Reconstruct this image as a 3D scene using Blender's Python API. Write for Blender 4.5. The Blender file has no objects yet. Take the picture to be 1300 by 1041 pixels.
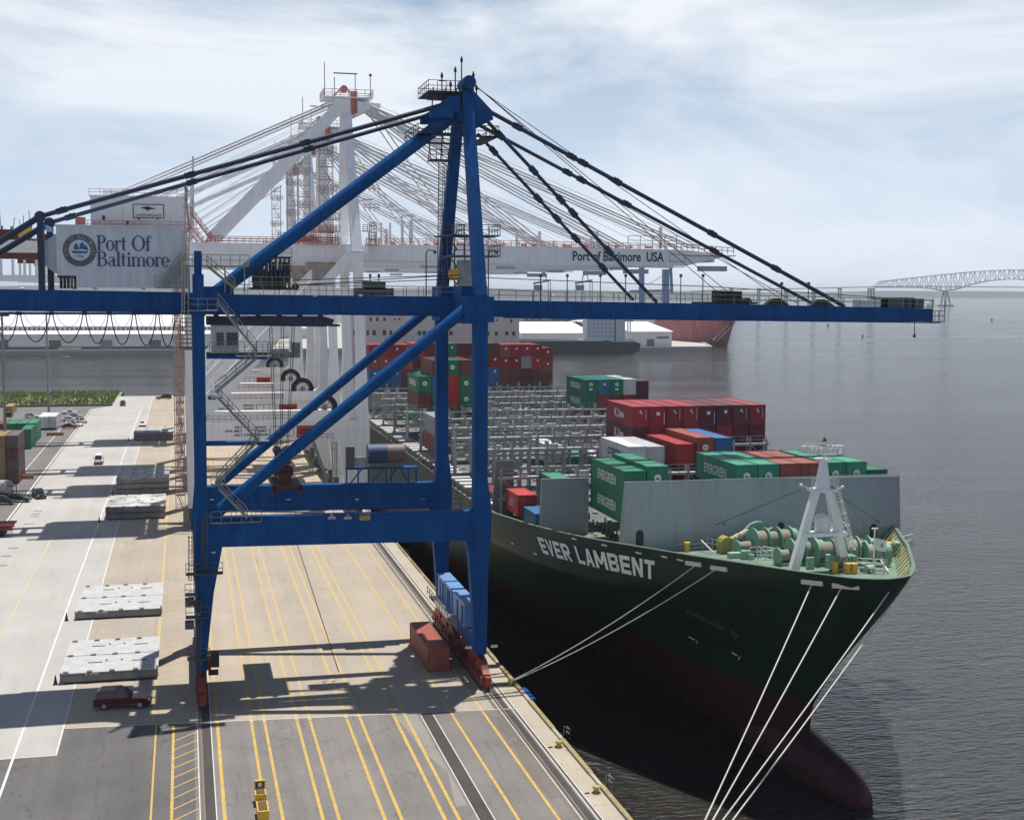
import bpy, bmesh, math, random
from mathutils import Vector, Matrix
R = math.radians
random.seed(7)
S = bpy.context.scene
COL = S.collection

# ---------------------------------------------------------------- camera
FPX, CH, YAW, ROLL = 1700.0, 42.0, R(13.8), 0.0057
PIT = math.atan((520.5 - 368.4) / FPX)
fwd = Vector((math.sin(YAW) * math.cos(PIT), math.cos(YAW) * math.cos(PIT), -math.sin(PIT)))
rgt = Vector((math.cos(YAW), -math.sin(YAW), 0)); upv = rgt.cross(fwd)
cr = rgt * math.cos(ROLL) + upv * math.sin(ROLL)
cu = upv * math.cos(ROLL) - rgt * math.sin(ROLL)
cam_d = bpy.data.cameras.new('camera'); cam = bpy.data.objects.new('camera', cam_d); COL.objects.link(cam)
cam_d.sensor_width = 36; cam_d.lens = FPX / 1300 * 36; cam_d.clip_start = 1; cam_d.clip_end = 60000
M4 = Matrix((cr, cu, -fwd)).transposed().to_4x4(); M4.translation = Vector((0, 0, CH))
cam.matrix_world = M4
S.camera = cam
S.render.resolution_x, S.render.resolution_y = 1024, 819
CP = Vector((0, 0, CH))
def _ray(px, py): return fwd * FPX + cr * (px - 650) - cu * (py - 520.5)
def AY(px, py, y):          # photo pixel -> point on the vertical plane at distance y along the quay
    d = _ray(px, py); return CP + d * (y / d.y)
def AZ(px, py, z=0.0):      # photo pixel -> point on a level plane
    d = _ray(px, py); return CP + d * ((z - CH) / d.z)

# ---------------------------------------------------------------- sky, sun, exposure
SUNV = Vector((0.15, 0.235, 1.0)).normalized()
sun_el = math.asin(SUNV.z); sun_az = math.atan2(SUNV.x, SUNV.y)
W = bpy.data.worlds.new('World'); S.world = W; W.use_nodes = True
nt = W.node_tree; nt.nodes.clear()
N = nt.nodes.new; Lk = nt.links.new
out = N('ShaderNodeOutputWorld'); bg = N('ShaderNodeBackground'); bg.inputs['Strength'].default_value = 0.105
sky = N('ShaderNodeTexSky'); sky.sky_type = 'NISHITA'; sky.sun_disc = False
sky.sun_elevation = sun_el; sky.sun_rotation = sun_az; sky.air_density = 1.0; sky.dust_density = 0.8; sky.ozone_density = 1.5
tc = N('ShaderNodeTexCoord'); mp = N('ShaderNodeMapping'); mp.inputs['Scale'].default_value = (1.0, 1.0, 3.2)
nz = N('ShaderNodeTexNoise'); nz.inputs['Scale'].default_value = 3.3; nz.inputs['Detail'].default_value = 9; nz.inputs['Roughness'].default_value = 0.58; nz.inputs['Distortion'].default_value = 0.5
rp = N('ShaderNodeValToRGB'); rp.color_ramp.elements[0].position = 0.40; rp.color_ramp.elements[1].position = 0.62
rp.color_ramp.elements[0].color = (0, 0, 0, 1); rp.color_ramp.elements[1].color = (1, 1, 1, 1)
sep = N('ShaderNodeSeparateXYZ')
mr = N('ShaderNodeMapRange'); mr.inputs['From Min'].default_value = 0.0; mr.inputs['From Max'].default_value = 0.25; mr.inputs['To Min'].default_value = 0.45; mr.inputs['To Max'].default_value = 0.97
mul = N('ShaderNodeMath'); mul.operation = 'MULTIPLY'
mixc = N('ShaderNodeMix'); mixc.data_type = 'RGBA'
haze0 = N('ShaderNodeMix'); haze0.data_type = 'RGBA'; hzr = N('ShaderNodeMapRange'); hzr.interpolation_type = 'SMOOTHSTEP'; hzr.inputs['From Min'].default_value = 0.0; hzr.inputs['From Max'].default_value = 0.38; hzr.inputs['To Min'].default_value = 0.86; hzr.inputs['To Max'].default_value = 0.0
haze0.inputs[7].default_value = (5.5, 6.65, 8.3, 1)
mixc.inputs[7].default_value = (8.1, 8.35, 8.8, 1)
Lk(tc.outputs['Generated'], mp.inputs['Vector']); Lk(mp.outputs['Vector'], nz.inputs['Vector']); Lk(nz.outputs['Fac'], rp.inputs['Fac'])
Lk(tc.outputs['Generated'], sep.inputs[0]); Lk(sep.outputs['Z'], mr.inputs['Value']); Lk(sep.outputs['Z'], hzr.inputs['Value']); Lk(hzr.outputs['Result'], haze0.inputs[0])
hi = N('ShaderNodeMapRange'); hi.inputs['From Min'].default_value = 0.22; hi.inputs['From Max'].default_value = 0.42; hi.inputs['To Min'].default_value = 1.0; hi.inputs['To Max'].default_value = 0.0; Lk(sep.outputs['Z'], hi.inputs['Value'])
mul2 = N('ShaderNodeMath'); mul2.operation = 'MULTIPLY'; Lk(hi.outputs['Result'], mul2.inputs[1])
Lk(rp.outputs['Color'], mul.inputs[0]); Lk(mr.outputs['Result'], mul.inputs[1])
dim = N('ShaderNodeVectorMath'); dim.operation = 'SCALE'; dim.inputs['Scale'].default_value = 0.62; Lk(sky.outputs['Color'], dim.inputs[0]); Lk(dim.outputs['Vector'], haze0.inputs[6]); Lk(haze0.outputs[2], mixc.inputs[6]); Lk(mul.outputs[0], mul2.inputs[0]); Lk(mul2.outputs[0], mixc.inputs[0])
Lk(mixc.outputs[2], bg.inputs['Color']); Lk(bg.outputs[0], out.inputs['Surface'])
sd = bpy.data.lights.new('sun', 'SUN'); sd.energy = 4.8; sd.angle = R(0.5); sd.color = (1.0, 0.955, 0.88)
so = bpy.data.objects.new('sun', sd); COL.objects.link(so)
so.rotation_euler = SUNV.to_track_quat('Z', 'Y').to_euler()
S.view_settings.view_transform = 'Standard'; S.view_settings.look = 'None'; S.view_settings.gamma = 1
S.view_settings.exposure = 0.18
S.view_settings.use_curve_mapping = False
S.render.engine = 'CYCLES'

# ---------------------------------------------------------------- materials
MATS = {}
def mat(name, col, rough=0.55, metal=0.0, var=0.12, scale=0.35, bump=0.0, bscale=3.0, streak=0.0, spec=0.5, rust=0.0, perobj=0.0):
    if name in MATS: return MATS[name]
    m = bpy.data.materials.new(name); m.use_nodes = True; t = m.node_tree; b = t.nodes['Principled BSDF']
    n = t.nodes.new; l = t.links.new
    b.inputs['Roughness'].default_value = rough; b.inputs['Metallic'].default_value = metal
    b.inputs['Specular IOR Level'].default_value = spec
    c4 = (*col, 1)
    if var > 0:
        geo = n('ShaderNodeNewGeometry')
        no = n('ShaderNodeTexNoise'); no.inputs['Scale'].default_value = scale; no.inputs['Detail'].default_value = 7; no.inputs['Roughness'].default_value = 0.65
        mpn = n('ShaderNodeMapping'); mpn.inputs['Scale'].default_value = (1, 1, 1)
        l(geo.outputs['Position'], mpn.inputs['Vector']); l(mpn.outputs['Vector'], no.inputs['Vector'])
        r = n('ShaderNodeMapRange'); r.inputs['From Min'].default_value = 0.3; r.inputs['From Max'].default_value = 0.7
        r.inputs['To Min'].default_value = 1 - var; r.inputs['To Max'].default_value = 1 + var
        l(no.outputs['Fac'], r.inputs['Value'])
        fac = r.outputs['Result']
        if streak > 0:
            m2 = n('ShaderNodeMapping'); m2.inputs['Scale'].default_value = (2.2, 2.2, 0.16)
            n2 = n('ShaderNodeTexNoise'); n2.inputs['Scale'].default_value = 1.0; n2.inputs['Detail'].default_value = 5
            l(geo.outputs['Position'], m2.inputs['Vector']); l(m2.outputs['Vector'], n2.inputs['Vector'])
            r2 = n('ShaderNodeMapRange'); r2.inputs['From Min'].default_value = 0.35; r2.inputs['From Max'].default_value = 0.7
            r2.inputs['To Min'].default_value = 1 + streak * .4; r2.inputs['To Max'].default_value = 1 - streak
            l(n2.outputs['Fac'], r2.inputs['Value'])
            mm = n('ShaderNodeMath'); mm.operation = 'MULTIPLY'; l(fac, mm.inputs[0]); l(r2.outputs['Result'], mm.inputs[1]); fac = mm.outputs[0]
        vm = n('ShaderNodeVectorMath'); vm.operation = 'SCALE'; vm.inputs[0].default_value = col; l(fac, vm.inputs['Scale'])
        l(vm.outputs['Vector'], b.inputs['Base Color'])
        if perobj > 0:
            oi = n('ShaderNodeObjectInfo'); r3 = n('ShaderNodeMapRange'); r3.inputs['To Min'].default_value = 1 - perobj; r3.inputs['To Max'].default_value = 1 + perobj
            l(oi.outputs['Random'], r3.inputs['Value']); m3 = n('ShaderNodeMath'); m3.operation = 'MULTIPLY'; l(fac, m3.inputs[0]); l(r3.outputs['Result'], m3.inputs[1]); l(m3.outputs[0], vm.inputs['Scale'])
        if rust > 0:
            m4 = n('ShaderNodeMapping'); m4.inputs['Scale'].default_value = (1.6, 1.6, .28); n4 = n('ShaderNodeTexNoise'); n4.inputs['Scale'].default_value = 1.3; n4.inputs['Detail'].default_value = 10; n4.inputs['Roughness'].default_value = .72
            l(geo.outputs['Position'], m4.inputs['Vector']); l(m4.outputs['Vector'], n4.inputs['Vector'])
            r4 = n('ShaderNodeMapRange'); r4.inputs['From Min'].default_value = .60; r4.inputs['From Max'].default_value = .72; r4.inputs['To Max'].default_value = rust; l(n4.outputs['Fac'], r4.inputs['Value'])
            x4 = n('ShaderNodeMix'); x4.data_type = 'RGBA'; x4.inputs[7].default_value = (.16, .075, .04, 1); l(r4.outputs['Result'], x4.inputs[0]); l(vm.outputs['Vector'], x4.inputs[6]); l(x4.outputs[2], b.inputs['Base Color'])
    else:
        b.inputs['Base Color'].default_value = c4
    if bump > 0:
        geo2 = n('ShaderNodeNewGeometry'); nb = n('ShaderNodeTexNoise'); nb.inputs['Scale'].default_value = bscale; nb.inputs['Detail'].default_value = 5
        bp = n('ShaderNodeBump'); bp.inputs['Strength'].default_value = bump; bp.inputs['Distance'].default_value = 0.05
        l(geo2.outputs['Position'], nb.inputs['Vector']); l(nb.outputs['Fac'], bp.inputs['Height']); l(bp.outputs['Normal'], b.inputs['Normal'])
    MATS[name] = m; return m

BLUE = mat('crane_blue_paint', (0.004, 0.074, 0.255), 0.6, var=0.22, scale=0.4, streak=0.22, spec=0.12, rust=0.35)
DBLUE = mat('dark_navy_paint', (0.006, 0.022, 0.06), 0.5, var=0.15)
LBLUE = mat('light_blue_paint', (0.13, 0.27, 0.55), 0.45, var=0.08, streak=0.1)
BLACK = mat('black_steel', (0.014, 0.015, 0.018), 0.6, var=0.2)
GALV = mat('galvanised_steel', (0.24, 0.25, 0.24), 0.5, metal=0.3, var=0.2, scale=2)
YGREEN = mat('weathered_yellow_green_rail', (0.30, 0.30, 0.17), 0.6, var=0.2, scale=2)
RUSTRED = mat('rust_red_bogie_paint', (0.26, 0.045, 0.025), 0.6, var=0.35, scale=1.5)
WHITE = mat('white_crane_paint', (0.86, 0.865, 0.89), 0.45, var=0.05, streak=0.07, rust=0.25)
HOUSEW = mat('machine_house_cladding', (0.58, 0.62, 0.68), 0.5, var=0.06, scale=0.6, streak=0.12)
ORANGE = mat('orange_red_rail_paint', (0.50, 0.15, 0.10), 0.55, var=0.2, scale=1)
GREY = mat('ship_grey_steel', (0.36, 0.362, 0.36), 0.6, var=0.22, scale=0.8, streak=0.2)
DGREY = mat('dark_grey_steel', (0.08, 0.085, 0.09), 0.6, var=0.2)
BWGREY = mat('breakwater_grey_paint', (0.31, 0.345, 0.38), 0.5, var=0.09, scale=0.2, streak=0.08, rust=.25)
GLASS = mat('dark_glass', (0.02, 0.025, 0.03), 0.08, var=0)
RUBBER = mat('black_rubber', (0.018, 0.018, 0.018), 0.8, var=0.1)
OFFW = mat('white_paint', (0.74, 0.74, 0.72), 0.5, var=0.08, streak=0.08)
YELLOW = mat('yellow_paint', (0.72, 0.43, 0.045), 0.6, var=0.18, scale=2)
DYEL = mat('dull_yellow_paint', (0.35, 0.29, 0.07), 0.6, var=0.3, scale=2)
ROPE = mat('pale_mooring_rope', (0.62, 0.60, 0.55), 0.85, var=0.12, scale=4)
NAVYTXT = mat('navy_lettering', (0.022, 0.075, 0.19), 0.5, var=0.08)
BLKTXT = mat('black_lettering', (0.02, 0.02, 0.025), 0.5, var=0)
WHTTXT = mat('white_lettering', (0.78, 0.78, 0.76), 0.5, var=0.12, scale=2)
SEAGRN = mat('sea_green_deck_machinery', (0.17, 0.34, 0.26), 0.5, var=0.2, scale=1.5)
DECKGRN = mat('green_deck_paint', (0.06, 0.16, 0.105), 0.7, var=0.3, scale=0.6)
REDP = mat('red_sign_paint', (0.50, 0.03, 0.03), 0.5, var=0.1)

# ---------------------------------------------------------------- object helpers
def tag(o, label=None, cat=None, group=None, kind=None):
    if label: o['label'] = label
    if cat: o['category'] = cat
    if group: o['group'] = group
    if kind: o['kind'] = kind
    return o
def empty(name, loc, label, cat, group=None):
    o = bpy.data.objects.new(name, None); COL.objects.link(o); o.location = loc
    o.empty_display_size = 0.5
    return tag(o, label, cat, group)
def children(o, _c={}):
    return [c for c in bpy.data.objects if c.parent == o]
class MB:
    """collects shapes in world coordinates; build() links them as one mesh object relative to its parent"""
    def __init__(s): s.v = []; s.f = []; s.m = []; s.k = 0; s.sm = []; s.g = []; s.gi = 0; s.auto = True
    def grp(s): s.auto = False; s.gi += 1; return s
    def mat_(s, k): s.k = k; return s
    def add(s, vs, fs, smooth=False):
        b = len(s.v); s.v += [tuple(p) for p in vs]
        if s.auto: s.gi += 1
        for f in fs: s.f.append([i + b for i in f]); s.m.append(s.k); s.sm.append(smooth); s.g.append(s.gi)
        return s
    def box(s, x0, x1, y0, y1, z0, z1):
        return s.add([(x0, y0, z0), (x1, y0, z0), (x1, y1, z0), (x0, y1, z0), (x0, y0, z1), (x1, y0, z1), (x1, y1, z1), (x0, y1, z1)],
                     [(0, 3, 2, 1), (4, 5, 6, 7), (0, 1, 5, 4), (1, 2, 6, 5), (2, 3, 7, 6), (3, 0, 4, 7)])
    def beam(s, p, q, w, h, w2=None, h2=None, side=None):
        """rectangular bar p->q; w along the horizontal side axis, h the other way"""
        p = Vector(p); q = Vector(q); d = (q - p).normalized()
        if side is None:
            side = Vector((0, 0, 1)).cross(d)
            if side.length < 0.05: side = Vector((1, 0, 0))
        side = Vector(side); side = (side - d * side.dot(d)).normalized(); u = d.cross(side)
        w2 = w if w2 is None else w2; h2 = h if h2 is None else h2
        vs = []
        for c, a, b in ((p, w, h), (q, w2, h2)):
            for sx, sy in ((-1, -1), (1, -1), (1, 1), (-1, 1)): vs.append(c + side * (sx * a / 2) + u * (sy * b / 2))
        return s.add(vs, [(0, 3, 2, 1), (4, 5, 6, 7), (0, 1, 5, 4), (1, 2, 6, 5), (2, 3, 7, 6), (3, 0, 4, 7)])
    def tube(s, p, q, r, n=8, r2=None, caps=True):
        p = Vector(p); q = Vector(q); d = (q - p)
        if d.length < 1e-6: return s
        d.normalize(); a = d.orthogonal().normalized(); b = d.cross(a); r2 = r if r2 is None else r2
        vs = []
        for c, rr in ((p, r), (q, r2)):
            for i in range(n):
                t = 2 * math.pi * i / n; vs.append(c + a * (rr * math.cos(t)) + b * (rr * math.sin(t)))
        fs = [(i, (i + 1) % n, n + (i + 1) % n, n + i) for i in range(n)]
        s.add(vs, fs, n > 5)
        if caps: s.add(vs, [tuple(range(n))[::-1], tuple(range(n, 2 * n))])
        return s
    def path(s, pts, r, n=6):
        for a, b in zip(pts[:-1], pts[1:]): s.tube(a, b, r, n)
        return s
    def prism(s, pts, axis, a, b):
        """extrude a 2-D outline along axis ('x': pts=(y,z), 'y': pts=(x,z), 'z': pts=(x,y)) from a to b"""
        def P3(p, t): return {'x': (t, p[0], p[1]), 'y': (p[0], t, p[1]), 'z': (p[0], p[1], t)}[axis]
        n = len(pts); vs = [P3(p, a) for p in pts] + [P3(p, b) for p in pts]
        return s.add(vs, [tuple(range(n)), tuple(range(n, 2 * n))[::-1]] + [(i, n + i, n + (i + 1) % n, (i + 1) % n) for i in range(n)])
    def disc(s, c, nrm, r, n=20, r0=0.0):
        c = Vector(c); nrm = Vector(nrm).normalized(); a = nrm.orthogonal().normalized(); b = nrm.cross(a)
        o = [c + a * (r * math.cos(2 * math.pi * i / n)) + b * (r * math.sin(2 * math.pi * i / n)) for i in range(n)]
        if r0 <= 0: return s.add(o, [tuple(range(n))])
        i_ = [c + a * (r0 * math.cos(2 * math.pi * i / n)) + b * (r0 * math.sin(2 * math.pi * i / n)) for i in range(n)]
        return s.add(o + i_, [(i, (i + 1) % n, n + (i + 1) % n, n + i) for i in range(n)])
    def ball(s, c, r, n=10, sc=(1, 1, 1)):
        c = Vector(c); vs = []; m = n // 2
        for j in range(m + 1):
            ph = math.pi * j / m
            for i in range(n):
                t = 2 * math.pi * i / n
                vs.append(c + Vector((r * sc[0] * math.sin(ph) * math.cos(t), r * sc[1] * math.sin(ph) * math.sin(t), r * sc[2] * math.cos(ph))))
        return s.add(vs, [(j * n + i, j * n + (i + 1) % n, (j + 1) * n + (i + 1) % n, (j + 1) * n + i) for j in range(m) for i in range(n)], True)
    def rail(s, pts, h=1.1, step=1.6, r=0.035, mids=1, up=(0, 0, 1)):
        pts = [Vector(p) for p in pts]; up = Vector(up)
        for a, b in zip(pts[:-1], pts[1:]):
            L = (b - a).length; n = max(1, round(L / step))
            for i in range(n + 1): p = a.lerp(b, i / n); s.beam(p, p + up * h, r * 2, r * 2)
            for k in range(mids + 1): u = up * (h * (k + 1) / (mids + 1)); s.beam(a + u, b + u, r * 2, r * 2)
        return s
    def stair(s, a, b, w=0.9, side=(0, 1, 0), h=1.0, r=0.03):
        """inclined stair a->b with stringers, treads and handrails"""
        a = Vector(a); b = Vector(b); sd_ = Vector(side).normalized() * (w / 2)
        for k in (-1, 1):
            s.beam(a + sd_ * k, b + sd_ * k, 0.06, 0.26)
            s.rail([a + sd_ * k, b + sd_ * k], h, 1.4, r)
        n = max(2, int(abs(b.z - a.z) / 0.25))
        for i in range(1, n):
            p = a.lerp(b, i / n); s.beam(p - sd_, p + sd_, 0.24, 0.04)
        return s
    def ladder(s, p, q, w=0.5, side=(1, 0, 0), cage=True, r=0.03, n_dir=(0, -1, 0)):
        p = Vector(p); q = Vector(q); sv = Vector(side) * (w / 2); nd = Vector(n_dir)
        for k in (-1, 1): s.beam(p + sv * k, q + sv * k, r * 2, r * 2)
        n = int((q - p).length / 0.4)
        for i in range(n): c = p.lerp(q, (i + .5) / n); s.beam(c - sv, c + sv, r * 1.5, r * 1.5)
        if cage:
            m = max(1, int((q - p).length / 1.2))
            for i in range(m + 1):
                c = p.lerp(q, i / m)
                pts = [c - sv, c - sv * 1.3 + nd * .4, c + nd * .75, c + sv * 1.3 + nd * .4, c + sv]
                for a, b in zip(pts[:-1], pts[1:]): s.beam(a, b, r * 1.6, r * 1.6)
            for off in (-sv * 1.3 + nd * .4, nd * .75, sv * 1.3 + nd * .4): s.beam(p + off, q + off, r * 1.6, r * 1.6)
        return s
    def mesh(s, vf, M): vs, fs = vf; return s.add([M @ Vector(v) for v in vs], fs)
    def build(s, name, mats, parent=None, label=None, origin=None):
        if not isinstance(mats, (list, tuple)): mats = [mats]
        o = Vector((0, 0, 0))
        if parent is not None: o = WORLD_LOC(parent)
        elif origin is not None: o = Vector(origin)
        me = bpy.data.meshes.new(name)
        me.from_pydata([(x - o.x, y - o.y, z - o.z) for x, y, z in s.v], [], s.f)
        for m in mats: me.materials.append(m)
        me.polygons.foreach_set('material_index', s.m); me.polygons.foreach_set('use_smooth', s.sm)
        me.update()
        ob = bpy.data.objects.new(name, me); COL.objects.link(ob)
        if parent is not None: ob.parent = parent
        elif origin is not None: ob.location = o
        if label: ob['label'] = label
        return ob
def each(mb, name, mats, parent):
    """every shape (or every grp() of shapes) becomes a part of its own"""
    gs = {}
    for i, g in enumerate(mb.g): gs.setdefault(g, []).append(i)
    res = []
    for g, idx in gs.items():
        m = MB(); mp = {}
        for i in idx:
            f = []
            for v in mb.f[i]:
                if v not in mp: mp[v] = len(m.v); m.v.append(mb.v[v])
                f.append(mp[v])
            m.f.append(f); m.m.append(mb.m[i]); m.sm.append(mb.sm[i])
        res.append(m.build(name, mats, parent))
    return res
def WORLD_LOC(o):
    v = Vector((0, 0, 0))
    while o is not None: v = v + o.location; o = o.parent
    return v
KIDS = {}
def kids(o): return [c for c in bpy.data.objects if c.parent is o or c.parent == o]
def copy_tree(o, parent=None, loc=None):
    c = o.copy(); COL.objects.link(c)
    if parent is not None: c.parent = parent
    if loc is not None: c.location = loc
    for k in list(kids(o)): copy_tree(k, c)
    return c
_TX = {}
def text(s, bold=0.0, space=1.0, ext=0.0):
    key = (s, bold, space, ext)
    if key in _TX: return _TX[key]
    cu_ = bpy.data.curves.new('t', 'FONT'); cu_.body = s; cu_.size = 1; cu_.align_x = 'CENTER'; cu_.align_y = 'CENTER'
    cu_.offset = bold; cu_.space_character = space; cu_.extrude = ext; cu_.resolution_u = 3
    ob = bpy.data.objects.new('t', cu_); COL.objects.link(ob)
    dg = bpy.context.evaluated_depsgraph_get(); me = bpy.data.meshes.new_from_object(ob.evaluated_get(dg))
    vs = [v.co.copy() for v in me.vertices]; fs = [tuple(p.vertices) for p in me.polygons]
    bpy.data.objects.remove(ob); bpy.data.curves.remove(cu_); bpy.data.meshes.remove(me)
    x0 = min(v.x for v in vs); x1 = max(v.x for v in vs); y0 = min(v.y for v in vs); y1 = max(v.y for v in vs)
    vs = [Vector(((v.x - (x0 + x1) / 2) / (x1 - x0), (v.y - (y0 + y1) / 2) / (y1 - y0), v.z)) for v in vs]
    _TX[key] = (vs, fs); return _TX[key]       # unit box, centred
def face_front(c, w, h):   # matrix: unit box -> facing -y, centred at c
    return Matrix.Translation(c) @ Matrix(((w, 0, 0, 0), (0, 0, -1, 0), (0, h, 0, 0), (0, 0, 0, 1)))
def face_left(c, w, h):    # facing -x, reading from far to near
    return Matrix.Translation(c) @ Matrix(((0, 0, -1, 0), (-w, 0, 0, 0), (0, h, 0, 0), (0, 0, 0, 1)))
# ================================================================ SETTING
WZ = -4.5
# -- water
def water_mat():
    m = bpy.data.materials.new('harbour_water'); m.use_nodes = True; t = m.node_tree; b = t.nodes['Principled BSDF']; n = t.nodes.new; l = t.links.new
    b.inputs['Base Color'].default_value = (0.017, 0.016, 0.014, 1); b.inputs['Roughness'].default_value = 0.2; b.inputs['IOR'].default_value = 1.33
    geo = n('ShaderNodeNewGeometry')
    prev = None
    for sc, st, di, an in ((1.5, 1.0, 0.75, 0.5), (0.5, 0.9, 0.85, 0.9), (0.05, 0.2, .8, 0.3)):
        mp_ = n('ShaderNodeMapping'); mp_.inputs['Scale'].default_value = (0.55, 1.5, 1); mp_.inputs['Rotation'].default_value = (0, 0, R(-8 - 20 * (an - .5)))
        no = n('ShaderNodeTexNoise'); no.inputs['Scale'].default_value = sc; no.inputs['Detail'].default_value = 4
        bp = n('ShaderNodeBump'); bp.inputs['Strength'].default_value = st; bp.inputs['Distance'].default_value = di
        l(geo.outputs['Position'], mp_.inputs['Vector']); l(mp_.outputs['Vector'], no.inputs['Vector']); l(no.outputs['Fac'], bp.inputs['Height'])
        if prev: l(prev.outputs['Normal'], bp.inputs['Normal'])
        prev = bp
    l(prev.outputs['Normal'], b.inputs['Normal'])
    # slick patches: long low-contrast streaks of smoother water
    mp_ = n('ShaderNodeMapping'); mp_.inputs['Scale'].default_value = (0.0016, 0.011, 1); mp_.inputs['Rotation'].default_value = (0, 0, R(-14))
    no = n('ShaderNodeTexNoise'); no.inputs['Scale'].default_value = 1; no.inputs['Detail'].default_value = 6; no.inputs['Roughness'].default_value = 0.62
    r = n('ShaderNodeMapRange'); r.inputs['From Min'].default_value = 0.35; r.inputs['From Max'].default_value = 0.65; r.inputs['To Min'].default_value = 0.03; r.inputs['To Max'].default_value = 0.16
    l(geo.outputs['Position'], mp_.inputs['Vector']); l(mp_.outputs['Vector'], no.inputs['Vector']); l(no.outputs['Fac'], r.inputs['Value']); l(r.outputs['Result'], b.inputs['Roughness'])
    return m
w = MB().add([(-30000, -400, WZ), (30000, -400, WZ), (30000, 40000, WZ), (-30000, 40000, WZ)], [(0, 1, 2, 3)]).build('water', water_mat())
tag(w, kind='structure')

# -- quay slab
def ground_mat(name, base, dark, jx, jy, var=0.10, jdark=0.85, stain=0.25, crack=0.72):
    """poured concrete / asphalt: fine grain, blotches, tyre polish along the quay, sawn joints"""
    m = bpy.data.materials.new(name); m.use_nodes = True; t = m.node_tree; b = t.nodes['Principled BSDF']; n = t.nodes.new; l = t.links.new
    b.inputs['Roughness'].default_value = 0.85; b.inputs['Specular IOR Level'].default_value = 0.25
    geo = n('ShaderNodeNewGeometry')
    def noise(scale, det, sx=1, sy=1, rough=.6):
        mp_ = n('ShaderNodeMapping'); mp_.inputs['Scale'].default_value = (sx, sy, 1)
        no = n('ShaderNodeTexNoise'); no.inputs['Scale'].default_value = scale; no.inputs['Detail'].default_value = det; no.inputs['Roughness'].default_value = rough
        l(geo.outputs['Position'], mp_.inputs['Vector']); l(mp_.outputs['Vector'], no.inputs['Vector']); return no.outputs['Fac']
    def mrange(v, a, b_, c, d):
        r = n('ShaderNodeMapRange'); r.inputs['From Min'].default_value = a; r.inputs['From Max'].default_value = b_; r.inputs['To Min'].default_value = c; r.inputs['To Max'].default_value = d
        l(v, r.inputs['Value']); return r.outputs['Result']
    def mulm(a, b_):
        x = n('ShaderNodeMath'); x.operation = 'MULTIPLY'; l(a, x.inputs[0]); l(b_, x.inputs[1]); return x.outputs[0]
    f = mulm(mrange(noise(0.09, 6), .3, .7, 1 - var, 1 + var), mrange(noise(2.6, 8), .3, .7, 1 - var * .8, 1 + var * .8))
    f = mulm(f, mrange(noise(0.5, 5, 1, 0.03), .35, .7, 1 + var * .5, 1 - var))            # wheel tracks along y
    f = mulm(f, mrange(noise(0.35, 7, 1, 1, .75), .62, .75, 1.0, 1 - stain))                  # oil and dirt spots
    vo = n('ShaderNodeTexVoronoi'); vo.feature = 'DISTANCE_TO_EDGE'; vo.inputs['Scale'].default_value = .085
    wv = n('ShaderNodeVectorMath'); wv.operation = 'MULTIPLY_ADD'; nn_ = n('ShaderNodeTexNoise'); nn_.inputs['Scale'].default_value = .45; nn_.inputs['Detail'].default_value = 5; l(geo.outputs['Position'], nn_.inputs['Vector'])
    l(nn_.outputs['Color'], wv.inputs[0]); wv.inputs[1].default_value = (5, 5, 0); l(geo.outputs['Position'], wv.inputs[2]); l(wv.outputs['Vector'], vo.inputs['Vector'])
    f = mulm(f, mrange(vo.outputs['Distance'], 0.0, 0.007, crack, 1.0))
    f = mulm(f, mrange(noise(1.1, 3, 1.0, .045, .7), .60, .70, 1.0, 1 - stain * .55))            # tyre smears
    sepn = n('ShaderNodeSeparateXYZ'); l(geo.outputs['Position'], sepn.inputs[0])
    for ax, pitch in ((0, jx), (1, jy)):
        if not pitch: continue
        d = n('ShaderNodeMath'); d.operation = 'DIVIDE'; l(sepn.outputs[ax], d.inputs[0]); d.inputs[1].default_value = pitch
        fr = n('ShaderNodeMath'); fr.operation = 'FRACT'; l(d.outputs[0], fr.inputs[0])
        lt = n('ShaderNodeMath'); lt.operation = 'LESS_THAN'; l(fr.outputs[0], lt.inputs[0]); lt.inputs[1].default_value = 0.07 / pitch
        f = mulm(f, mrange(lt.outputs[0], 0, 1, 1, jdark))
    mx = n('ShaderNodeMix'); mx.data_type = 'RGBA'; mx.inputs[6].default_value = (*dark, 1); mx.inputs[7].default_value = (*base, 1)
    l(mrange(noise(0.05, 5), .35, .65, 0, 1), mx.inputs[0])
    vm = n('ShaderNodeVectorMath'); vm.operation = 'SCALE'; l(mx.outputs[2], vm.inputs[0]); l(f, vm.inputs['Scale']); l(vm.outputs['Vector'], b.inputs['Base Color'])
    bp = n('ShaderNodeBump'); bp.inputs['Strength'].default_value = 0.25; bp.inputs['Distance'].default_value = 0.02
    l(noise(6, 4), bp.inputs['Height']); l(bp.outputs['Normal'], b.inputs['Normal'])
    return m
TAN = ground_mat('tan_concrete', (0.39, 0.335, 0.265), (0.34, 0.30, 0.255), 0, 15.2, 0.075, .85, .3, .86)
PALE = ground_mat('pale_concrete', (0.42, 0.405, 0.38), (0.375, 0.365, 0.35), 5.1, 7.6, 0.06, 0.93, 0.16, .93)
ASPH = ground_mat('worn_grey_asphalt', (0.135, 0.13, 0.127), (0.110, 0.107, 0.107), 0, 0, 0.15, .85, .4, .62)
LANE = ground_mat('warm_grey_lane_concrete', (0.205, 0.188, 0.178), (0.175, 0.162, 0.155), 0, 0, 0.13, .85, .42, .65)
YARD = ground_mat('yard_asphalt', (0.17, 0.16, 0.157), (0.148, 0.14, 0.138), 0, 9, 0.09, 0.85)
EDGE = ground_mat('pale_edge_concrete', (0.43, 0.375, 0.30), (0.39, 0.345, 0.285), 0, 6.1, 0.07, 0.7)
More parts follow.
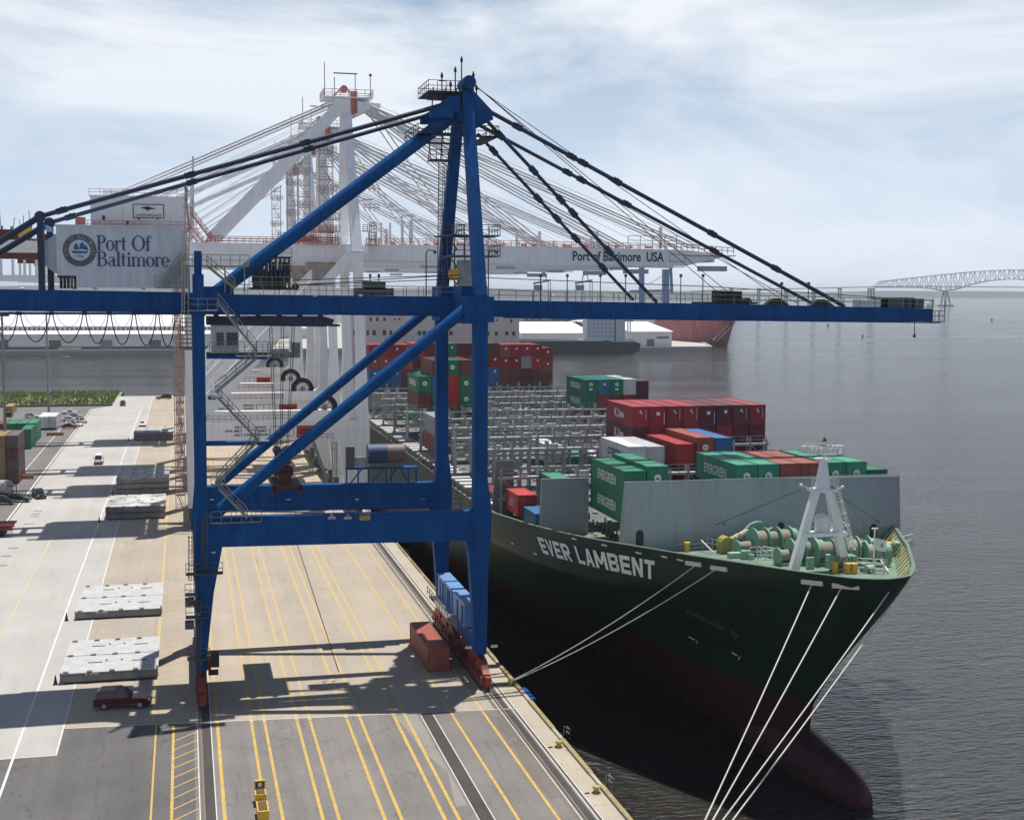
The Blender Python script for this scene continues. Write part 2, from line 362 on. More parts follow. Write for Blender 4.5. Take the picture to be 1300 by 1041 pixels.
CFACE = mat('quay_wall_concrete', (0.13, 0.12, 0.10), 0.9, var=0.3, scale=0.4, streak=0.3)
q = MB()
# outline: water front x=33.9; far end y=542 for x>-25; the yard ends at y=505 on the land side
q.prism([(-420, -60), (33.9, -60), (33.9, 541), (-25, 541), (-25, 497), (-420, 497)], 'z', -9, 0).build('quay', [CFACE])
tag(bpy.data.objects['quay'], kind='structure')
def sheet(name, pts, m, z):
    o = MB().add([(x, y, z) for x, y in pts], [tuple(range(len(pts)))]).build(name, m); return tag(o, kind='structure')
sheet('pavement', [(-420, -60), (33.9, -60), (33.9, 541), (-25, 541), (-25, 497), (-420, 497)], YARD, 0.004)
sheet('pavement', [(-31, 123.8), (-11.75, 123.8), (-11.75, 541), (-25, 541), (-25, 497), (-31, 486)], PALE, 0.008)
sheet('pavement', [(-11.75, 131.4), (33.3, 127.7), (33.3, 541), (-11.75, 541)], TAN, 0.008)
sheet('pavement', [(-60, -60), (0.4, -60), (0.4, 130.4), (-11.75, 131.4), (-11.75, 123.8), (-60, 123.8)], ASPH, 0.008)
sheet('pavement', [(0.4, -60), (33.3, -60), (33.3, 127.7), (0.4, 130.4)], LANE, 0.008)
sheet('pavement', [(31.95, -60), (33.9, -60), (33.9, 541), (31.95, 541)], EDGE, 0.012)
PATCH = ground_mat('pale_patch_concrete', (0.27, 0.252, 0.235), (0.25, 0.235, 0.22), 0, 0, 0.1)
sheet('pavement', [(21.0, 104), (21.9, 112), (20.6, 117.5), (20.2, 124.5), (19.6, 128.4), (21.6, 128.4), (21.9, 112), (21.95, 104)][:5] + [(22.0, 128.4), (22.0, 104)], PATCH, 0.012)
DARKC = ground_mat('dark_joint_concrete', (0.07, 0.065, 0.062), (0.055, 0.052, 0.05), 0, 4, 0.15)
STAIN = ground_mat('stained_concrete', (0.19, 0.165, 0.145), (0.15, 0.135, 0.12), 0, 0, 0.15)
def strip(mb, x0, x1, y0, y1, z): mb.add([(x0, y0, z), (x1, y0, z), (x1, y1, z), (x0, y1, z)], [(0, 1, 2, 3)])
t_ = MB(); strip(t_, 1.15, 1.95, -60, 541, 0.016); strip(t_, 22.35, 23.45, -60, 127.9, 0.016); strip(t_, 30.75, 31.35, -60, 541, 0.016); strip(t_, 31.7, 31.85, -60, 541, 0.016)
tag(t_.build('rail_trench', DARKC), kind='structure')
t_ = MB(); strip(t_, 29.85, 30.4, -60, 541, 0.016)
t_.add([(29.0, 104, .016), (29.85, 104, .016), (29.85, 118, .016), (29.3, 118, .016), (28.8, 113.5, .016), (28.7, 109.5, .016)], [(0, 1, 2, 3, 4, 5)])
t_.add([(29.2, 119.5, .016), (29.85, 119.5, .016), (29.85, 125.5, .016), (29.4, 125.5, .016), (28.9, 122, .016)], [(0, 1, 2, 3, 4)])
tag(t_.build('damp_stain', STAIN), kind='structure')
# crane rails and light steel edge angles
RAILM = mat('worn_rail_steel', (0.30, 0.25, 0.21), 0.4, metal=0.6, var=0.2, scale=3)
EDGEANG = mat('pale_edge_angle', (0.62, 0.60, 0.56), 0.6, var=0.2, scale=2)
r_ = MB()
for x in (0.95, 30.55): r_.box(x - .05, x + .05, -60, 541, 0.0, 0.12); r_.box(x - .12, x + .12, -60, 541, 0.0, 0.03)
tag(r_.build('crane_rail', RAILM), kind='structure')
r_ = MB()
for x in (0.72, 2.0, 22.28, 23.52, 30.3, 31.55, 31.9): r_.box(x - .04, x + .04, -60, 541 if x < 20 or x > 29 else 127.8, 0.0, 0.026)
tag(r_.build('steel_edge_angle', EDGEANG), kind='structure')
# painted markings (worn)
def paint_mat(name, col, under, wear=0.5):
    m = bpy.data.materials.new(name); m.use_nodes = True; t = m.node_tree; b = t.nodes['Principled BSDF']; n = t.nodes.new; l = t.links.new
    b.inputs['Roughness'].default_value = 0.8
    geo = n('ShaderNodeNewGeometry'); no = n('ShaderNodeTexNoise'); no.inputs['Scale'].default_value = 1.6; no.inputs['Detail'].default_value = 9; no.inputs['Roughness'].default_value = 0.75
    l(geo.outputs['Position'], no.inputs['Vector']); r = n('ShaderNodeMapRange'); r.inputs['From Min'].default_value = 0.45; r.inputs['From Max'].default_value = 0.72; r.inputs['To Min'].default_value = 0; r.inputs['To Max'].default_value = wear
    l(no.outputs['Fac'], r.inputs['Value']); mx = n('ShaderNodeMix'); mx.data_type = 'RGBA'; mx.inputs[6].default_value = (*col, 1); mx.inputs[7].default_value = (*under, 1)
    l(r.outputs['Result'], mx.inputs[0]); l(mx.outputs[2], b.inputs['Base Color']); return m
YLN = paint_mat('worn_yellow_line_paint', (0.56, 0.36, 0.07), (0.22, 0.19, 0.15), 0.95)
YFAR = paint_mat('faded_yellow_line_paint', (0.49, 0.35, 0.15), (0.38, 0.32, 0.25), 0.95)
WLN = paint_mat('white_line_paint', (0.62, 0.62, 0.60), (0.40, 0.39, 0.37), 0.7)
yl = MB(); yf = MB()
for x, wd in ((2.62, .30), (5.85, .26), (7.1, .26), (10.2, .26), (11.45, .26), (15.0, .28), (16.3, .28), (19.65, .30), (20.75, .28), (25.35, .26), (28.5, .26)):
    strip(yl, x - wd / 2, x + wd / 2, -60, 129 - (x * .04), 0.022)
    y1 = 541
    if x > 16: y1 = 541
    strip(yf, x + .9 - wd / 2 * 1.15 if 4 < x < 29 else x - wd / 2, x + .9 + wd / 2 * 1.15 if 4 < x < 29 else x + wd / 2, 131, 541, 0.022) if False else strip(yf, x - wd * .6, x + wd * .6, 129.2 - x * .04, 541, 0.022)
strip(yl, -3.2, -3.04, -60, 131, 0.022); strip(yl, -1.62, -1.38, -60, 130, 0.022); strip(yf, -3.62, -3.25, 131.2, 541, 0.022)
y = 60
while y < 129:
    yl.add([(-1.38, y, .022), (0.66, y + 2.2, .022), (0.66, y + 2.42, .022), (-1.38, y + .22, .022)], [(0, 1, 2, 3)]); y += 2.42
y = 133
while y < 330:
    yf.add([(-3.25, y, .022), (-0.2, y + 1.7, .022), (-0.2, y + 1.9, .022), (-3.25, y + .2, .022)], [(0, 1, 2, 3)]); y += 2.6
yff = MB(); strip(yff, -22.15, -21.85, 124, 300, 0.022); tag(yff.build('lane_marking', paint_mat('nearly_gone_yellow_paint', (.50, .41, .26), (.42, .39, .34), .9)), kind='structure')
tag(yl.build('lane_marking', YLN), kind='structure'); tag(yf.build('lane_marking', YFAR), kind='structure')
wl = MB(); strip(wl, -15.5, -15.28, -60, 195, 0.022); wl.add([(-15.5, 195, .022), (-15.28, 195, .022), (-14.6, 480, .022), (-14.85, 480, .022)], [(0, 1, 2, 3)])
strip(wl, -31.6, -31.3, 124, 486, 0.022); strip(wl, -36.0, -35.8, 200, 440, 0.022)
wl.add([(-11.75, 131.4, .026), (33.3, 127.7, .026), (33.3, 127.82, .026), (-11.75, 131.52, .026)], [(0, 1, 2, 3)])
strip(wl, -11.8, -11.66, 123.8, 541, 0.026); wl.add([(-31, 123.8, .026), (-11.75, 123.8, .026), (-11.75, 123.95, .026), (-31, 123.95, .026)], [(0, 1, 2, 3)])
tag(wl.build('lane_marking', WLN), kind='structure')
# dark drain slots in the pale apron
dm = MB()
for px, py in ((48, 649), (45.5, 652.5), (43, 655.5), (37, 665), (17, 696), (8, 706), (2, 718)):
    p = AZ(px, py); dm.box(p.x - .8, p.x + .8, p.y - .25, p.y + .25, 0.0, 0.02)
tag(dm.build('drain', BLACK), kind='structure')
dk = MB().beam((16.06, 144.7, .045), (18.0, 232, .045), .10, .05); tag(dk.build('ground_cable', BLACK), 'long black cable lying along the lanes under the blue crane', 'cable')

# -- quay coping, fenders, bollards, ladders
cp = MB().box(33.72, 34.05, -60, 541, 0.0, 0.22); y = 96.0
cope = cp.build('kerb', EDGE); tag(cope, kind='structure')
yk = MB(); y = 84.0
while y < 540: yk.box(33.68, 34.09, y, y + 9.2, 0.2, 0.26); y += 12.2
tag(yk.build('kerb', mat('faded_yellow_kerb', (.27, .225, .10), .8, var=.4, scale=1.5)), kind='structure')
def bollard(x, y, lab):
    r0 = empty('bollard', (x, y, 0), lab, 'bollard', 'bollards along the quay edge')
    b = MB().tube((x, y, .012), (x, y, .1), .42, 14).tube((x, y, .1), (x, y, .45), .24, 14, .2).tube((x, y, .45), (x, y, .6), .36, 14, .3); b.build('post', DYEL, r0)
    c = MB().box(x - 1.0, x - .6, y - .06, y + .06, .012, .1); c.build('anchor_plate', BLACK, r0)
    return r0
for x, y, l in ((33.1, 104.3, 'yellow bollard on the quay edge nearest the bottom right of the photo'), (33.1, 115.9, 'yellow bollard on the quay edge, alone between the two quay ladders'),
                (33.35, 135.6, 'yellow bollard holding two mooring lines beside the blue crane wheels'), (33.1, 90.4, 'yellow bollard holding the bow lines of the green ship')):
    bollard(x, y, l)
fend = []
for i, y in enumerate((133.5, 160, 186, 212)):
    f_ = MB().box(34.1, 34.9, y - 2.2, y + 2.2, -4.0, -.2).box(34.9, 35.05, y - 2.0, y + 2.0, -3.8, -.3)
    o = f_.build('fender', BLUE if i == 0 else DBLUE, origin=(34.5, y, -2)); tag(o, ['blue fender panel on the quay wall beside the two-line bollard', 'dark fender on the quay wall behind the crane wheels', 'dark fender on the quay wall, third from the near end', 'dark fender on the quay wall, farthest one before the ship side'][i], 'fender', 'fenders on the quay wall')
for y, l in ((118.9, 'white railed quay ladder, the farther of the two'), (105.9, 'white railed quay ladder, the nearer of the two')):
    r0 = empty('quay_ladder', (34.3, y, 0), l, 'ladder', 'ladders on the quay wall')
    MB().ladder((34.25, y, -4.2), (34.25, y, .2), .5, (0, 1, 0), False, .03).build('rungs', GALV, r0)
    MB().rail([(34.3, y - .5, .2), (34.9, y - .5, -.2), (34.9, y + .6, -.2)], .9, 1, .025).build('handrail', GALV, r0)

# -- grass bank at the far end of the yard
GR = mat('marsh_grass', (0.20, 0.23, 0.09), 0.9, var=0.3, scale=0.12)
GR2 = mat('dark_bank_shrubs', (0.10, 0.14, 0.05), 0.9, var=0.4, scale=0.3)
gb = MB()
nx, ny = 90, 10; vs = []
for j in range(ny + 1):
    for i in range(nx + 1):
        X = -420 + (395.0) * i / nx; Y = 505 + 92 * j / ny
        h = -1.8 + 1.0 * math.sin(math.pi * min(1, j / ny * 1.15)) + random.uniform(-.2, .25)
        if j == 0: h = -0.5
        if j == ny: h = -5.0
        if i == nx: h = min(h, -1.5)
        vs.append((X, Y, h))
gb.add(vs, [(j * (nx + 1) + i, j * (nx + 1) + i + 1, (j + 1) * (nx + 1) + i + 1, (j + 1) * (nx + 1) + i) for j in range(ny) for i in range(nx)])
tag(gb.build('bank', GR), kind='structure')
gt = MB()
for _ in range(11000):
    X = random.uniform(-110, -26); Y = random.uniform(506, 590); h = random.uniform(.3, 1.1) * (2.0 if random.random() < .06 else 1); a = random.uniform(0, 6.3); wq = random.uniform(.1, .4)
    b_ = -1.8 + 1.0 * math.sin(math.pi * min(1, (Y - 505) / 92 * 1.15)) - .1
    gt.mat_(1 if random.random() < (0.5 if Y < 530 else .12) else 0)
    dx, dy = math.cos(a) * wq, math.sin(a) * wq; lx, ly = random.uniform(-.4, .4), random.uniform(-.4, .4)
    gt.add([(X - dx, Y - dy, b_), (X + dx, Y + dy, b_), (X + dx * .5 + lx, Y + dy * .5 + ly, b_ + h), (X - dx * .6 + lx, Y - dy * .6 + ly, b_ + h * .85)], [(0, 1, 2, 3)])
tag(gt.build('tall_grass', [GR, GR2]), 'tall green marsh grass on the bank behind the yard', 'grass', kind='stuff')
wallc = MB().box(-420, -25.2, 497.2, 498.2, -2, .7); tag(wallc.build('sea_wall', CFACE), 'low dark wall between the yard and the grass bank', 'wall')
# ================================================================ BLUE GANTRY CRANE
BN, BF, BG1, BG2 = 138.3, 160.0, 145.5, 152.5      # near / far frame, near / far girder (distance along the quay)
bc = empty('gantry_crane', (16, 149.2, 0), 'blue ship to shore gantry crane spanning the painted lanes, boom out over the ship', 'crane')
def V(*a): return Vector(a)
def legx(mb, prof, y0, y1):   # prof: list of (xl, xr, z)
    n = len(prof); pts = [(a, z) for a, b, z in prof] + [(b, z) for a, b, z in reversed(prof)]
    return mb.prism(pts, 'y', y0, y1)
for yy, nm in ((BN, 'near'), (BF, 'far')):
    s = .65
    m = MB(); legx(m, [(.95, 1.75, 3.6), (.75, 2.6, 11), (.7, 3.55, 15.9), (.98, 2.15, 19), (1.0, 2.1, 22), (.95, 2.1, 41.2)], yy - s, yy + s)
    if nm == 'near':
        m.box(.97, 2.08, yy - .62, yy + .62, 41.2, 43.4).box(1.15, 1.9, yy - .4, yy + .4, 43.4, 45.7)
    m.build('leg', BLUE, bc)
    m = MB(); legx(m, [(29.95, 31.15, 3.4), (29.2, 31.35, 14), (28.75, 31.6, 15.6)] + [(29.65, 31.65, 18.6), (29.75, 31.2, 22), (29.7, 31.15, 38.2), (29.3, 31.6, 41.2)], yy - s, yy + s)
    m.build('leg', BLUE, bc)
    # upper mast leg leaning to the apex
    ya = 148.0 - 1.6 if nm == 'near' else 150.4
    MB().beam((30.45, yy, 41.2), (30.6, ya, 64.3 if nm == 'near' else 62.8), 1.35, 1.15, 1.2, 1.0, side=(1, 0, 0)).build('mast_leg', BLUE, bc)
    # portal beam and stiffener ribs
    m = MB(); m.prism([(2.1, 15.8), (28.8, 15.45), (28.8, 15.45), (30.2, 15.4), (30.2, 18.6), (2.1, 18.85)], 'y', yy - .6, yy + .6)
    m.box(2.2, 30, yy - .72, yy - .6, 18.55, 18.63).box(2.2, 30, yy + .6, yy + .72, 18.55, 18.63)
    m.build('portal_beam', BLUE, bc)
# portal haunch details, rails on portal beams
# girders and boom (slight droop of the boom)
for yy in (BG1, BG2):
    g = MB()
    A0, A1 = AY(-30, 367, BG1), AY(-30, 394.3, BG1)
    B0, B1 = AY(240, 371.5, BG1), AY(240, 397.4, BG1); C0, C1 = AY(270, 374, BG1), AY(270, 398.2, BG1); D0, D1 = AY(612, 377.5, BG1), AY(612, 402, BG1)
    g.prism([(A1.x, A1.z), (B1.x, B1.z), (C1.x, C1.z), (D1.x, D1.z), (D0.x, D0.z), (C0.x, C0.z), (B0.x, B0.z), (A0.x, A0.z)], 'y', yy - .5, yy + .5)
    g.box(A0.x, D0.x, yy - .62, yy + .62, (A1.z + D1.z) / 2 - .12, (A1.z + D1.z) / 2 - .02)
    g.build('girder', BLUE, bc)
    g = MB()
    P = [AY(x, y, BG1) for x, y in ((612, 402), (760, 404.5), (990, 407), (1182, 408.6), (1182, 392.2), (990, 387.6), (760, 383.6), (640, 382), (612, 380))]
    g.prism([(p.x, p.z) for p in P], 'y', yy - .5, yy + .5)
    P = [AY(x, y, BG1) for x, y in ((640, 403.2), (1190, 409.8))]
    g.beam((P[0].x, yy, P[0].z), (P[1].x, yy, P[1].z), 1.25, .12)
    g.build('boom', BLUE, bc)
xs = [AY(x, 390, BG1).x for x in (5, 110, 640, 760, 870, 980, 1100, 1178)]
m = MB()
for x, z in zip(xs, (40.6, 40.6, 39.8, 39.7, 39.5, 39.4, 39.3, 39.2)): m.box(x - .3, x + .3, BG1 + .5, BG2 - .5, z - .5, z + .5)
each(m, 'cross_beam', BLUE, bc)
# hinge block at the waterside mast
m = MB(); m.box(28.9, 31.7, 140.4, BG1 - .55, 38.4, 42.4).box(28.9, 31.7, BG2 + .55, 158, 38.4, 42.4); m.box(28.6, 31.8, BN - .75, BN + .9, 38.6, 41.3)
each(m, 'hinge_block', BLUE, bc)
m = MB().box(.9, 2.2, BN, BF, 39.2, 41.0); m.build('tie_beam', BLUE, bc)
# diagonal braces of the frames (pipes)
m = MB().tube((29.4, BN, 40.4), (2.6, BN, 18.9), .62, 12); m.build('brace', BLUE, bc)
p, q_ = AY(540, 399, BF), AY(276, 616, BF); m = MB().tube((29.9, BF, p.z + 1.4), (q_.x, BF, q_.z), .55, 12); m.build('brace', BLUE, bc)
# upper back brace pipe from apex to landside end of the girder
a, b = AY(592, 134, 147), AY(272, 374, 146.2)
m = MB().tube(a, b, .78, 14).box(b.x - 1.2, b.x + 2.0, 145.4, 147.0, 40.6, 42.2); m.build('back_brace', BLUE, bc)
# sill beams, bogies
for xc, nm in ((1.3, 'l'), (30.55, 'w')):
    MB().box(xc - .55, xc + .55, BN - .7, BF + .7, 3.0, 4.9).build('sill_beam', BLUE, bc)
    for k, yy in enumerate((BN + 3.2, BF - 3.2)):
        for dy in (-4.4, 0, 4.4):
            yc = yy + dy
            b = MB(); b.prism([(yc - 2.2, 1.6), (yc + 2.2, 1.6), (yc + .6, 2.7), (yc - .6, 2.7)], 'x', xc - .38, xc + .38)
            b.prism([(yc - 2.4, .55), (yc - .3, .55), (yc - .6, 1.5), (yc - 2.1, 1.5)], 'x', xc - .45, xc + .45).prism([(yc + .3, .55), (yc + 2.4, .55), (yc + 2.1, 1.5), (yc + .6, 1.5)], 'x', xc - .45, xc + .45)
            bo = b.build('bogie', RUSTRED, bc)
            wv = MB()
            for o in (-2.0, -.8, .8, 2.0): wv.tube((xc - .16, yc + o, .42), (xc + .16, yc + o, .42), .36, 14); wv.box(xc - .62, xc - .45, yc + o - .3, yc + o + .3, .6, 1.3)
            wv.build('wheel', RUSTRED, bo)
        b = MB(); b.prism([(yy - 5.4, 2.4), (yy + 5.4, 2.4), (yy + 1.8, 3.2), (yy - 1.8, 3.2)], 'x', xc - .42, xc + .42); b.box(xc + .42, xc + 1.0, yy - .6, yy + .6, 2.2, 3.4); b.build('equaliser', RUSTRED, bc)
    b = MB().box(xc - .3, xc + .3, BN - 4.4, BN - 3.6, .5, 1.5).box(xc - .3, xc + .3, BF + 3.8, BF + 4.6, .5, 1.5); b.build('rail_bumper', RUSTRED, bc)
# light blue electrical houses on the waterside sill
for y0, y1, h in ((142.0, 148.4, 7.6), (149.4, 152.6, 7.6), (153.4, 157.8, 7.6)):
    b = MB().box(29.6, 31.0, y0, y1, 4.92, h).box(29.5, 31.1, y0 - .1, y1 + .1, h, h + .12); o = b.build('switch_house', LBLUE, bc)
    d = MB(); d.box(29.56, 29.6, y0 + .6, y0 + 1.5, 5.1, 7.2).box(29.57, 29.6, (y0 + y1) / 2 + .2, (y0 + y1) / 2 + 1.0, 5.1, 7.2); d.build('door', BLUE, o)
b = MB().box(28.5, 29.5, 144.5, 158, 4.8, 4.9).rail([(28.5, 141, 4.9), (28.5, 159, 4.9)], 1.0, 1.6); b.build('walkway', GALV, bc)
for xx in (29.2, 32.0): MB().tube((xx - .5, BN - 1.2, 4.0), (xx + .2, BN - 1.2, 4.0), .16, 8).build('floodlight', OFFW, bc)

# apex head
m = MB()
m.box(29.4, 31.7, 145.6, 152.0, 60.8, 62.2).box(28.6, 29.7, 145.4, 151.7, 61.3, 63.0)
m.tube((30.7, 145.2, 64.5), (30.7, 148.4, 64.5), .75, 16)
p = AY(610, 120, 146); m.prism([(31.0, 63.8), (31.0, 59.4), (33.4, 60.6), (33.2, 61.6)], 'y', 145.3, 146.1).prism([(31.0, 63.8), (31.0, 59.4), (33.4, 60.6), (33.2, 61.6)], 'y', 151.2, 152.0)
m.prism([(29.0, 63.0), (29.0, 60.6), (26.4, 60.6), (26.4, 61.4)], 'y', 145.3, 146.0).prism([(29.0, 63.0), (29.0, 60.6), (26.4, 60.6), (26.4, 61.4)], 'y', 151.3, 152.0)
m.build('mast_head', BLUE, bc)
m = MB().box(24.9, 33.6, 144.4, 145.2, 58.6, 58.72).box(24.9, 33.6, 152.4, 153.4, 58.6, 58.72).box(24.9, 26.4, 144.4, 153.4, 58.6, 58.72).box(32.3, 33.8, 144.4, 153.4, 58.6, 58.72)
m.rail([(24.9, 144.4, 58.7), (33.8, 144.4, 58.7), (33.8, 153.4, 58.7), (24.9, 153.4, 58.7), (24.9, 144.4, 58.7)], 1.1, 1.5, .035)
m.box(26.2, 30.6, 145.4, 152, 63.4, 63.5).rail([(26.2, 145.4, 63.5), (30.2, 145.4, 63.5)], 1.1, 1.0, .03).rail([(26.2, 145.4, 63.5), (26.2, 152, 63.5), (30.6, 152, 63.5)], 1.1, 1.3, .03)
m.build('head_platform', BLACK, bc)
m = MB()
for px, py0, py1 in ((561, 130, 92), (578, 118, 85), (586, 118, 72), (601, 118, 91), (605, 124, 108), (572, 118, 103)):
    a_, b_ = AY(px, py0, 147), AY(px, py1, 147); m.grp(); m.tube(a_, b_, .07, 6)
    m.ball(b_ + V(0, 0, -.4), .18, 6, (1, 1, 1.8))
m.beam(AY(557, 103, 147), AY(566, 103, 147), .1, .1)
each(m, 'antenna', BLACK, bc)
# mast ladder tower on the far leg, cage ladder and platforms
m = MB(); a_ = AY(559, 368, 158.5); b_ = AY(561, 206, 155.5); m.ladder(a_, b_, .7, (1, 0, 0), True, .045)
m.build('mast_ladder', GALV, bc)
m = MB(); a_ = AY(556, 205, 154); b_ = AY(566, 140, 152)
for zz in (a_.z, a_.z + 3, a_.z + 7): m.box(a_.x - 1.1, a_.x + 1.6, 152.6, 155, zz, zz + .12)
for xx in (a_.x - 1.1, a_.x + .3, a_.x + 1.6): m.tube((xx, 154, a_.z), (xx + .3, 152.6, a_.z + 8.2), .07, 6)
m.rail([(a_.x - 1.1, 152.7, a_.z + .1), (a_.x + 1.6, 152.7, a_.z + .1)], 1.1, .7, .04).rail([(a_.x - 1.1, 152.7, a_.z + 3.1), (a_.x + 1.6, 152.7, a_.z + 3.1)], 1.1, .7, .04)
m.build('mast_stair', BLACK, bc)
m = MB()
for pz, x0, x1 in ((299.5, 554, 580), (299.5, 566, 625), (325, 565, 625)):
    a_, b_ = AY(x0, pz, 155), AY(x1, pz, 155); m.box(a_.x, b_.x, 151, 156.5, a_.z - .15, a_.z)
    m.rail([(a_.x, 151.0, a_.z), (b_.x, 151.0, a_.z)], 1.15, 1.3, .04).rail([(b_.x, 151.0, a_.z), (b_.x, 156.5, a_.z)], 1.15, 1.3, .04)
for px in (568, 577, 590, 600): m.tube(AY(px, 378, 154), AY(px, 299, 154), .07, 6)
for k in range(7):
    z = AY(575, 372 - k * 11, 154).z; x = AY(571 + (k % 2) * 9, 372, 154).x; x2 = AY(580 - (k % 2) * 9, 372, 154).x; m.beam((x, 154, z), (x2, 154, z + 1.1), .5, .08)
m.build('stair_tower', DGREY, bc)
a_ = AY(584, 326, 153); m = MB().box(a_.x - .2, a_.x + 1.6, 152.2, 153.8, 41.3, a_.z - .4); o = m.build('equipment_cabinet', GREY, bc)
a_ = AY(572, 345, 153); MB().box(a_.x, a_.x + .9, 152.3, 153.5, a_.z - 1.0, a_.z + .3).tube((a_.x - .2, 152.8, a_.z - .3), (a_.x + 1.2, 152.8, a_.z - .3), .5, 12).build('hoist_motor', YELLOW, bc)
m = MB()
for px in (541, 620):
    a_, b_ = AY(px, 378, 150), AY(px, 322, 150); m.grp(); m.tube(a_, b_, .07, 6); m.path([b_, b_ + V(.2, 0, .4), b_ + V(.9, 0, .3)], .06); m.ball(b_ + V(1.0, 0, .15), .22, 6)
each(m, 'lamp_post', DGREY, bc)

# stays (each stay a part; joints are pin plates)
def stay(px0, px1, y0, y1, r, jn, name='forestay', m_=DBLUE, xy=None):
    a, b = AY(px0[0], px0[1], y0), AY(px1[0], px1[1], y1)
    m = MB().tube(a, b, r, 8)
    for t in jn:
        c = a.lerp(b, t); d = (b - a).normalized(); m.beam(c - d * .55, c + d * .55, .34, .62, side=(0, 1, 0)); m.tube(c + V(0, -.3, .25), c + V(0, .3, .25), .14, 8)
    m.build(name, m_, bc); return a, b
stay((607, 134), (1072, 389), BG1, BG1, .24, (.10, .24, .27, .36, .62, .80))
stay((606, 158), (1038, 389), BG2, BG2, .21, (.06, .25, .29, .42, .68), xy=1)
stay((607, 142), (834, 384), BG1, BG1, .2, (.12, .30, .45, .52, .72))
stay((606, 170), (804, 381), BG2, BG2, .19, (.10, .38, .50, .62, .80))
stay((566, 132.5), (51, 275), BG1, BG1, .25, (.36, .645, .95), 'backstay')
stay((566, 140), (63, 283), BG2, BG2, .23, (.36, .655, .95), 'backstay')
for yy, px in ((BG1, 51), (BG2, 63)):
    t_, b_ = AY(px, 275 if yy == BG1 else 283, yy), AY(px, 366, yy)
    m = MB().beam(t_, V(t_.x, yy, 41.5), .62, .62).tube(t_ - V(0, .35, 0), t_ + V(0, .35, 0), .55, 14).tube(t_, (t_.x - 12.5, yy, 40.9), .33, 10); m.build('pylon', DBLUE, bc)
t_ = AY(51, 286, BG1); MB().beam((t_.x + .4, BG1, t_.z - .2), (t_.x + .4, BG2, t_.z - .2), .3, .5).build('cross_beam', LBLUE, bc)
p, q_ = AY(235, 237, BG1), AY(240, 292, BG1); m = MB().tube(p, q_, .1, 6).tube(AY(235, 237, BG1), AY(238, 243, BG2), .16, 6); m.build('stay_strut', GALV, bc)
# thin hoist ropes from the head to the boom
m = MB()
for a_, b_, y0 in (((600, 106), (925, 383), BG1 + .8), ((601, 107), (940, 384), BG1 + 2), ((614, 160), (1012, 385), BG1 + 3), ((600, 108), (1000, 386), BG1 + 4)): m.tube(AY(*a_, y0), AY(*b_, y0), .045, 5)
for a_, b_ in (((375, 362), (585, 349)), ((375, 362.5), (585, 354)), ((610, 352.5), (900, 364)), ((900, 364), (1185, 382)), ((372, 356), (560, 350))): m.tube(AY(*a_, 149), AY(*b_, 149), .05, 5)
each(m, 'hoist_rope', BLACK, bc)

# walkways and handrails along girder and boom
def topz(x):
    pts = [(AY(px, py, BG1).x, AY(px, py, BG1).z) for px, py in ((-30, 367), (240, 371.5), (270, 374), (612, 377.5), (640, 382), (760, 383.6), (990, 387.6), (1182, 392.2))]
    for (x0, z0), (x1, z1) in zip(pts[:-1], pts[1:]):
        if x <= x1: return z0 + (z1 - z0) * max(0, (x - x0)) / (x1 - x0)
    return pts[-1][1]
m = MB()
X = [5, 10, 15, 20, 25, 29]
m.grp(); m.rail([V(x, BG1 - .5, topz(x)) for x in X], 1.1, 1.9, .03)
m.grp(); m.rail([V(x, BG2 + .5, topz(x)) for x in X], 1.1, 1.9, .03)
X = [34, 40, 50, 60, 70, 80, 87.5]
m.grp(); m.rail([V(x, BG1 - .5, topz(x)) for x in X], 1.1, 2.1, .028); m.grp(); m.rail([V(x, BG2 + .5, topz(x)) for x in X], 1.1, 2.1, .028)
each(m, 'handrail', YGREEN, bc)
m = MB()
for px in (470, 481, 686, 762, 794, 864, 892, 992, 1026, 720): 
    a_ = AY(px, 378, 151.5); zt = AY(px, 352 if px < 900 else 362, 151.5).z; m.grp(); m.tube((a_.x, 151.5, topz(a_.x)), (a_.x, 151.5, zt), .06, 6); m.box(a_.x - .12, a_.x + .12, 151.3, 151.7, zt, zt + .35)
each(m, 'lamp_post', DGREY, bc)
# boom machinery
m = MB()
for px in (910, 916, 923, 929, 935): a_ = AY(px, 384, 147.5); m.box(a_.x - .22, a_.x + .22, 146.4, 148.6, topz(a_.x), topz(a_.x) + 1.55)
a_, b_ = AY(888, 383, 147), AY(958, 386, 147); m.box(a_.x, b_.x, 146.2, 149.5, topz(a_.x) - .02, topz(a_.x) + .22); m.tube((b_.x - 1.2, 146.3, topz(b_.x) + .3), (b_.x - 1.2, 147.6, topz(b_.x) + .3), .55, 12)
for px in (1043, 985): a_ = AY(px, 388, BG1); m.prism([(a_.x - 1.6, topz(a_.x)), (a_.x + 1.6, topz(a_.x)), (a_.x + .3, topz(a_.x) + .8), (a_.x - .5, topz(a_.x) + .8)], 'y', BG1 - .4, BG1 + .4)
each(m, 'rope_sheave_block', BLACK, bc)
for px, w_, h_ in ((1128, 3.2, 1.25), (1151, .9, 1.3), (1160, 1.6, 1.2)):
    a_ = AY(px, 388, 148); MB().box(a_.x - w_ / 2, a_.x + w_ / 2, 147, 149.5, topz(a_.x), topz(a_.x) + h_).build('junction_box', DGREY, bc)
a_ = AY(1090, 388, 148); MB().box(a_.x, a_.x + 3.6, 147, 149.5, topz(a_.x), topz(a_.x) + .9).build('junction_box', OFFW, bc)
e0, e1 = AY(1180, 408, BG1), AY(1195, 409, BG1)
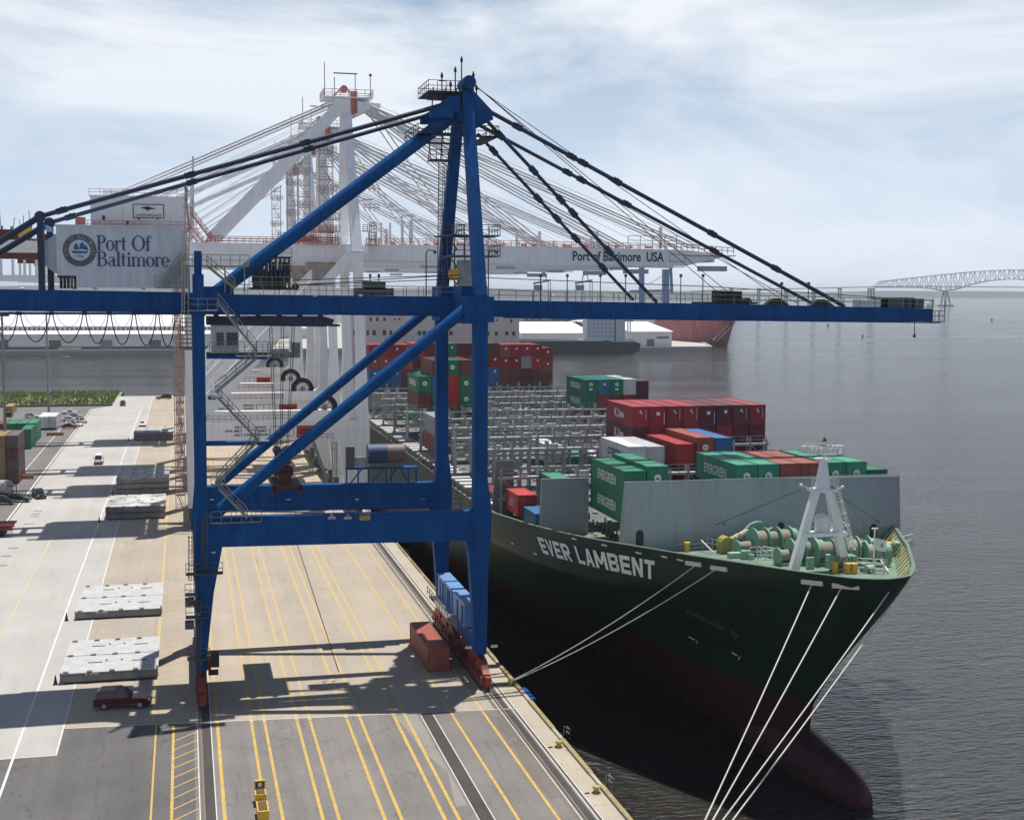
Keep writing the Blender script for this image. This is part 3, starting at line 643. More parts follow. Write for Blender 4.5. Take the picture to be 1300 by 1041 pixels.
m = MB().box(e0.x, e1.x, BG1 - .6, BG2 + .6, e1.z, e1.z + .15).rail([(e0.x, BG1 - .6, e1.z + .15), (e1.x, BG1 - .6, e1.z + .15), (e1.x, BG2 + .6, e1.z + .15)], 1.2, 1.0, .035)
m.rail([(e0.x, BG1 - .55, 40.1), (e0.x + .1, BG1 - .55, 40.1)], 1.1, 1).beam((e1.x, BG1 - .6, e1.z), (e1.x, BG1 - .6, e1.z + 2.6), .08, .08); m.build('tip_platform', GALV, bc)
a_, b_ = AY(1161, 408, 148), AY(1161, 425, 148); MB().tube(a_, b_, .05, 6).tube(b_, b_ + V(0, 0, -.35), .18, 8).build('pendant', BLACK, bc)
a_, b_ = AY(452, 372, 149), AY(475, 372, 149)
for px, py, w_, h_ in ((474, 375.5, 4.3, .85), (474.5, 367.5, 2.4, .9)):
    a_ = AY(px - w_ * 5.6, py, 149.5); MB().box(a_.x, a_.x + w_, 148.6, 150.4, a_.z, a_.z + h_).build('junction_box', DGREY, bc)
# machinery tower on the girder by the landside leg
m = MB(); a_, b_ = AY(318, 372, 147), AY(370, 372, 147)
m.box(a_.x, b_.x, 145.6, 152, 41.9, 42.15)
for k in range(9):
    x = a_.x + .3 + (b_.x - a_.x - .6) * k / 8; m.box(x - .12, x + .12, 146.0, 146.25, 42.15, 45.4 if k > 2 else 44.4)
    m.tube((x, 147 + (k % 3) * 1.2, 42.6), (x, 147 + (k % 3) * 1.2, 44.9), .16, 8)
m.box(a_.x + .4, a_.x + 1.6, 146.2, 148, 42.15, 44.1).box(a_.x + 1.5, b_.x - .5, 147.4, 150.5, 42.15, 43.9).box(a_.x + 2.2, b_.x, 146.0, 151, 43.9, 44.0).box(a_.x + 2.2, b_.x, 146.0, 151, 45.3, 45.42)
m.build('rope_tensioner', DBLUE, bc)
m = MB().rail([(a_.x - .2, 145.5, 42.15), (b_.x + .3, 145.5, 42.15)], 1.1, 1.1, .035).rail([(a_.x + 2.2, 145.9, 44), (b_.x, 145.9, 44)], 1.1, .9, .035).rail([(a_.x + 2.2, 145.9, 45.4), (b_.x, 145.9, 45.4)], .9, .9, .03)
m.build('handrail', YGREEN, bc)
a_ = AY(375, 364, 146.5); MB().tube((a_.x, 146, a_.z), (a_.x, 146.8, a_.z), .38, 14).build('sheave', BLACK, bc)
# landside stair head: platforms above the landside leg
m = MB(); a_, b_ = AY(232, 337, 142), AY(316, 337, 142)
m.box(a_.x, b_.x, 141.2, 144.5, a_.z - .12, a_.z).rail([(a_.x, 141.2, a_.z), (b_.x, 141.2, a_.z)], 1.1, 1.0, .035)
m.beam((a_.x + 6, 141.5, a_.z - .1), (b_.x, 141.5, a_.z + .3), .3, .3)
m.stair((a_.x + 2.4, 142, a_.z), (a_.x + 5.2, 142, 42.0), .8, (0, 1, 0), 1.0, .035)
for px in (232, 240, 285, 310): c = AY(px, 330, 142); m.tube((c.x, 141.6, 41.6), (c.x, 141.6, a_.z), .06, 6)
m.build('stair_head_platform', YGREEN, bc)

# machine house with lettering and port seal
h0, h1 = AY(71, 290, 144.2), AY(238, 290, 144.2); HZ = h1.z; HX0, HX1 = h0.x, h1.x
hb = AY(150, 365.5, 144.2).z
house = MB().prism([(HX0, AY(70, 350, 144.2).z), (HX0 + 1.85, AY(70, 350, 144.2).z), (HX0 + 1.85, hb), (HX1, hb), (HX1, HZ), (HX0, HZ)], 'y', 144.2, 154.4)
house.box(HX0 - .12, HX1 + .12, 144.05, 154.55, HZ, HZ + .18)
for k in range(1, 9): x = HX0 + (HX1 - HX0) * k / 9; house.box(x - .02, x + .02, 144.17, 144.2, hb + .05, HZ - .1)
ho = house.build('machine_house', HOUSEW, bc)
m = MB()
for k in range(5): m.box(HX0 + .2 + k * .35, HX0 + .38 + k * .35, 144.6, 146, 41.9, 43.2)
m.box(HX0, HX0 + 1.85, 144.4, 152, 43.0, 43.3); m.build('winch_frame', BLACK, bc)
a_ = AY(54, 300, 146); m = MB().prism([(a_.x, AY(54, 308, 146).z), (HX0, AY(70, 296, 146).z), (HX0, AY(70, 350, 146).z), (a_.x, AY(54, 336, 146).z)], 'y', 146, 153); m.build('house_annex', HOUSEW, bc)

# --- serif lettering drawn stroke by stroke
def stroke_letters():
    L = {}
    def q4(a, b, c, d): return [a, b, c, d]
    def stem(x, y0, y1, w=.13):
        w *= 1.2; return [q4((x - w / 2, y0), (x + w / 2, y0), (x + w / 2, y1), (x - w / 2, y1))]
    def serif(x, y, w=.30, h=.05, up=1): return [q4((x - w / 2, y), (x + w / 2, y), (x + w / 2, y + h * up), (x - w / 2, y + h * up))]
    def arc(cx, cy, rx, ry, a0, a1, tmin=.06, tmax=.165, n=18):
        r = []
        for i in range(n):
            t0, t1 = R(a0 + (a1 - a0) * i / n), R(a0 + (a1 - a0) * (i + 1) / n)
            def pt(t, o): th = tmin + (tmax - tmin) * abs(math.cos(t)); return (cx + (rx + o * th / 2) * math.cos(t), cy + (ry + o * (tmin if o else 0) / 2) * math.sin(t))
            r.append([pt(t0, -1), pt(t1, -1), pt(t1, 1), pt(t0, 1)])
        return r
    def bar(x0, y0, x1, y1, w=.05): 
        dx, dy = x1 - x0, y1 - y0; l_ = math.hypot(dx, dy); nx_, ny_ = -dy / l_ * w / 2, dx / l_ * w / 2
        return [[(x0 - nx_, y0 - ny_), (x1 - nx_, y1 - ny_), (x1 + nx_, y1 + ny_), (x0 + nx_, y0 + ny_)]]
    xh = .66
    L['P'] = (.66, stem(.18, 0, 1) + serif(.18, 0, .36) + serif(.13, 1, .26, .05, -1) + arc(.34, .74, .24, .235, -90, 90) + bar(.2, .975, .36, .975) + bar(.2, .505, .36, .505))
    L['o'] = (.60, arc(.30, xh / 2, .225, xh / 2, 0, 360))
    L['r'] = (.46, stem(.14, 0, xh, .12) + serif(.14, 0, .30) + serif(.09, xh, .16, .05, -1) + arc(.33, xh - .19, .15, .17, 35, 165, .05, .10) + [[(.36, xh - .12), (.46, xh - .12), (.46, xh - .02), (.36, xh - .02)]])
    L['t'] = (.40, stem(.17, .07, .88, .12) + bar(.02, xh - .03, .38, xh - .03) + arc(.28, .12, .09, .10, 180, 300, .05, .11))
    L['O'] = (.98, arc(.49, .5, .385, .5, 0, 360, .06, .18, 28))
    L['f'] = (.40, stem(.16, 0, .85, .12) + serif(.16, 0, .32) + bar(.0, xh - .03, .36, xh - .03) + arc(.29, .84, .13, .16, 50, 180, .05, .11) + [[(.32, .84), (.42, .84), (.42, .94), (.32, .94)]])
    L['B'] = (.76, stem(.18, 0, 1) + serif(.14, 0, .28) + serif(.14, 1, .28, .05, -1) + arc(.40, .765, .20, .21, -90, 90) + arc(.42, .28, .25, .255, -90, 90) + bar(.2, .975, .42, .975) + bar(.2, .54, .44, .54) + bar(.2, .025, .44, .025))
    L['a'] = (.58, stem(.42, .06, xh - .16, .12) + arc(.27, xh - .18, .15, .155, 0, 160, .05, .12) + arc(.26, .18, .16, .17, 60, 330, .045, .12) + bar(.26, .37, .42, .37) + bar(.44, .03, .56, .05, .07))
    L['l'] = (.32, stem(.16, 0, 1.02, .12) + serif(.16, 0, .30) + serif(.11, 1.02, .16, .05, -1))
    L['i'] = (.32, stem(.16, 0, xh, .12) + serif(.16, 0, .30) + serif(.11, xh, .16, .05, -1) + arc(.15, .88, .045, .045, 0, 360, .09, .09))
    L['m'] = (1.0, stem(.14, 0, xh, .12) + serif(.14, 0, .28) + serif(.09, xh, .16, .05, -1) + stem(.50, 0, xh - .17, .12) + serif(.5, 0, .26) + stem(.86, 0, xh - .17, .12) + serif(.86, 0, .26) + arc(.34, xh - .18, .16, .16, 0, 150, .05, .12) + arc(.70, xh - .18, .16, .16, 0, 150, .05, .12))
    L['e'] = (.56, arc(.29, xh / 2, .215, xh / 2, 0, 318, .06, .16, 24) + bar(.1, xh * .52, .5, xh * .52, .05))
    L[' '] = (.34, [])
    return L
SL = stroke_letters()
def serif_text(mb, s, x0, z0, h, y, width):
    tot = sum(SL[c][0] for c in s); kx = width / tot; x = x0
    for c in s:
        for qd in SL[c][1]: mb.add([(x + u * kx, y, z0 + v * h) for u, v in qd], [(0, 1, 2, 3)])
        x += SL[c][0] * kx
yt = 144.14
m = MB()
a_, b_ = AY(122.5, 318, yt), AY(192, 318, yt); t_ = AY(122, 299, yt); serif_text(m, 'Port Of', a_.x, a_.z, t_.z - a_.z, yt, b_.x - a_.x)
a_, b_ = AY(122.5, 338, yt), AY(215, 338, yt); t_ = AY(122, 319.5, yt); serif_text(m, 'Baltimore', a_.x, a_.z, t_.z - a_.z, yt - .004, b_.x - a_.x)
m.build('lettering', NAVYTXT, ho)
sc = AY(101, 317.8, yt); sr = (AY(122.3, 317, yt).x - AY(79.5, 317, yt).x) / 2
m = MB().disc(sc, (0, -1, 0), sr, 40, sr * .64).mat_(1).disc(sc + V(0, .01, 0), (0, -1, 0), sr * .64, 36)
m.mat_(2)
for (x, z, w_, h_) in ((-.36, .02, .34, .42), (-.02, .06, .38, .46)):
    m.prism([(sc.x + sr * (x), sc.z + sr * z), (sc.x + sr * (x + w_), sc.z + sr * z), (sc.x + sr * (x + w_ * .8), sc.z + sr * (z + h_ * .7)), (sc.x + sr * (x + w_ * .45), sc.z + sr * (z + h_)), (sc.x + sr * (x + w_ * .1), sc.z + sr * (z + h_ * .6))], 'y', yt - .01, yt - .005)
m.prism([(sc.x - sr * .5, sc.z - sr * .04), (sc.x + sr * .52, sc.z - sr * .06), (sc.x + sr * .42, sc.z - sr * .2), (sc.x - sr * .42, sc.z - sr * .2)], 'y', yt - .01, yt - .005)
m.prism([(sc.x + sr * .3, sc.z + sr * .02), (sc.x + sr * .56, sc.z - sr * .02), (sc.x + sr * .36, sc.z + sr * .4)], 'y', yt - .01, yt - .005)
m.mesh(text('1706', .01), face_front(V(sc.x, yt - .012, sc.z - sr * .38), sr * .55, sr * .2))
m.mat_(3)
import itertools
ring = 'PORT OF BALTIMORE'
for k, chh in enumerate(ring):
    if chh == ' ': continue
    an = R(200 - k * 13.6); c = V(sc.x + sr * .82 * math.cos(an), yt - .014, sc.z + sr * .82 * math.sin(an))
    vf = text(chh, .01); m.mesh(vf, Matrix.Translation(c) @ Matrix.Rotation(-(an - R(90)), 4, 'Y') @ face_front(V(0, 0, 0), sr * .13, sr * .2))
m.build('port_seal', [mat('seal_ring_grey_green', (0.075, 0.10, 0.095), .5, var=.05), mat('seal_white', (.62, .66, .70), .5, var=.05), mat('seal_ship_blue', (.02, .10, .30), .5, var=.05), mat('seal_letter_grey', (.30, .34, .33), .5, var=0)], ho)
m = MB().stair((AY(208, 362, 143).x, 143.3, 42.2), (AY(236, 325, 143).x, 143.3, 45.4), .8, (0, 1, 0), 1.0, .035).rail([(AY(197, 362, 143).x, 143.0, 42.1), (AY(237, 362, 143).x, 143.0, 42.1)], 1.1, 1.2, .03)
m.box(AY(197, 362, 143).x, AY(237, 362, 143).x, 142.8, 144.1, 41.95, 42.08); m.build('house_stair', GALV, bc)
# little lamps on the girder
m = MB()
for px in (28, 95, 121, 182, 400, 458, 702): a_ = AY(px, 367 if px < 200 else 376, BG1 - .6); m.ball(a_ + V(0, 0, .05), .17, 8, (1.4, 1, .8))
each(m, 'floodlight', OFFW, bc)

# trolley, operator cab, hoist ropes and spreader (stuff hanging between the girders)
a_, b_ = AY(262, 401, 147), AY(424, 401, 147)
m = MB().prism([(a_.x, 39.0), (b_.x - 1.0, 39.0), (b_.x, 38.7), (b_.x - .3, 38.0), (b_.x - 1.2, 37.9), (a_.x, 38.1)], 'y', 146.6, 151.4)
for k in range(6): x = a_.x + 1 + (b_.x - a_.x - 2.5) * k / 5; m.tube((x, 146.3, 39.15), (x, 147.1, 39.15), .28, 10)
m.box(b_.x - .4, b_.x + .7, 147.5, 148, 37.9, 38.15); m.build('trolley', DBLUE, bc)
m = MB().box(AY(268, 420, 147).x, AY(303, 420, 147).x, 147, 150, AY(280, 447, 147).z, 38.1)
cab = m.build('operator_cab', HOUSEW, bc)
cx0, cx1 = AY(268, 420, 147).x, AY(303, 420, 147).x; cz0 = AY(280, 447, 147).z
MB().box(cx0 + .55, cx0 + 1.3, 146.95, 147, cz0 + .7, cz0 + 2.1).box(cx0 + 1.6, cx1 - .1, 146.95, 147, cz0 + .7, cz0 + 2.1).build('window', GLASS, cab)
m = MB().rail([(cx0 - .2, 146.3, cz0), (cx1 + 5.5, 146.3, cz0)], 1.1, 1.3, .035).box(cx0 - .2, cx1 + 5.5, 146.2, 147.0, cz0 - .12, cz0); m.build('handrail', YGREEN, bc)
a_, b_ = AY(262, 452, 147), AY(339, 453, 147); MB().tube(a_, b_, .3, 10).tube(a_ + V(0, 0, .22), b_ + V(0, 0, .22), .18, 8).build('walkway_beam', BLUE, bc)
a_, b_ = AY(339, 450, 150), AY(380, 450, 150); MB().box(a_.x, b_.x, 149, 151, a_.z - .35, a_.z + .1).rail([(a_.x, 149, a_.z + .1), (b_.x, 149, a_.z + .1)], 1.1, .9, .03).box(b_.x - .8, b_.x, 149.3, 150.4, a_.z + .1, a_.z + 1.3).build('maintenance_platform', GALV, bc)
m = MB()
for px0, px1 in ((342, 349), (345, 351), (357, 356), (360, 358), (371, 364), (374, 366)): m.tube(AY(px0, 414, 149), AY(px1, 572, 149), .04, 5)
each(m, 'hoist_rope', BLACK, bc)
m = MB(); a_, b_ = AY(347, 600, 149), AY(371, 600, 149); z0 = AY(359, 613, 149).z; z1 = AY(359, 566, 149).z
m.box(a_.x, b_.x, 147.5, 150.5, z0 + 1.0, z0 + 1.9).box(a_.x + .2, b_.x - .2, 148, 150, z0 + 2.2, z1 - .8)
m.tube((a_.x + .5, 147.4, z1 - .6), (a_.x + .5, 150.6, z1 - .6), .5, 12).tube((b_.x - .5, 147.4, z1 - .6), (b_.x - .5, 150.6, z1 - .6), .5, 12)
m.box(a_.x - .4, b_.x + .5, 143.0, 155.0, z0, z0 + .55).box(a_.x - .5, a_.x - .2, 143, 143.4, z0 - .5, z0 + .6).box(b_.x + .3, b_.x + .6, 143, 143.4, z0 - .5, z0 + .6)
m.box(a_.x + .3, b_.x - .4, 145, 147, z0 + .5, z0 + 1.5).box(a_.x + .5, b_.x - .1, 151, 153.2, z0 + .5, z0 + 1.7)
m.build('spreader', mat('spreader_dark_red', (.10, .025, .018), .6, var=.4, scale=2), bc)

# festoon cable loops under the girder
m = MB(); m2 = MB()
pxs = [-8, 24, 65, 107, 139, 170, 200, 224]
for i in range(len(pxs) - 1):
    a_, b_ = AY(pxs[i] + 1.5, 397.5, 144.7), AY(pxs[i + 1] - 1.5, 397.8, 144.7); dep = (33 + i * 1.3) / 1700 * 144.7
    pts = [a_.lerp(b_, t) - V(0, 0, dep * (1 - (2 * t - 1) ** 2) ** .8) for t in [k / 18 for k in range(19)]]; m.path(pts, .06, 6)
    pts = [a_.lerp(b_, .1 + .8 * t) + V(0, .8, -dep * .48 * (1 - (2 * t - 1) ** 2) ** .8) for t in [k / 12 for k in range(13)]]; m2.path(pts, .025, 5)
    c = AY(pxs[i], 397, 144.7); m.box(c.x - .22, c.x + .22, 144.4, 145.2, c.z - .25, c.z + .1)
m.build('festoon_cable', BLACK, bc); m2.build('festoon_cable', DGREY, bc)

# landside stairs zig-zag and platforms between the legs
m = MB()
P1 = lambda x, y, Y=139.8: AY(x, y, Y)
def plat(m, x0, x1, py, Y0=137.0, Y1=139.2):
    a, b = AY(x0, py, Y0), AY(x1, py, Y0); m.box(a.x, b.x, Y0, Y1, a.z - .1, a.z); m.rail([(a.x, Y0, a.z), (b.x, Y0, a.z)], 1.15, 1.0, .03)
plat(m, 239, 276, 394)
for (a, b) in (((277, 385), (326, 446)), ((325, 455), (274, 498)), ((277, 505), (328, 559)), ((325, 562), (275, 614)), ((278, 620), (314, 657))):
    pa, pb = AY(*a, 137.6), AY(*b, 137.6); m.stair(pa, pb, .8, (0, 1, 0), 1.0, .03)
for x0, x1, py in ((268, 282, 505), (318, 342, 560), (268, 286, 616), (268, 332, 664), (300, 345, 452)): plat(m, x0, x1, py, 137.2, 138.2)
m.build('stair', GALV, bc)
m = MB(); a_, b_ = AY(264, 505, 138.2), AY(274, 505, 138.2); m.tube(a_, b_, .2, 8); a_, b_ = AY(262, 563, 138.2), AY(336, 562, 138.2); m.tube(a_, b_, .26, 10); m.build('landing_beam', BLUE, bc)
m = MB(); m.ladder(AY(260, 720, 137.3), AY(260, 655, 137.3), .45, (1, 0, 0), True, .03).ladder(AY(243, 735, 137.4), AY(243, 680, 137.4), .45, (1, 0, 0), True, .03).ladder(AY(252, 880, 137.3), AY(252, 760, 137.3), .4, (1, 0, 0), True, .03)
for x0, x1, py in ((236, 283, 730), (235, 248, 756), (236, 266, 785), (238, 266, 838), (240, 250, 765)): plat(m, x0, x1, py, 136.4, 137.6)
for py in (756, 785): a_ = AY(236, py, 137); m.box(a_.x - .1, a_.x + .8, 136.4, 137.5, a_.z - 1.0, a_.z - .3)
m.build('access_ladder', DGREY, bc)
a_ = AY(268, 835, 137.4); MB().box(a_.x, a_.x + .8, 137, 138.4, a_.z - .9, a_.z + .5).tube((a_.x - .3, 137, a_.z - 1.4), (a_.x + .7, 137, a_.z - 1.4), .3, 8).build('rail_clamp', BLACK, bc)
# caged lift tower beside the landside leg at girder level
m = MB(); a_, b_ = AY(229, 440, 141), AY(246, 440, 141); zt = 39.0; zb = AY(235, 441, 141).z
for x in (a_.x, (a_.x + b_.x) / 2, b_.x): m.beam((x, 140.5, zb), (x, 140.5, zt), .12, .12).beam((x, 142, zb), (x, 142, zt), .12, .12)
k = zb
while k < zt: m.beam((a_.x, 140.5, k), (b_.x, 140.5, k), .07, .07).beam((a_.x, 142, k), (b_.x, 142, k), .07, .07); k += .42
m.box(a_.x - .1, b_.x + .1, 140.3, 142.2, zb - .25, zb); m.build('lift_cage', mat('brown_lattice', (.28, .22, .16), .7, var=.3, scale=2), bc)
m = MB(); 
for x in (231, 234, 239): m.tube(AY(x, 400, 141.3), AY(x + 1, 243 if x == 234 else 292, 141.3), .06, 6)
k = 0
while k < 26: 
    c = AY(236, 394 - k * 5.6, 141.3); m.beam(c - V(.45, 0, 0), c + V(.35, 0, .5 if k % 2 else -.2), .06, .06); k += 1
m.build('cable_tray', mat('pale_rust_tray', (.50, .42, .36), .7, var=.3, scale=2), bc)
# signs on the near portal beam
for x0, x1, mt in ((414, 428, NAVYTXT), (434.5, 448.5, NAVYTXT), (456.5, 470, DYEL)):
    a_, b_ = AY(x0, 660.5, 137.7), AY(x1, 651.5, 137.7); o = MB().box(a_.x, b_.x, 137.64, 137.72, a_.z, b_.z).build('sign_plate', mt if mt is DYEL else mat('sign_purple_blue', (.015, .012, .16), .5, var=0), bc)
    if mt is not DYEL:
        mm = MB(); 
        for k in (.2, .42): mm.box(a_.x + .18, b_.x - .18, 137.63, 137.64, a_.z + (b_.z - a_.z) * k, a_.z + (b_.z - a_.z) * (k + .1))
        mm.prism([((a_.x + b_.x) / 2 - .2, a_.z + .48), ((a_.x + b_.x) / 2 + .2, a_.z + .48), ((a_.x + b_.x) / 2, a_.z + .66)], 'y', 137.62, 137.64); mm.build('sign_mark', WHTTXT, o)
m = MB().rail([(17, 138.9, 18.7), (28.5, 138.9, 18.7)], 1.1, 1.4, .03).rail([(5, 138.9, 18.7), (17, 138.9, 18.7)], 1.1, 2.0, .025); m.build('handrail', BLUE, bc)
m = MB()
for yy, pxs_ in ((BN - .62, (271, 253)), (BF - .62, (269, 366, 453, 537))):
    for px in pxs_: a_ = AY(px, {271: 701, 253: 780}.get(px, 634), yy); m.box(a_.x - .22, a_.x + .22, yy - .06, yy, a_.z - .06, a_.z + .06)
each(m, 'marker_lamp', OFFW, bc)
# cable reel stand on the far portal beam
m = MB(); Y0, Y1 = 159.2, 160.8; a_, b_ = AY(440, 595, Y0), AY(531, 595, Y0); zt = AY(480, 594, Y0).z; zb = 18.7
m.box(a_.x, b_.x, Y0, Y1, zt - .15, zt)
for f in (0, .16, .30, .55, .62, .86, .97): x = a_.x + (b_.x - a_.x) * f; m.beam((x, Y0, zb), (x, Y0, zt), .16, .16)
for f0, f1 in ((.04, .22), (.33, .52), (.55, .70), (.86, .74)): m.beam((a_.x + (b_.x - a_.x) * f0, Y0, zb), (a_.x + (b_.x - a_.x) * f1, Y0, zt), .14, .14)
m.build('reel_stand', BLUE, bc)
c0, c1, c2 = AY(468, 577, Y0), AY(491, 577, Y0), AY(514, 577, Y0)
m = MB().tube((c0.x, 160, c0.z), (c1.x, 160, c0.z), 1.15, 20); 
for k in range(7): x = c0.x + (c1.x - c0.x) * k / 6; m.tube((x - .04, 160, c0.z), (x + .04, 160, c0.z), 1.22, 20)
m.build('cable_drum', mat('dull_blue_drum', (.03, .075, .15), .6, var=.3, scale=2), bc); MB().tube((c1.x, 160, c0.z), (c2.x, 160, c0.z), 1.12, 20).build('cable_drum', mat('brown_pink_cable', (.16, .11, .105), .6, var=.2, scale=3), bc)
a_ = AY(440, 592, Y0); MB().box(a_.x, a_.x + 1.0, Y0 + .2, Y0 + 1.2, zt, zt + 2.6).build('equipment_cabinet', mat('olive_grey_cabinet', (.10, .11, .10), .6), bc)
a_ = AY(452, 580, Y0); MB().box(a_.x, c0.x, Y0 + .3, Y0 + 1.1, zt + .2, zt + 1.1).box(a_.x - .3, c0.x, Y0 + .3, Y0 + .6, zt + 1.1, zt + 1.3).build('drive_motor', GREY, bc)
# ================================================================ WHITE GANTRY CRANES (one built, three copied)
WC = 253.0
wc = empty('gantry_crane', (16, WC, 0), 'white super sized gantry crane nearest behind the blue crane, boom lettered Port of Baltimore USA', 'crane', 'white ship to shore cranes along the quay')
WN, WF, W1, W2 = 242.5, 263.5, 249.5, 256.5
for yy in (WN, WF):
    s = 1.0
    m = MB(); legx(m, [(.3, 2.5, 3.8), (.2, 3.4, 14.8), (.35, 2.2, 18.6), (.4, 2.0, 47.3)], yy - s, yy + s); m.build('leg', WHITE, wc)
    m = MB(); legx(m, [(28.6, 32.2, 3.6), (27.2, 32.7, 14.6), (26.6, 32.7, 17.0), (30.1, 32.5, 19.5), (30.4, 32.1, 30), (30.0, 31.6, 45.5), (28.9, 31.9, 48.6)], yy - s, yy + s); lg = m.build('leg', WHITE, wc)
    ya = 251.3 if yy == WN else 254.7
    MB().beam((30.6, yy if yy == WN else yy, 48.6), (29.9, ya, 75.8), 1.9, 1.5, 1.5, 1.2, side=(1, 0, 0)).build('mast_leg', WHITE, wc)
    MB().box(2.2, 28.8, yy - .9, yy + .9, 14.9, 18.4).build('portal_beam', WHITE, wc)
    MB().beam((2.2, yy, 18.4), (29.2, yy, 47.8), 1.3, 1.7, side=(0, 1, 0)).build('brace', WHITE, wc)
for yy in (W1, W2):
    MB().box(-21, 32.5, yy - .6, yy + .6, 47.3, 50.2).box(-21, 32.5, yy - .8, yy + .8, 47.25, 47.4).build('girder', WHITE, wc)
    m = MB(); m.prism([(33.0, 47.3), (70, 46.9), (96, 46.9), (103.5, 48.6), (103.5, 49.3), (96, 50.0), (70, 50.3), (33.0, 50.3)], 'y', yy - .6, yy + .6); m.prism([(33.0, 47.0), (96, 46.6), (96, 46.75), (33, 47.15)], 'y', yy - .85, yy + .85); m.build('boom', WHITE, wc)
m = MB(); 
for x in (-20, -8, 20, 31, 45, 60, 75, 90, 102): m.box(x - .4, x + .4, W1, W2, 47.7, 49.6)
each(m, 'cross_beam', WHITE, wc)
each(MB().box(28.6, 32.6, WN, WF, 47.2, 49.8).box(.4, 2.0, WN, WF, 45.6, 47.6), 'tie_beam', WHITE, wc)
for xc in (1.0, 30.55):
    MB().box(xc - .7, xc + .7, WN - 1.2, WF + 1.2, 3.2, 5.6).build('sill_beam', WHITE, wc)
    for yy in (WN, WF):
        b = MB(); b.prism([(yy - 4, 1.4), (yy + 4, 1.4), (yy + 1, 3.3), (yy - 1, 3.3)], 'x', xc - .5, xc + .5)
        for o in (-3.4, -1.9, 1.9, 3.4): b.tube((xc - .25, yy + o, .5), (xc + .25, yy + o, .5), .45, 12)
        b.build('bogie', DGREY, wc)
# apex
m = MB().box(27.6, 31.4, 250.2, 255.8, 74.2, 76.9).box(25.6, 34.6, 249.4, 256.6, 76.9, 77.1); m.prism([(31.4, 76.5), (31.4, 73.8), (34.2, 75.2), (34.2, 76.0)], 'y', 250, 251).prism([(31.4, 76.5), (31.4, 73.8), (34.2, 75.2), (34.2, 76.0)], 'y', 255, 256)
m.box(32.0, 36.2, 251, 254, 75.6, 76.3); m.build('mast_head', WHITE, wc)
m = MB().tube((29.4, 251, 79.2), (31.6, 251, 77.2), .16, 6).tube((29.4, 251, 79.2), (27.4, 251, 77.2), .16, 6).tube((29.4, 250.6, 78.6), (29.4, 251.4, 78.6), .7, 14).box(30.6, 31.8, 250, 252, 74.2, 78.2)
m.build('lifting_frame', ORANGE, wc)
m = MB().rail([(25.6, 249.4, 77.1), (34.6, 249.4, 77.1), (34.6, 256.6, 77.1), (25.6, 256.6, 77.1), (25.6, 249.4, 77.1)], 1.3, 1.5, .05); m.build('head_rail', mat('pale_rail', (.55, .45, .42), .6), wc)
m = MB(); 
for x, h in ((25.8, 6.2), (34.2, 4.0), (27.6, 3.6)): m.tube((x, 250, 77), (x, 250, 77 + h), .07, 6)
m.ball((34.2, 250, 81.2), .3, 8).box(27.4, 31.8, 249.8, 250, 81.2, 81.4).tube((31.4, 250, 77), (31.4, 250, 81.2), .07, 6); m.build('antenna', DGREY, wc)
# braces and stays
m = MB()
for yy in (WN + 1.5,): m.beam((28.6, 250.4, 75.4), (5.2, W1, 51.0), 1.3, 2.1, side=(0, 1, 0))
m.build('back_brace', WHITE, wc)
m = MB(); m.beam((28.6, 255.6, 75.4), (5.2, W2, 51.0), 1.3, 2.1, side=(0, 1, 0)); m.build('back_brace', WHITE, wc)
STAYM = mat('pale_stay_paint', (.62, .63, .65), .45, var=.05)
for y0, y1 in ((250.4, W1), (255.6, W2)):
    for x, dz in ((-12.3, 58.2), (1.8, 53.5)):
        m = MB().tube((27.8, y0, 76.6 if x < 0 else 71), (x, y1, dz), .17 if x < 0 else .07, 6)
        if x < 0: m.tube((27.8, y0, 75.9), (x, y1, dz - .6), .13, 6)
        m.build('backstay', STAYM, wc)
    for x, r_ in ((52.5, .13), (68.5, .15), (84.5, .17), (98.5, .17)):
        m = MB().tube((33.8, y0, 75.9), (x, y1, 50.4), r_, 6)
        if x in (84.5, 68.5, 98.5): m.tube((33.8, y0, 75.1), (x - 1.2, y1, 50.4), r_ * .8, 6)
        m.build('forestay', STAYM, wc)
    for k in range(3): MB().tube((33.0, y0 + .6, 77.0 - k * .5), (101 - k * 9, y1, 50.2), .05, 5).build('hoist_rope', STAYM, wc)
    for k, x in enumerate((-15, -7)): MB().tube((28, y0 + .4, 75.2), (x, y1, 53), .045, 5).build('hoist_rope', STAYM, wc)
MB().tube((2.0, W1, 52), (2.2, W1, 65.5), .18, 8).build('stay_strut', STAYM, wc)
# machine house
m = MB().box(-15.4, .95, 246.8, 263.4, 52.5, 57.9).box(-15.6, 1.15, 246.6, 263.6, 57.9, 58.1).box(-14, 0, 249, 257, 50.3, 52.5)
for k in range(1, 9): x = -15.4 + 16.35 * k / 9; m.box(x - .03, x + .03, 246.77, 246.8, 52.6, 57.8)
m.box(-13.4, -9, 249, 252, 58.1, 59.2)
wh = m.build('machine_house', mat('white_house_cladding', (.76, .77, .80), .5, var=.04, streak=.06), wc)
m = MB(); 
for px, py, w_, h_ in ((131.5, 276.5, .45, .7), (162, 283, .45, .7), (176, 278, .3, .3), (200, 278, .3, .3)): a_ = AY(px, py, 246.7); m.box(a_.x - w_ / 2, a_.x + w_ / 2, 246.66, 246.77, a_.z - h_ / 2, a_.z + h_ / 2)
each(m, 'vent', BLACK, wh)
a_ = AY(152, 271, 246.6); MB().box(a_.x - .45, a_.x + .45, 246.6, 246.76, a_.z - .7, a_.z + .7).build('door', OFFW, wh)
a_, b_ = AY(169, 277, 246.7), AY(208, 260, 246.7)
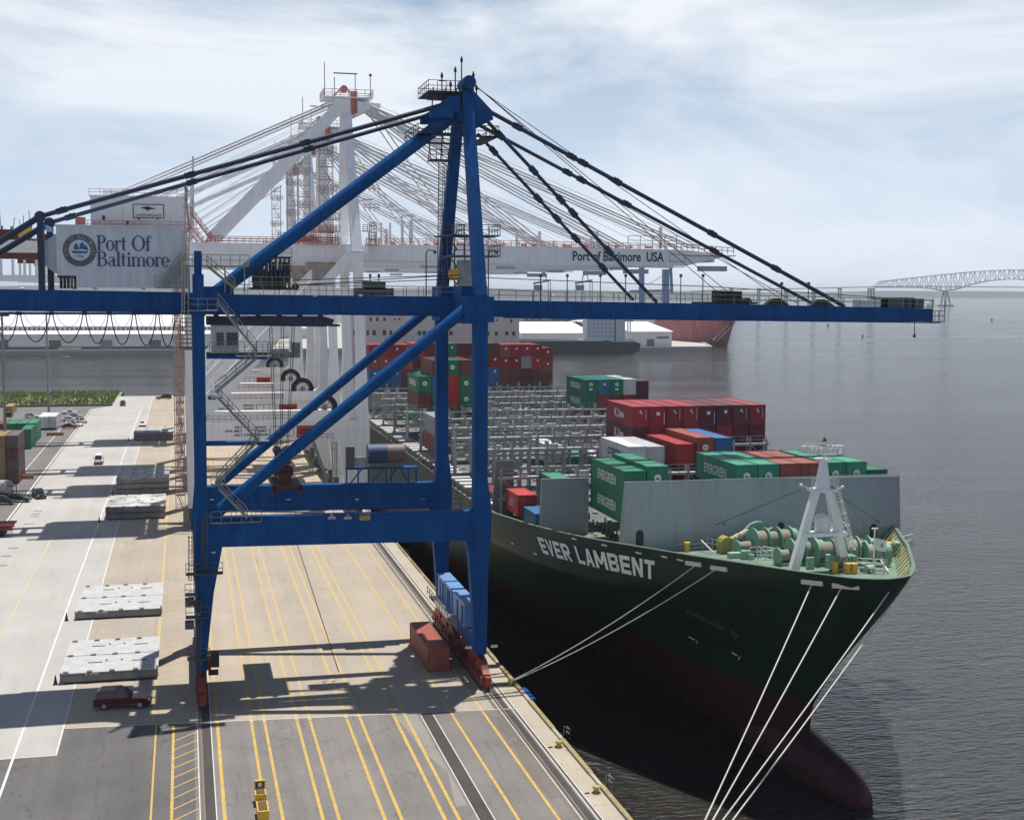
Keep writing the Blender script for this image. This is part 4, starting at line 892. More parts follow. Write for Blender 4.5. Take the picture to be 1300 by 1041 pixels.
sg = MB().box(a_.x, b_.x, 246.64, 246.74, a_.z, b_.z).mat_(1).box(a_.x + .14, b_.x - .14, 246.60, 246.64, a_.z + .14, b_.z - .14)
cx, cz = (a_.x + b_.x) / 2, (a_.z + b_.z) / 2; sgw, sgh = b_.x - a_.x, b_.z - a_.z
so_ = sg.build('sign_plate', [BLKTXT, OFFW], wh)
m = MB().mesh(text('CHESAPEAKE', .015), face_front(V(cx, 246.58, cz - sgh * .31), sgw * .84, sgh * .17))
m.box(cx - sgw * .36, cx + sgw * .36, 246.58, 246.59, cz - sgh * .2, cz - sgh * .185)
m.mesh(text('AMERICA', .0), face_front(V(cx, 246.58, cz - sgh * .1), sgw * .4, sgh * .07)) if False else None
m.prism([(cx - sgw * .26, cz + sgh * .22), (cx - sgw * .05, cz + sgh * .36), (cx + sgw * .26, cz + sgh * .18), (cx + sgw * .05, cz + sgh * .14), (cx - .1, cz + sgh * .02), (cx - sgw * .12, cz + sgh * .16)], 'y', 246.57, 246.59)
m.build('sign_lettering', BLKTXT, so_)
m = MB().rail([(-15.6, 246.6, 58.1), (1.2, 246.6, 58.1), (1.2, 259.5, 58.1)], 1.1, 1.8, .035).rail([(-17.8, 246.0, 52.6), (-6, 246.0, 52.6)], 1.1, 1.0, .05).rail([(-17.8, 246, 52.6), (2.6, 246, 52.6)], 1.1, 1.6, .04).box(-18, 2.8, 245.9, 246.8, 52.4, 52.55)
m.box(-17.9, -16.2, 246, 246.1, 52.7, 54.2); m.build('house_railing', mat('salmon_rail', (.55, .22, .17), .6, var=.2), wc)
# orange railings along girder, boom
m = MB().rail([(4.5, W1 - .7, 50.2), (28, W1 - .7, 50.2)], 1.15, 1.3, .05, 2).rail([(4.5, W2 + .7, 50.2), (28, W2 + .7, 50.2)], 1.15, 1.3, .05, 1)
m.rail([(34, W1 - .7, 50.3), (95, W1 - .9, 50.0)], 1.15, 1.5, .045, 1).rail([(34, W2 + .7, 50.3), (95, W2 + .7, 50.0)], 1.15, 1.9, .035, 1)
for k in range(26): x = 36 + k * 2.1; m.box(x, x + random.uniform(.5, 1.5), W1 + .7, W1 + 1.8, 50.3, 50.3 + random.uniform(.2, .6)) if k % 3 else None
m.stair((1.6, 248, 55.4), (5.2, 248, 50.6), .9, (0, 1, 0), 1.1, .05)
for x in (17.0, 20.2, 23.0, 26.0): m.rail([(x, 248.2, 50.3), (x + 1.8, 248.2, 50.3)], 1.9, .45, .05, 3)
for a_, b_, z in ((21.5, 28.2, 50.2), (22.5, 28.2, 52.4), (25.5, 28.2, 54.6), (33.0, 35.4, 50.2), (32.4, 34.0, 52.6)): m.box(a_, b_, 247.4, 249.6, z, z + .12); m.rail([(a_, 247.4, z), (b_, 247.4, z)], 1.2, .8, .05, 2)
m.build('walkway_railing', ORANGE, wc)
m = MB().rail([(95, W1 - .9, 50.0), (106, W1 - .9, 49.3)], 1.2, 1.2, .06).box(96, 106.5, W1 - 1, W2 + 1, 48.9, 49.05).rail([(96, W1 - 1, 49), (106.5, W1 - 1, 49)], 1.3, 1.0, .05, 2).box(84.5, 90, W1 - 1, W1 - .8, 50.2, 52.8) if False else MB().rail([(95, W1 - .9, 50.0), (106, W1 - .9, 49.3)], 1.2, 1.2, .06).rail([(84, W1 - 1, 50), (94, W1 - 1, 50)], 2.6, 2.4, .05, 2).box(96, 106.5, W1 - 1, W2 + 1, 48.9, 49.05)
bb = MB().box(98.5, 104.5, W1 - 1.4, W1 - .7, 45.9, 46.9).box(80.6, 84, W1 - 1, W1, 46.0, 46.5).box(58, 61.5, W1 - 1, W1, 46.0, 46.5).box(43.5, 46.5, W1 - 1, W1, 46.0, 46.5); each(bb, 'cable_trolley', mat('pale_grey_box', (.42, .43, .45)), wc)
m.build('tip_walkway', mat('grey_red_rail', (.42, .24, .20), .6, var=.2), wc)
m = MB()
for x, h in ((37, 3), (40, 4.5), (41.5, 4.5), (47.3, 8.0), (49.5, 8.0), (62, 3), (66.5, 3), (78, 3.2), (91, 4.2)): m.box(x - .22, x + .22, W1 - .3, W1 + .3, 50.2, 50.2 + h)
for x in (37.6, 56.5, 68): m.beam((x, W1 - .75, 47.9), (x + .2, W1 - .75, 48.9), .22, .1)
each(m, 'stay_post', WHITE, wc)
# backreach, lower red walkway with columns
m = MB().box(-33, -15.8, W1 - .6, W1 + .6, 48.9, 50.1); m.box(-33, -21, W2 - .6, W2 + .6, 47.6, 50.1).box(-33, -16, W1 - 1, W1 + 1, 43.0, 44.0); m.box(-33, -15, W1 - .5, W1 + .5, 44.0, 44.1)
for k in range(9): x = -32.6 + k * 1.95; m.box(x - .22, x + .22, W1 - .7, W1 - .3, 44.0, 46.8)
m.build('backreach', WHITE, wc)
m = MB().box(-33, -15.6, W1 - 1.1, W1 + .4, 46.9, 48.0); m.box(-31, -22, W1 - 1.15, W1 - 1.1, 47.3, 47.5); m.rail([(-33, W1 - 1, 50.1), (-16, W1 - 1, 50.1)], 1.1, 1.2, .05)
m.box(-31, -27.5, W1 - 1, W1, 50.2, 52.0).box(-24, -21, W1 - 1, W1, 50.1, 51.2); m.build('backreach_walkway', mat('dark_red_walkway', (.13, .024, .022), .6, var=.3, scale=1.5), wc)
m = MB(); 
for k in range(7): x = -32 + k * 1.6; m.tube((x, W1, 50.1), (x + random.uniform(-.6, .6), W1, 53.5 + random.uniform(0, 2.4)), .07, 5); m.box(x - .15, x + .2, W1 - .3, W1 + .3, 52.0, 52.2 + random.uniform(.2, .7)).beam((x, W1, 51), (x + 1.5, W1, 51.2 + random.uniform(0, 1)), .08, .08)
m.build('backreach_machinery', mat('grey_machinery', (.22, .22, .24), .6, var=.3), wc)
a_, b_ = AY(22, 297, 247), AY(38, 289, 247); MB().beam(a_, b_, .5, 1.2).build('service_crane_jib', YELLOW, wc)
# stair tower up the mast (pale zigzag) and ladder tower beside the landside leg
m = MB()
def ztower(m, x0, x1, y, z0, z1, dz, r=.06):
    for x in (x0, x1): m.beam((x, y - .8, z0), (x, y - .8, z1), r * 2.2, r * 2.2).beam((x, y + .8, z0), (x, y + .8, z1), r * 2.2, r * 2.2)
    z = z0; k = 0
    while z < z1 - dz * .5:
        m.box(x0 - .1, x1 + .1, y - .9, y + .9, z - .08, z); m.rail([(x0, y - .9, z), (x1, y - .9, z)], 1.0, .9, r * .8)
        a, b = (x0 + .3, x1 - .3) if k % 2 else (x1 - .3, x0 + .3); m.beam((a, y - .3, z), (b, y - .3, min(z1, z + dz)), .5, .12); m.beam((a, y - .6, z + 1), (b, y - .6, min(z1, z + dz) + 1), r * 1.6, r * 1.6)
        z += dz; k += 1
ztower(m, 24.8, 27.2, 250.5, 52.4, 71.0, 2.4, .045)
for z in (52.4, 59.6, 66.8): m.rail([(24.4, 249.4, z), (27.8, 249.4, z)], 1.3, .6, .05, 3)
m.build('mast_stair', mat('pale_stair_steel', (.50, .36, .33), .6, var=.2, scale=1), wc)
m = MB(); ztower(m, -1.7, -.1, 241.4, 3.2, 46.0, 2.5, .05); m.build('leg_stair', mat('pink_red_stair', (.46, .27, .24), .6, var=.5, scale=1.2), wc)
m = MB(); m.grp()
for k in range(12): z = 22 + k * 2.1; m.box(31.9, 33.6, 241.6, 242.9, 53 + k, 53.1 + k) if k in (5, 8) else None
m.grp(); m.rail([(32.0, 242.2, 56), (34.6, 242.2, 56)], 1.2, .9, .05); m.grp(); m.rail([(32.0, 242.2, 59.4), (34.6, 242.2, 59.4)], 1.2, .9, .05); m.grp(); m.rail([(33.0, 243, 50.4), (34.2, 243, 50.4)], 3.6, .4, .06, 5); each(m, 'landing', ORANGE, wc)
# inside portal: walkway on top of the portal beam, plates
m = MB().rail([(2.6, WN - .9, 18.4), (28, WN - .9, 18.4)], 1.1, 1.1, .045, 1).box(21.0, 30.5, WN - 1.15, WN - .9, 18.35, 18.6); m.rail([(2.6, WN - 1.0, 21.5), (28, WN - 1.0, 21.5)], 1.0, 1.1, .035, 0) if False else None
m.build('portal_railing', mat('salmon_rail2', (.50, .27, .22), .6, var=.2), wc)
MB().box(2.4, 30.5, WN - 1.5, WN - .9, 18.42, 18.56).build('portal_walkway', WHITE, wc)
yp = WN - .94
a_, b_ = AY(376.5, 555.5, yp), AY(404, 540, yp)
sg = MB().box(a_.x, b_.x, yp - .04, yp, a_.z, b_.z).build('sign_plate', REDP, wc)
MB().mesh(text('ZPMC', .04), face_front(V((a_.x + b_.x) / 2, yp - .06, (a_.z + b_.z) / 2 + .1), (b_.x - a_.x) * .86, (b_.z - a_.z) * .42)).build('sign_lettering', BLKTXT, sg)
m = MB()
for s_, px0, px1, py in (('50LT', 298, 308, 542.5), ('SINGLE', 323, 338, 542.5), ('SWL 80LT', 286, 308, 547.5), ('TWIN', 323, 338, 547.5), ('50LT CARGO BEAM', 298, 340, 552.5)):
    a_, b_ = AY(px0, py, yp), AY(px1, py, yp); m.mesh(text(s_, .03), face_front(V((a_.x + b_.x) / 2, yp - .03, a_.z), b_.x - a_.x, .40))
a_, b_ = AY(343, 554, yp), AY(373, 540.5, yp)
for x0, x1, z0, z1 in ((a_.x, b_.x, a_.z, a_.z + .08), (a_.x, b_.x, b_.z - .08, b_.z), (a_.x, a_.x + .08, a_.z, b_.z), (b_.x - .08, b_.x, a_.z, b_.z), (a_.x + 1.5, a_.x + 1.56, a_.z, b_.z), (a_.x + 2.7, a_.x + 2.76, a_.z, b_.z)): m.box(x0, x1, yp - .03, yp, z0, z1)
m.build('portal_lettering', BLKTXT, wc)
# boom lettering and framed plate
yp = W1 - .64; a_, b_ = AY(727, 332, yp), AY(843, 321, yp)
m = MB().mesh(text('Port of Baltimore  USA', .022), face_front(V((a_.x + b_.x) / 2, yp, (a_.z + b_.z) / 2 + .1), b_.x - a_.x, (b_.z - a_.z) * 1.0)); m.build('boom_lettering', BLKTXT, wc)
a_, b_ = AY(850, 332.5, yp), AY(870, 323, yp)
m = MB()
for x0, x1, z0, z1 in ((a_.x, b_.x, a_.z, a_.z + .08), (a_.x, b_.x, b_.z - .08, b_.z), (a_.x, a_.x + .08, a_.z, b_.z), (b_.x - .08, b_.x, a_.z, b_.z)): m.box(x0, x1, yp - .03, yp, z0, z1)
m.build('boom_plate', DGREY, wc)
# cable reel (a big dark wheel) on the portal
c = AY(412, 517, WN - 1.2)
MB().box(20.6, 29.0, WN - 2.2, WN - 2.05, 18.42, 20.35).build('walkway_parapet', WHITE, wc)
m = MB(); n_ = 30; ro, ri = 2.35, 1.5
for i in range(n_):
    t0, t1 = 2 * math.pi * i / n_, 2 * math.pi * (i + 1) / n_
    def q3(t, r, y): return (c.x + r * math.cos(t), y, c.z + r * math.sin(t))
    m.add([q3(t0, ri, c.y - .35), q3(t1, ri, c.y - .35), q3(t1, ro, c.y - .35), q3(t0, ro, c.y - .35), q3(t0, ri, c.y + .35), q3(t1, ri, c.y + .35), q3(t1, ro, c.y + .35), q3(t0, ro, c.y + .35)], [(0, 1, 2, 3), (4, 7, 6, 5), (3, 2, 6, 7), (0, 4, 5, 1)])
rl = m.build('cable_reel', RUBBER, wc)
m = MB(); 
for k in range(8): t = k * math.pi / 4; m.beam((c.x, c.y, c.z), (c.x + 1.55 * math.cos(t), c.y, c.z + 1.55 * math.sin(t)), .14, .14)
m.tube((c.x, c.y - .5, c.z), (c.x, c.y + .5, c.z), .5, 14); m.disc((c.x, c.y - .2, c.z), (0, -1, 0), 1.5, 24, 1.25).box(c.x - 1.6, c.x + 1.6, c.y + .3, c.y + 1.0, 18.4, c.z - .6); m.build('reel_hub', GALV, rl)
MB().box(26.0, 27.0, WN - 1.5, WN - .9, 5.8, 8.0).build('equipment_cabinet', mat('olive_grey_cabinet', (.1, .11, .1)), wc)
# number plates painted on the waterside leg
a_ = AY(441, 570, WN - 1.02); MB().mesh(text('9', .02), face_front(V(a_.x, WN - 1.03, a_.z), .5, .95)).build('leg_number', BLKTXT, wc)
# sill level walkway clutter under the portal
m = MB(); m.ladder((26.2, WN - 1.3, 3), (26.2, WN - 1.3, 14.5), .7, (1, 0, 0), True, .05).stair((22.4, WN - 1.2, 14.4), (25.6, WN - 1.2, 5.0), .9, (0, 1, 0), 1.1, .05).rail([(20, WN - 1.4, 14.9), (26, WN - 1.4, 14.9)], 1.1, 1); m.build('stair', GALV, wc)
a_ = AY(300, 440, 250)
# operator cab and trolley on the girder
MB().box(22.5, 27.8, 250.5, 255.5, 45.6, 47.0).box(23.5, 26.5, 250.4, 253, 43.6, 45.6).build('trolley', mat('dirty_brown_white', (.35, .32, .28), .6, var=.3, scale=1), wc)
wl_ = ['white super sized gantry crane, second from the camera in the row of four', 'white super sized gantry crane, third from the camera in the row of four', 'white super sized gantry crane farthest along the quay']
for yc, l in zip((299, 331, 388), wl_):
    c_ = copy_tree(wc, None, Vector((16, yc, 0))); c_['label'] = l
# the figure 8 on the sill end of the nearest white crane
a_ = AY(466, 608, 240); 
# ================================================================ CONTAINER SHIP
SX = 59.0; GC = 60.2; HB = 22.9
TOP = [(103.2, 0), (103.5, 1.4), (104.4, 3.0), (108.9, 6.0), (114.5, 9.0), (119.8, 11.9), (125, 14.3), (130.7, 17.0), (137, 19.3), (144.5, 21.1), (156, 22.75), (168, 22.9), (240, 22.9)]
MIDT = [(116.9, 0), (120, 1.8), (127, 4.0), (139, 6.6), (157, 12.1), (176, 16.9), (195, 20.6), (212, 22.4), (240, 22.9)]
BOT = [(117.5, 0), (122, 1.7), (129, 3.0), (145, 4.5), (158, 6.0), (186, 12.6), (205, 17.6), (230, 22.0), (240, 22.9)]
YF = 240.0; ZKN = 11.4
def interp(tb, x):
    if x <= tb[0][0]: return tb[0][1]
    for (a, b), (c, d) in zip(tb[:-1], tb[1:]):
        if x <= c: return b + (d - b) * (x - a) / (c - a)
    return tb[-1][1]
def ztop(y): return interp([(103, 17.25), (156, 15.05), (172, 14.7), (600, 14.7)], y)
STEM = [(-9, 120), (-4.5, 117.5), (-2, 117.3), (0, 117.1), (2, 116.6), (5.5, 113.7), (9, 110.2), (12.6, 106.7), (15, 104.6), (17.3, 103.1)]
def ys(z): return interp(STEM, z)
def half(u, z):
    """half breadth at fraction u of the entrance and height z"""
    def nt_(tb): return interp(tb, tb[0][0] + u * (YF - tb[0][0]))
    zk = ZKN + 6.0 * max(0, 1 - u / .18)
    if z >= zk: return nt_(TOP)
    if z >= 2: w_ = ((z - 2) / (zk - 2)); w_ = w_ ** (1.15 + .45 * max(0, 1 - u / .3)); return nt_(MIDT) * (1 - w_) + nt_(TOP) * w_
    w_ = max(0, min(1, (z + 4.5) / 6.5)); return nt_(BOT) * (1 - w_) + nt_(MIDT) * w_
def hull_pt(y, z, side=-1, off=0.0):
    u = max(0, min(1, (y - ys(z)) / (YF - ys(z)))); return Vector((SX + side * (half(u, z) + off), y, z))
ship = empty('container_ship', (SX, 270, WZ), 'huge dark green container ship alongside with EVER LAMBENT on its bow', 'ship')
def hull_mat():
    m = bpy.data.materials.new('ship_hull_paint'); m.use_nodes = True; t = m.node_tree; b = t.nodes['Principled BSDF']; n = t.nodes.new; l = t.links.new
    b.inputs['Roughness'].default_value = 0.5; b.inputs['Specular IOR Level'].default_value = 0.3
    geo = n('ShaderNodeNewGeometry'); sp = n('ShaderNodeSeparateXYZ'); l(geo.outputs['Position'], sp.inputs[0])
    no = n('ShaderNodeTexNoise'); no.inputs['Scale'].default_value = .12; no.inputs['Detail'].default_value = 8
    l(geo.outputs['Position'], no.inputs['Vector'])
    ad = n('ShaderNodeMath'); ad.operation = 'MULTIPLY_ADD'; l(no.outputs['Fac'], ad.inputs[0]); ad.inputs[1].default_value = .05; l(sp.outputs['Z'], ad.inputs[2])
    gt_ = n('ShaderNodeMath'); gt_.operation = 'GREATER_THAN'; l(ad.outputs[0], gt_.inputs[0]); gt_.inputs[1].default_value = 2.2
    mp_ = n('ShaderNodeMapping'); mp_.inputs['Scale'].default_value = (.5, .5, .05); l(geo.outputs['Position'], mp_.inputs['Vector'])
    n2 = n('ShaderNodeTexNoise'); n2.inputs['Scale'].default_value = 1.2; n2.inputs['Detail'].default_value = 7; l(mp_.outputs['Vector'], n2.inputs['Vector'])
    r = n('ShaderNodeMapRange'); r.inputs['From Min'].default_value = .35; r.inputs['From Max'].default_value = .7; r.inputs['To Min'].default_value = 1.15; r.inputs['To Max'].default_value = .75; l(n2.outputs['Fac'], r.inputs['Value'])
    mx = n('ShaderNodeMix'); mx.data_type = 'RGBA'; l(gt_.outputs[0], mx.inputs[0]); mx.inputs[6].default_value = (.062, .016, .021, 1); mx.inputs[7].default_value = (.012, .036, .026, 1)
    vm = n('ShaderNodeVectorMath'); vm.operation = 'SCALE'; l(mx.outputs[2], vm.inputs[0]); l(r.outputs['Result'], vm.inputs['Scale']); l(vm.outputs['Vector'], b.inputs['Base Color'])
    # welded plate seams, scuffs
    last = vm.outputs['Vector']
    for src, pitch, wd in (('Y', 3.2, .05), ('Z', 2.4, .05)):
        dv = n('ShaderNodeMath'); dv.operation = 'DIVIDE'; l(sp.outputs[src], dv.inputs[0]); dv.inputs[1].default_value = pitch
        fr = n('ShaderNodeMath'); fr.operation = 'FRACT'; l(dv.outputs[0], fr.inputs[0]); lt = n('ShaderNodeMath'); lt.operation = 'LESS_THAN'; l(fr.outputs[0], lt.inputs[0]); lt.inputs[1].default_value = wd / pitch
        s1 = n('ShaderNodeMapRange'); s1.inputs['To Min'].default_value = 1; s1.inputs['To Max'].default_value = .7; l(lt.outputs[0], s1.inputs['Value'])
        v1 = n('ShaderNodeVectorMath'); v1.operation = 'SCALE'; l(last, v1.inputs[0]); l(s1.outputs['Result'], v1.inputs['Scale']); last = v1.outputs['Vector']
    m5 = n('ShaderNodeMapping'); m5.inputs['Scale'].default_value = (.3, .22, 1.3); l(geo.outputs['Position'], m5.inputs['Vector']); n5 = n('ShaderNodeTexNoise'); n5.inputs['Scale'].default_value = 1.0; n5.inputs['Detail'].default_value = 10; n5.inputs['Roughness'].default_value = .7; l(m5.outputs['Vector'], n5.inputs['Vector'])
    r5 = n('ShaderNodeMapRange'); r5.inputs['From Min'].default_value = .58; r5.inputs['From Max'].default_value = .75; r5.inputs['To Max'].default_value = .4; l(n5.outputs['Fac'], r5.inputs['Value'])
    x5 = n('ShaderNodeMix'); x5.data_type = 'RGBA'; x5.inputs[7].default_value = (.06, .05, .042, 1); l(r5.outputs['Result'], x5.inputs[0]); l(last, x5.inputs[6]); l(x5.outputs[2], b.inputs['Base Color'])
    n6 = n('ShaderNodeTexNoise'); n6.inputs['Scale'].default_value = .35; n6.inputs['Detail'].default_value = 3; l(geo.outputs['Position'], n6.inputs['Vector']); b6 = n('ShaderNodeBump'); b6.inputs['Strength'].default_value = .35; b6.inputs['Distance'].default_value = .12; l(n6.outputs['Fac'], b6.inputs['Height']); l(b6.outputs['Normal'], b.inputs['Normal'])
    return m
HULL = hull_mat()
us = [0, .003, .008, .015, .025] + [.035 + .0125 * k for k in range(30)] + [.42, .45, .5, .58, .66, .75, .87, 1.0]
zs_f = [-9, -6.5, -4.5, -3, -1, 0.5, 2, 3, 4, 5, 6, 7, 8, 9, 9.8, 10.6, ZKN]
m = MB()
for side in (-1, 1):
    grid = []
    for u in us:
        row = []
        for z in zs_f: y = ys(z) + u * (YF - ys(z)); row.append((SX + side * half(u, z), y, z))
        zt = 15.0
        for _ in range(4): y = ys(zt) + u * (YF - ys(zt)); zt = ztop(y)
        for k in (1/7, 2/7, 3/7, 4/7, 5/7, 6/7, 1.0): z = ZKN + (zt - ZKN) * k; y = ys(z) + u * (YF - ys(z)); row.append((SX + side * half(u, z), y, z))
        grid.append(row)
    for y in (300, 400, 418): grid.append([(SX + side * HB, y, p[2]) for p in grid[-1]])
    grid.append([(SX + side * HB * (.95 if p[2] > 4 else .3), 438, max(p[2], -1)) for p in grid[-1]])
    nz_ = len(grid[0]); vs = [p for r_ in grid for p in r_]
    fs = [(i * nz_ + j, i * nz_ + j + 1, (i + 1) * nz_ + j + 1, (i + 1) * nz_ + j) for i in range(len(grid) - 1) for j in range(nz_ - 1)]
    m.add(vs, fs, True)
    if side == -1: gridL = grid
m.add([(SX - HB, 438, -3), (SX + HB, 438, -3), (SX + HB, 438, 12.9), (SX - HB, 438, 12.9)], [(0, 1, 2, 3)])
# bulbous bow
prof = [(106.3, -4.2, .05, .1), (106.6, -4.3, 1.1, 1.8), (107.5, -4.7, 1.5, 2.7), (109.4, -5.0, 1.9, 3.5), (113, -5.2, 2.3, 4.0), (117, -5.1, 2.8, 4.3), (121, -5.1, 3.0, 4.4), (127, -5.2, 3.2, 4.3)]
nn = 20; vs = []
for y, zc, rx, rz in prof:
    for i in range(nn): t = 2 * math.pi * i / nn; vs.append((SX + rx * math.cos(t), y, zc + rz * math.sin(t)))
m.add(vs, [(j * nn + i, j * nn + (i + 1) % nn, (j + 1) * nn + (i + 1) % nn, (j + 1) * nn + i) for j in range(len(prof) - 1) for i in range(nn)], True)
hull = m.build('hull', HULL, ship)
for p_ in hull.data.polygons: pass
# deck outline from the hull grid
topL = [r_[-1] for r_ in gridL]
def deck(name, pts, z_of, mt, inset=.25):
    L_ = []
    for i, p in enumerate(pts):
        y = max(p[1], 106.2 + .01 * i); z = z_of(y); L_.append((SX - max(0, half(max(0, (y - ys(z)) / (YF - ys(z))), z) - inset), y, z))
    Rr = [(2 * SX - x, y, z) for x, y, z in L_]; n = len(L_)
    return MB().add(L_ + Rr, [(i, i + 1, n + i + 1, n + i) for i in range(n - 1)]).build(name, mt, ship)
DECKY = mat('deck_green_worn', (.13, .20, .15), .75, var=.3, scale=.5)
deck('forecastle_deck', [p for p in topL if p[1] < 137.5], lambda y: ztop(y) - 1.5, DECKY)
WALK = mat('grey_green_walkway', (.16, .17, .135), .75, var=.3, scale=.5)
deck('main_deck', [p for p in topL if p[1] > 134], lambda y: min(ztop(y) - 1.3, 13.4), WALK)
# bulwark inner face and yellow-cream stiffeners at the bow, cap rail
m = MB(); mc = MB()
INW = mat('cream_yellow_bulwark', (.52, .50, .28), .6, var=.2, scale=1)
for side in (-1, 1):
    pr = [(SX + side * max(0, SX - p[0] - .12), p[1] + (.15 if p[1] < 103 else 0), p[2]) for p in topL if p[1] < 168]
    def low(p):
        z = p[2] - 1.5; y = p[1] + (2.6 if p[1] < 106 else 1.2 if p[1] < 115 else .4); return V(SX + side * max(0, half(max(0, (y - ys(z)) / (YF - ys(z))), z) - .45), y, z)
    for a, b in zip(pr[:-1], pr[1:]):
        m.add([low(a), low(b), (b[0], b[1], b[2]), (a[0], a[1], a[2])], [(0, 1, 2, 3)])
        mc.beam(V(*a) + V(0, 0, .03), V(*b) + V(0, 0, .03), .34, .08)
        if a[1] < 150:
            n = max(1, int((V(*b) - V(*a)).length / 1.1))
            for i in range(n): p = V(*a).lerp(V(*b), i / n); d = (V(SX, p.y + 3, p.z) - p).normalized(); m.beam(p + V(d.x * .2, d.y * .2, -.1), p + V(d.x * 1.3, d.y * 1.3, -1.45), .08, .14)
m.build('bulwark_inner', INW, ship); mc.build('cap_rail', mat('cap_rail_green', (.10, .16, .12), .6), ship)
# hull name and marks on the flared side
def on_hull(vf, y0, y1, z0, z1, off=.05, slope=0.0):
    vs, fs = vf; out = []
    for v in vs:
        y = y1 + (y0 - y1) * (v.x + .5); z = z0 + (z1 - z0) * (v.y + .5) + slope * (y - (y0 + y1) / 2); out.append(hull_pt(y, z, -1, off))
    return out, fs
# solve lettering ends from the photograph, on the hull side
def hull_at(px, py):
    best = None; d = _ray(px, py)
    for k in range(1100, 2300): 
        p = CP + d * (k / 10 / FPX)
        if p.y < 104 or p.z > ztop(p.y) + .4: continue
        hp = hull_pt(p.y, p.z)
        if p.x > hp.x: return p
    return CP + d * (150 / FPX)
A_t, A_b = hull_at(683, 681), hull_at(691, 702); B_t, B_b = hull_at(833, 712), hull_at(833, 736)
print('NAME', A_t, A_b, B_t, B_b)
def heavy(s):   # block capitals drawn as rectangles/parallelograms in a unit cell
    G = {'E': [(0, 0, .3, 1), (.3, 0, 1, .22), (.3, .39, .92, .61), (.3, .78, 1, 1)], 'L': [(0, 0, .3, 1), (.3, 0, 1, .22)], 'T': [(.35, 0, .65, .78), (0, .78, 1, 1)],
         'B': [(0, 0, .3, 1), (.3, 0, .85, .2), (.3, .4, .85, .6), (.3, .8, .85, 1), (.72, .08, 1, .46), (.72, .54, .98, .92)],
         'R': [(0, 0, .3, 1), (.3, .8, .85, 1), (.3, .38, .85, .58), (.72, .46, 1, .92)]}
    P = {'V': [[(0, 1), (.3, 1), (.56, 0), (.38, 0)], [(1, 1), (.7, 1), (.44, 0), (.62, 0)]], 'A': [[(0, 0), (.28, 0), (.60, 1), (.36, 1)], [(1, 0), (.72, 0), (.40, 1), (.64, 1)], [(.22, .2), (.78, .2), (.72, .38), (.28, .38)]],
         'M': [[(0, 0), (.24, 0), (.24, 1), (0, 1)], [(.76, 0), (1, 0), (1, 1), (.76, 1)], [(0, 1), (.26, 1), (.58, .25), (.42, .25)], [(1, 1), (.74, 1), (.42, .25), (.58, .25)]],
         'N': [[(0, 0), (.27, 0), (.27, 1), (0, 1)], [(.73, 0), (1, 0), (1, 1), (.73, 1)], [(0, 1), (.3, 1), (1, 0), (.7, 0)]],
         'R': [[(.35, .42), (.62, .42), (1.02, 0), (.70, 0)]], 'G': []}
    W_ = {'M': 1.25, ' ': .45, 'L': .85, 'T': .95}
    tot = sum(W_.get(c, 1) for c in s) + .17 * (len(s) - 1); x = 0; quads = []
    for c in s:
        w_ = W_.get(c, 1)
        for (a, b, c_, d_) in G.get(c, []): quads.append([(x + a * w_, b), (x + c_ * w_, b), (x + c_ * w_, d_), (x + a * w_, d_)])
        for pl in P.get(c, []): quads.append([(x + u * w_, v) for u, v in pl])
        x += w_ + .17
    return [[(u / tot, v) for u, v in q_] for q_ in quads]
m = MB()
for q_ in heavy('EVER LAMBENT'):
    # subdivide along x so the letters follow the plating
    (a, b, c, d) = q_; n = 3
    for i in range(n):
        for j in range(8):
            pts = []
            for f, g in ((i / n, j / 8), ((i + 1) / n, j / 8), ((i + 1) / n, (j + 1) / 8), (i / n, (j + 1) / 8)):
                lo = (a[0] + (b[0] - a[0]) * f, a[1] + (b[1] - a[1]) * f); hi_ = (d[0] + (c[0] - d[0]) * f, d[1] + (c[1] - d[1]) * f)
                u = lo[0] + (hi_[0] - lo[0]) * g; v = lo[1] + (hi_[1] - lo[1]) * g
                T = A_t.lerp(B_t, u); Bt = A_b.lerp(B_b, u); w_ = Bt.lerp(T, v); pts.append(hull_pt(w_.y, w_.z, -1, .12))
            m.add(pts, [(0, 1, 2, 3)])
nm_ = m.build('name_lettering', mat('hull_white_lettering', (.82, .83, .80), .5, var=.1), ship)
# fairleads, mooring recesses
m = MB(); FL = [(882, 716), (914, 722), (1033, 740), (1072, 745)]
for px, py in FL:
    p = hull_at(px, py); q0 = hull_pt(p.y - .85, p.z, -1, .06); q1 = hull_pt(p.y + .85, p.z, -1, .06); q0.z += .1
    m.beam(q0, q1, .3, .42)
for px, py in ((730, 684), (769, 692), (812, 702), (652, 690), (681, 703), (845, 707), (865, 711)):
    p = hull_at(px, py) ; q0 = hull_pt(p.y - .3, p.z, -1, .04); q1 = hull_pt(p.y + .45, p.z, -1, .04); m.beam(q0, q1, .12, .16)
each(m, 'fairlead', mat('cream_fairlead', (.72, .66, .50), .5, var=.1), ship)
m = MB(); 
for px, py in ((1092, 742), (1112, 737), (1134, 728)): p = AZ(px, py, 14.6); m.beam((p.x - .8, p.y + .1, 14.7), (p.x + .8, p.y + .1, 15.0), .3, .3) if px > 9999 else None
p = hull_at(900, 787)
q0 = hull_pt(p.y + 1.6, p.z + .7, -1, .15); q1 = hull_pt(p.y - 1.6, p.z - .5, -1, .15); m.beam(q0, q1, .35, .4); m.beam(q1 + V(0, .9, .3), q1 + V(0, -.4, 1.1), .3, .35); m.beam(q1 + V(0, -.4, 1.1), hull_pt(q1.y - .9, q1.z - .8, -1, .2), .3, .5)
m.build('anchor', mat('dark_rusty_anchor', (.035, .022, .022), .8, var=.4, scale=2), ship)
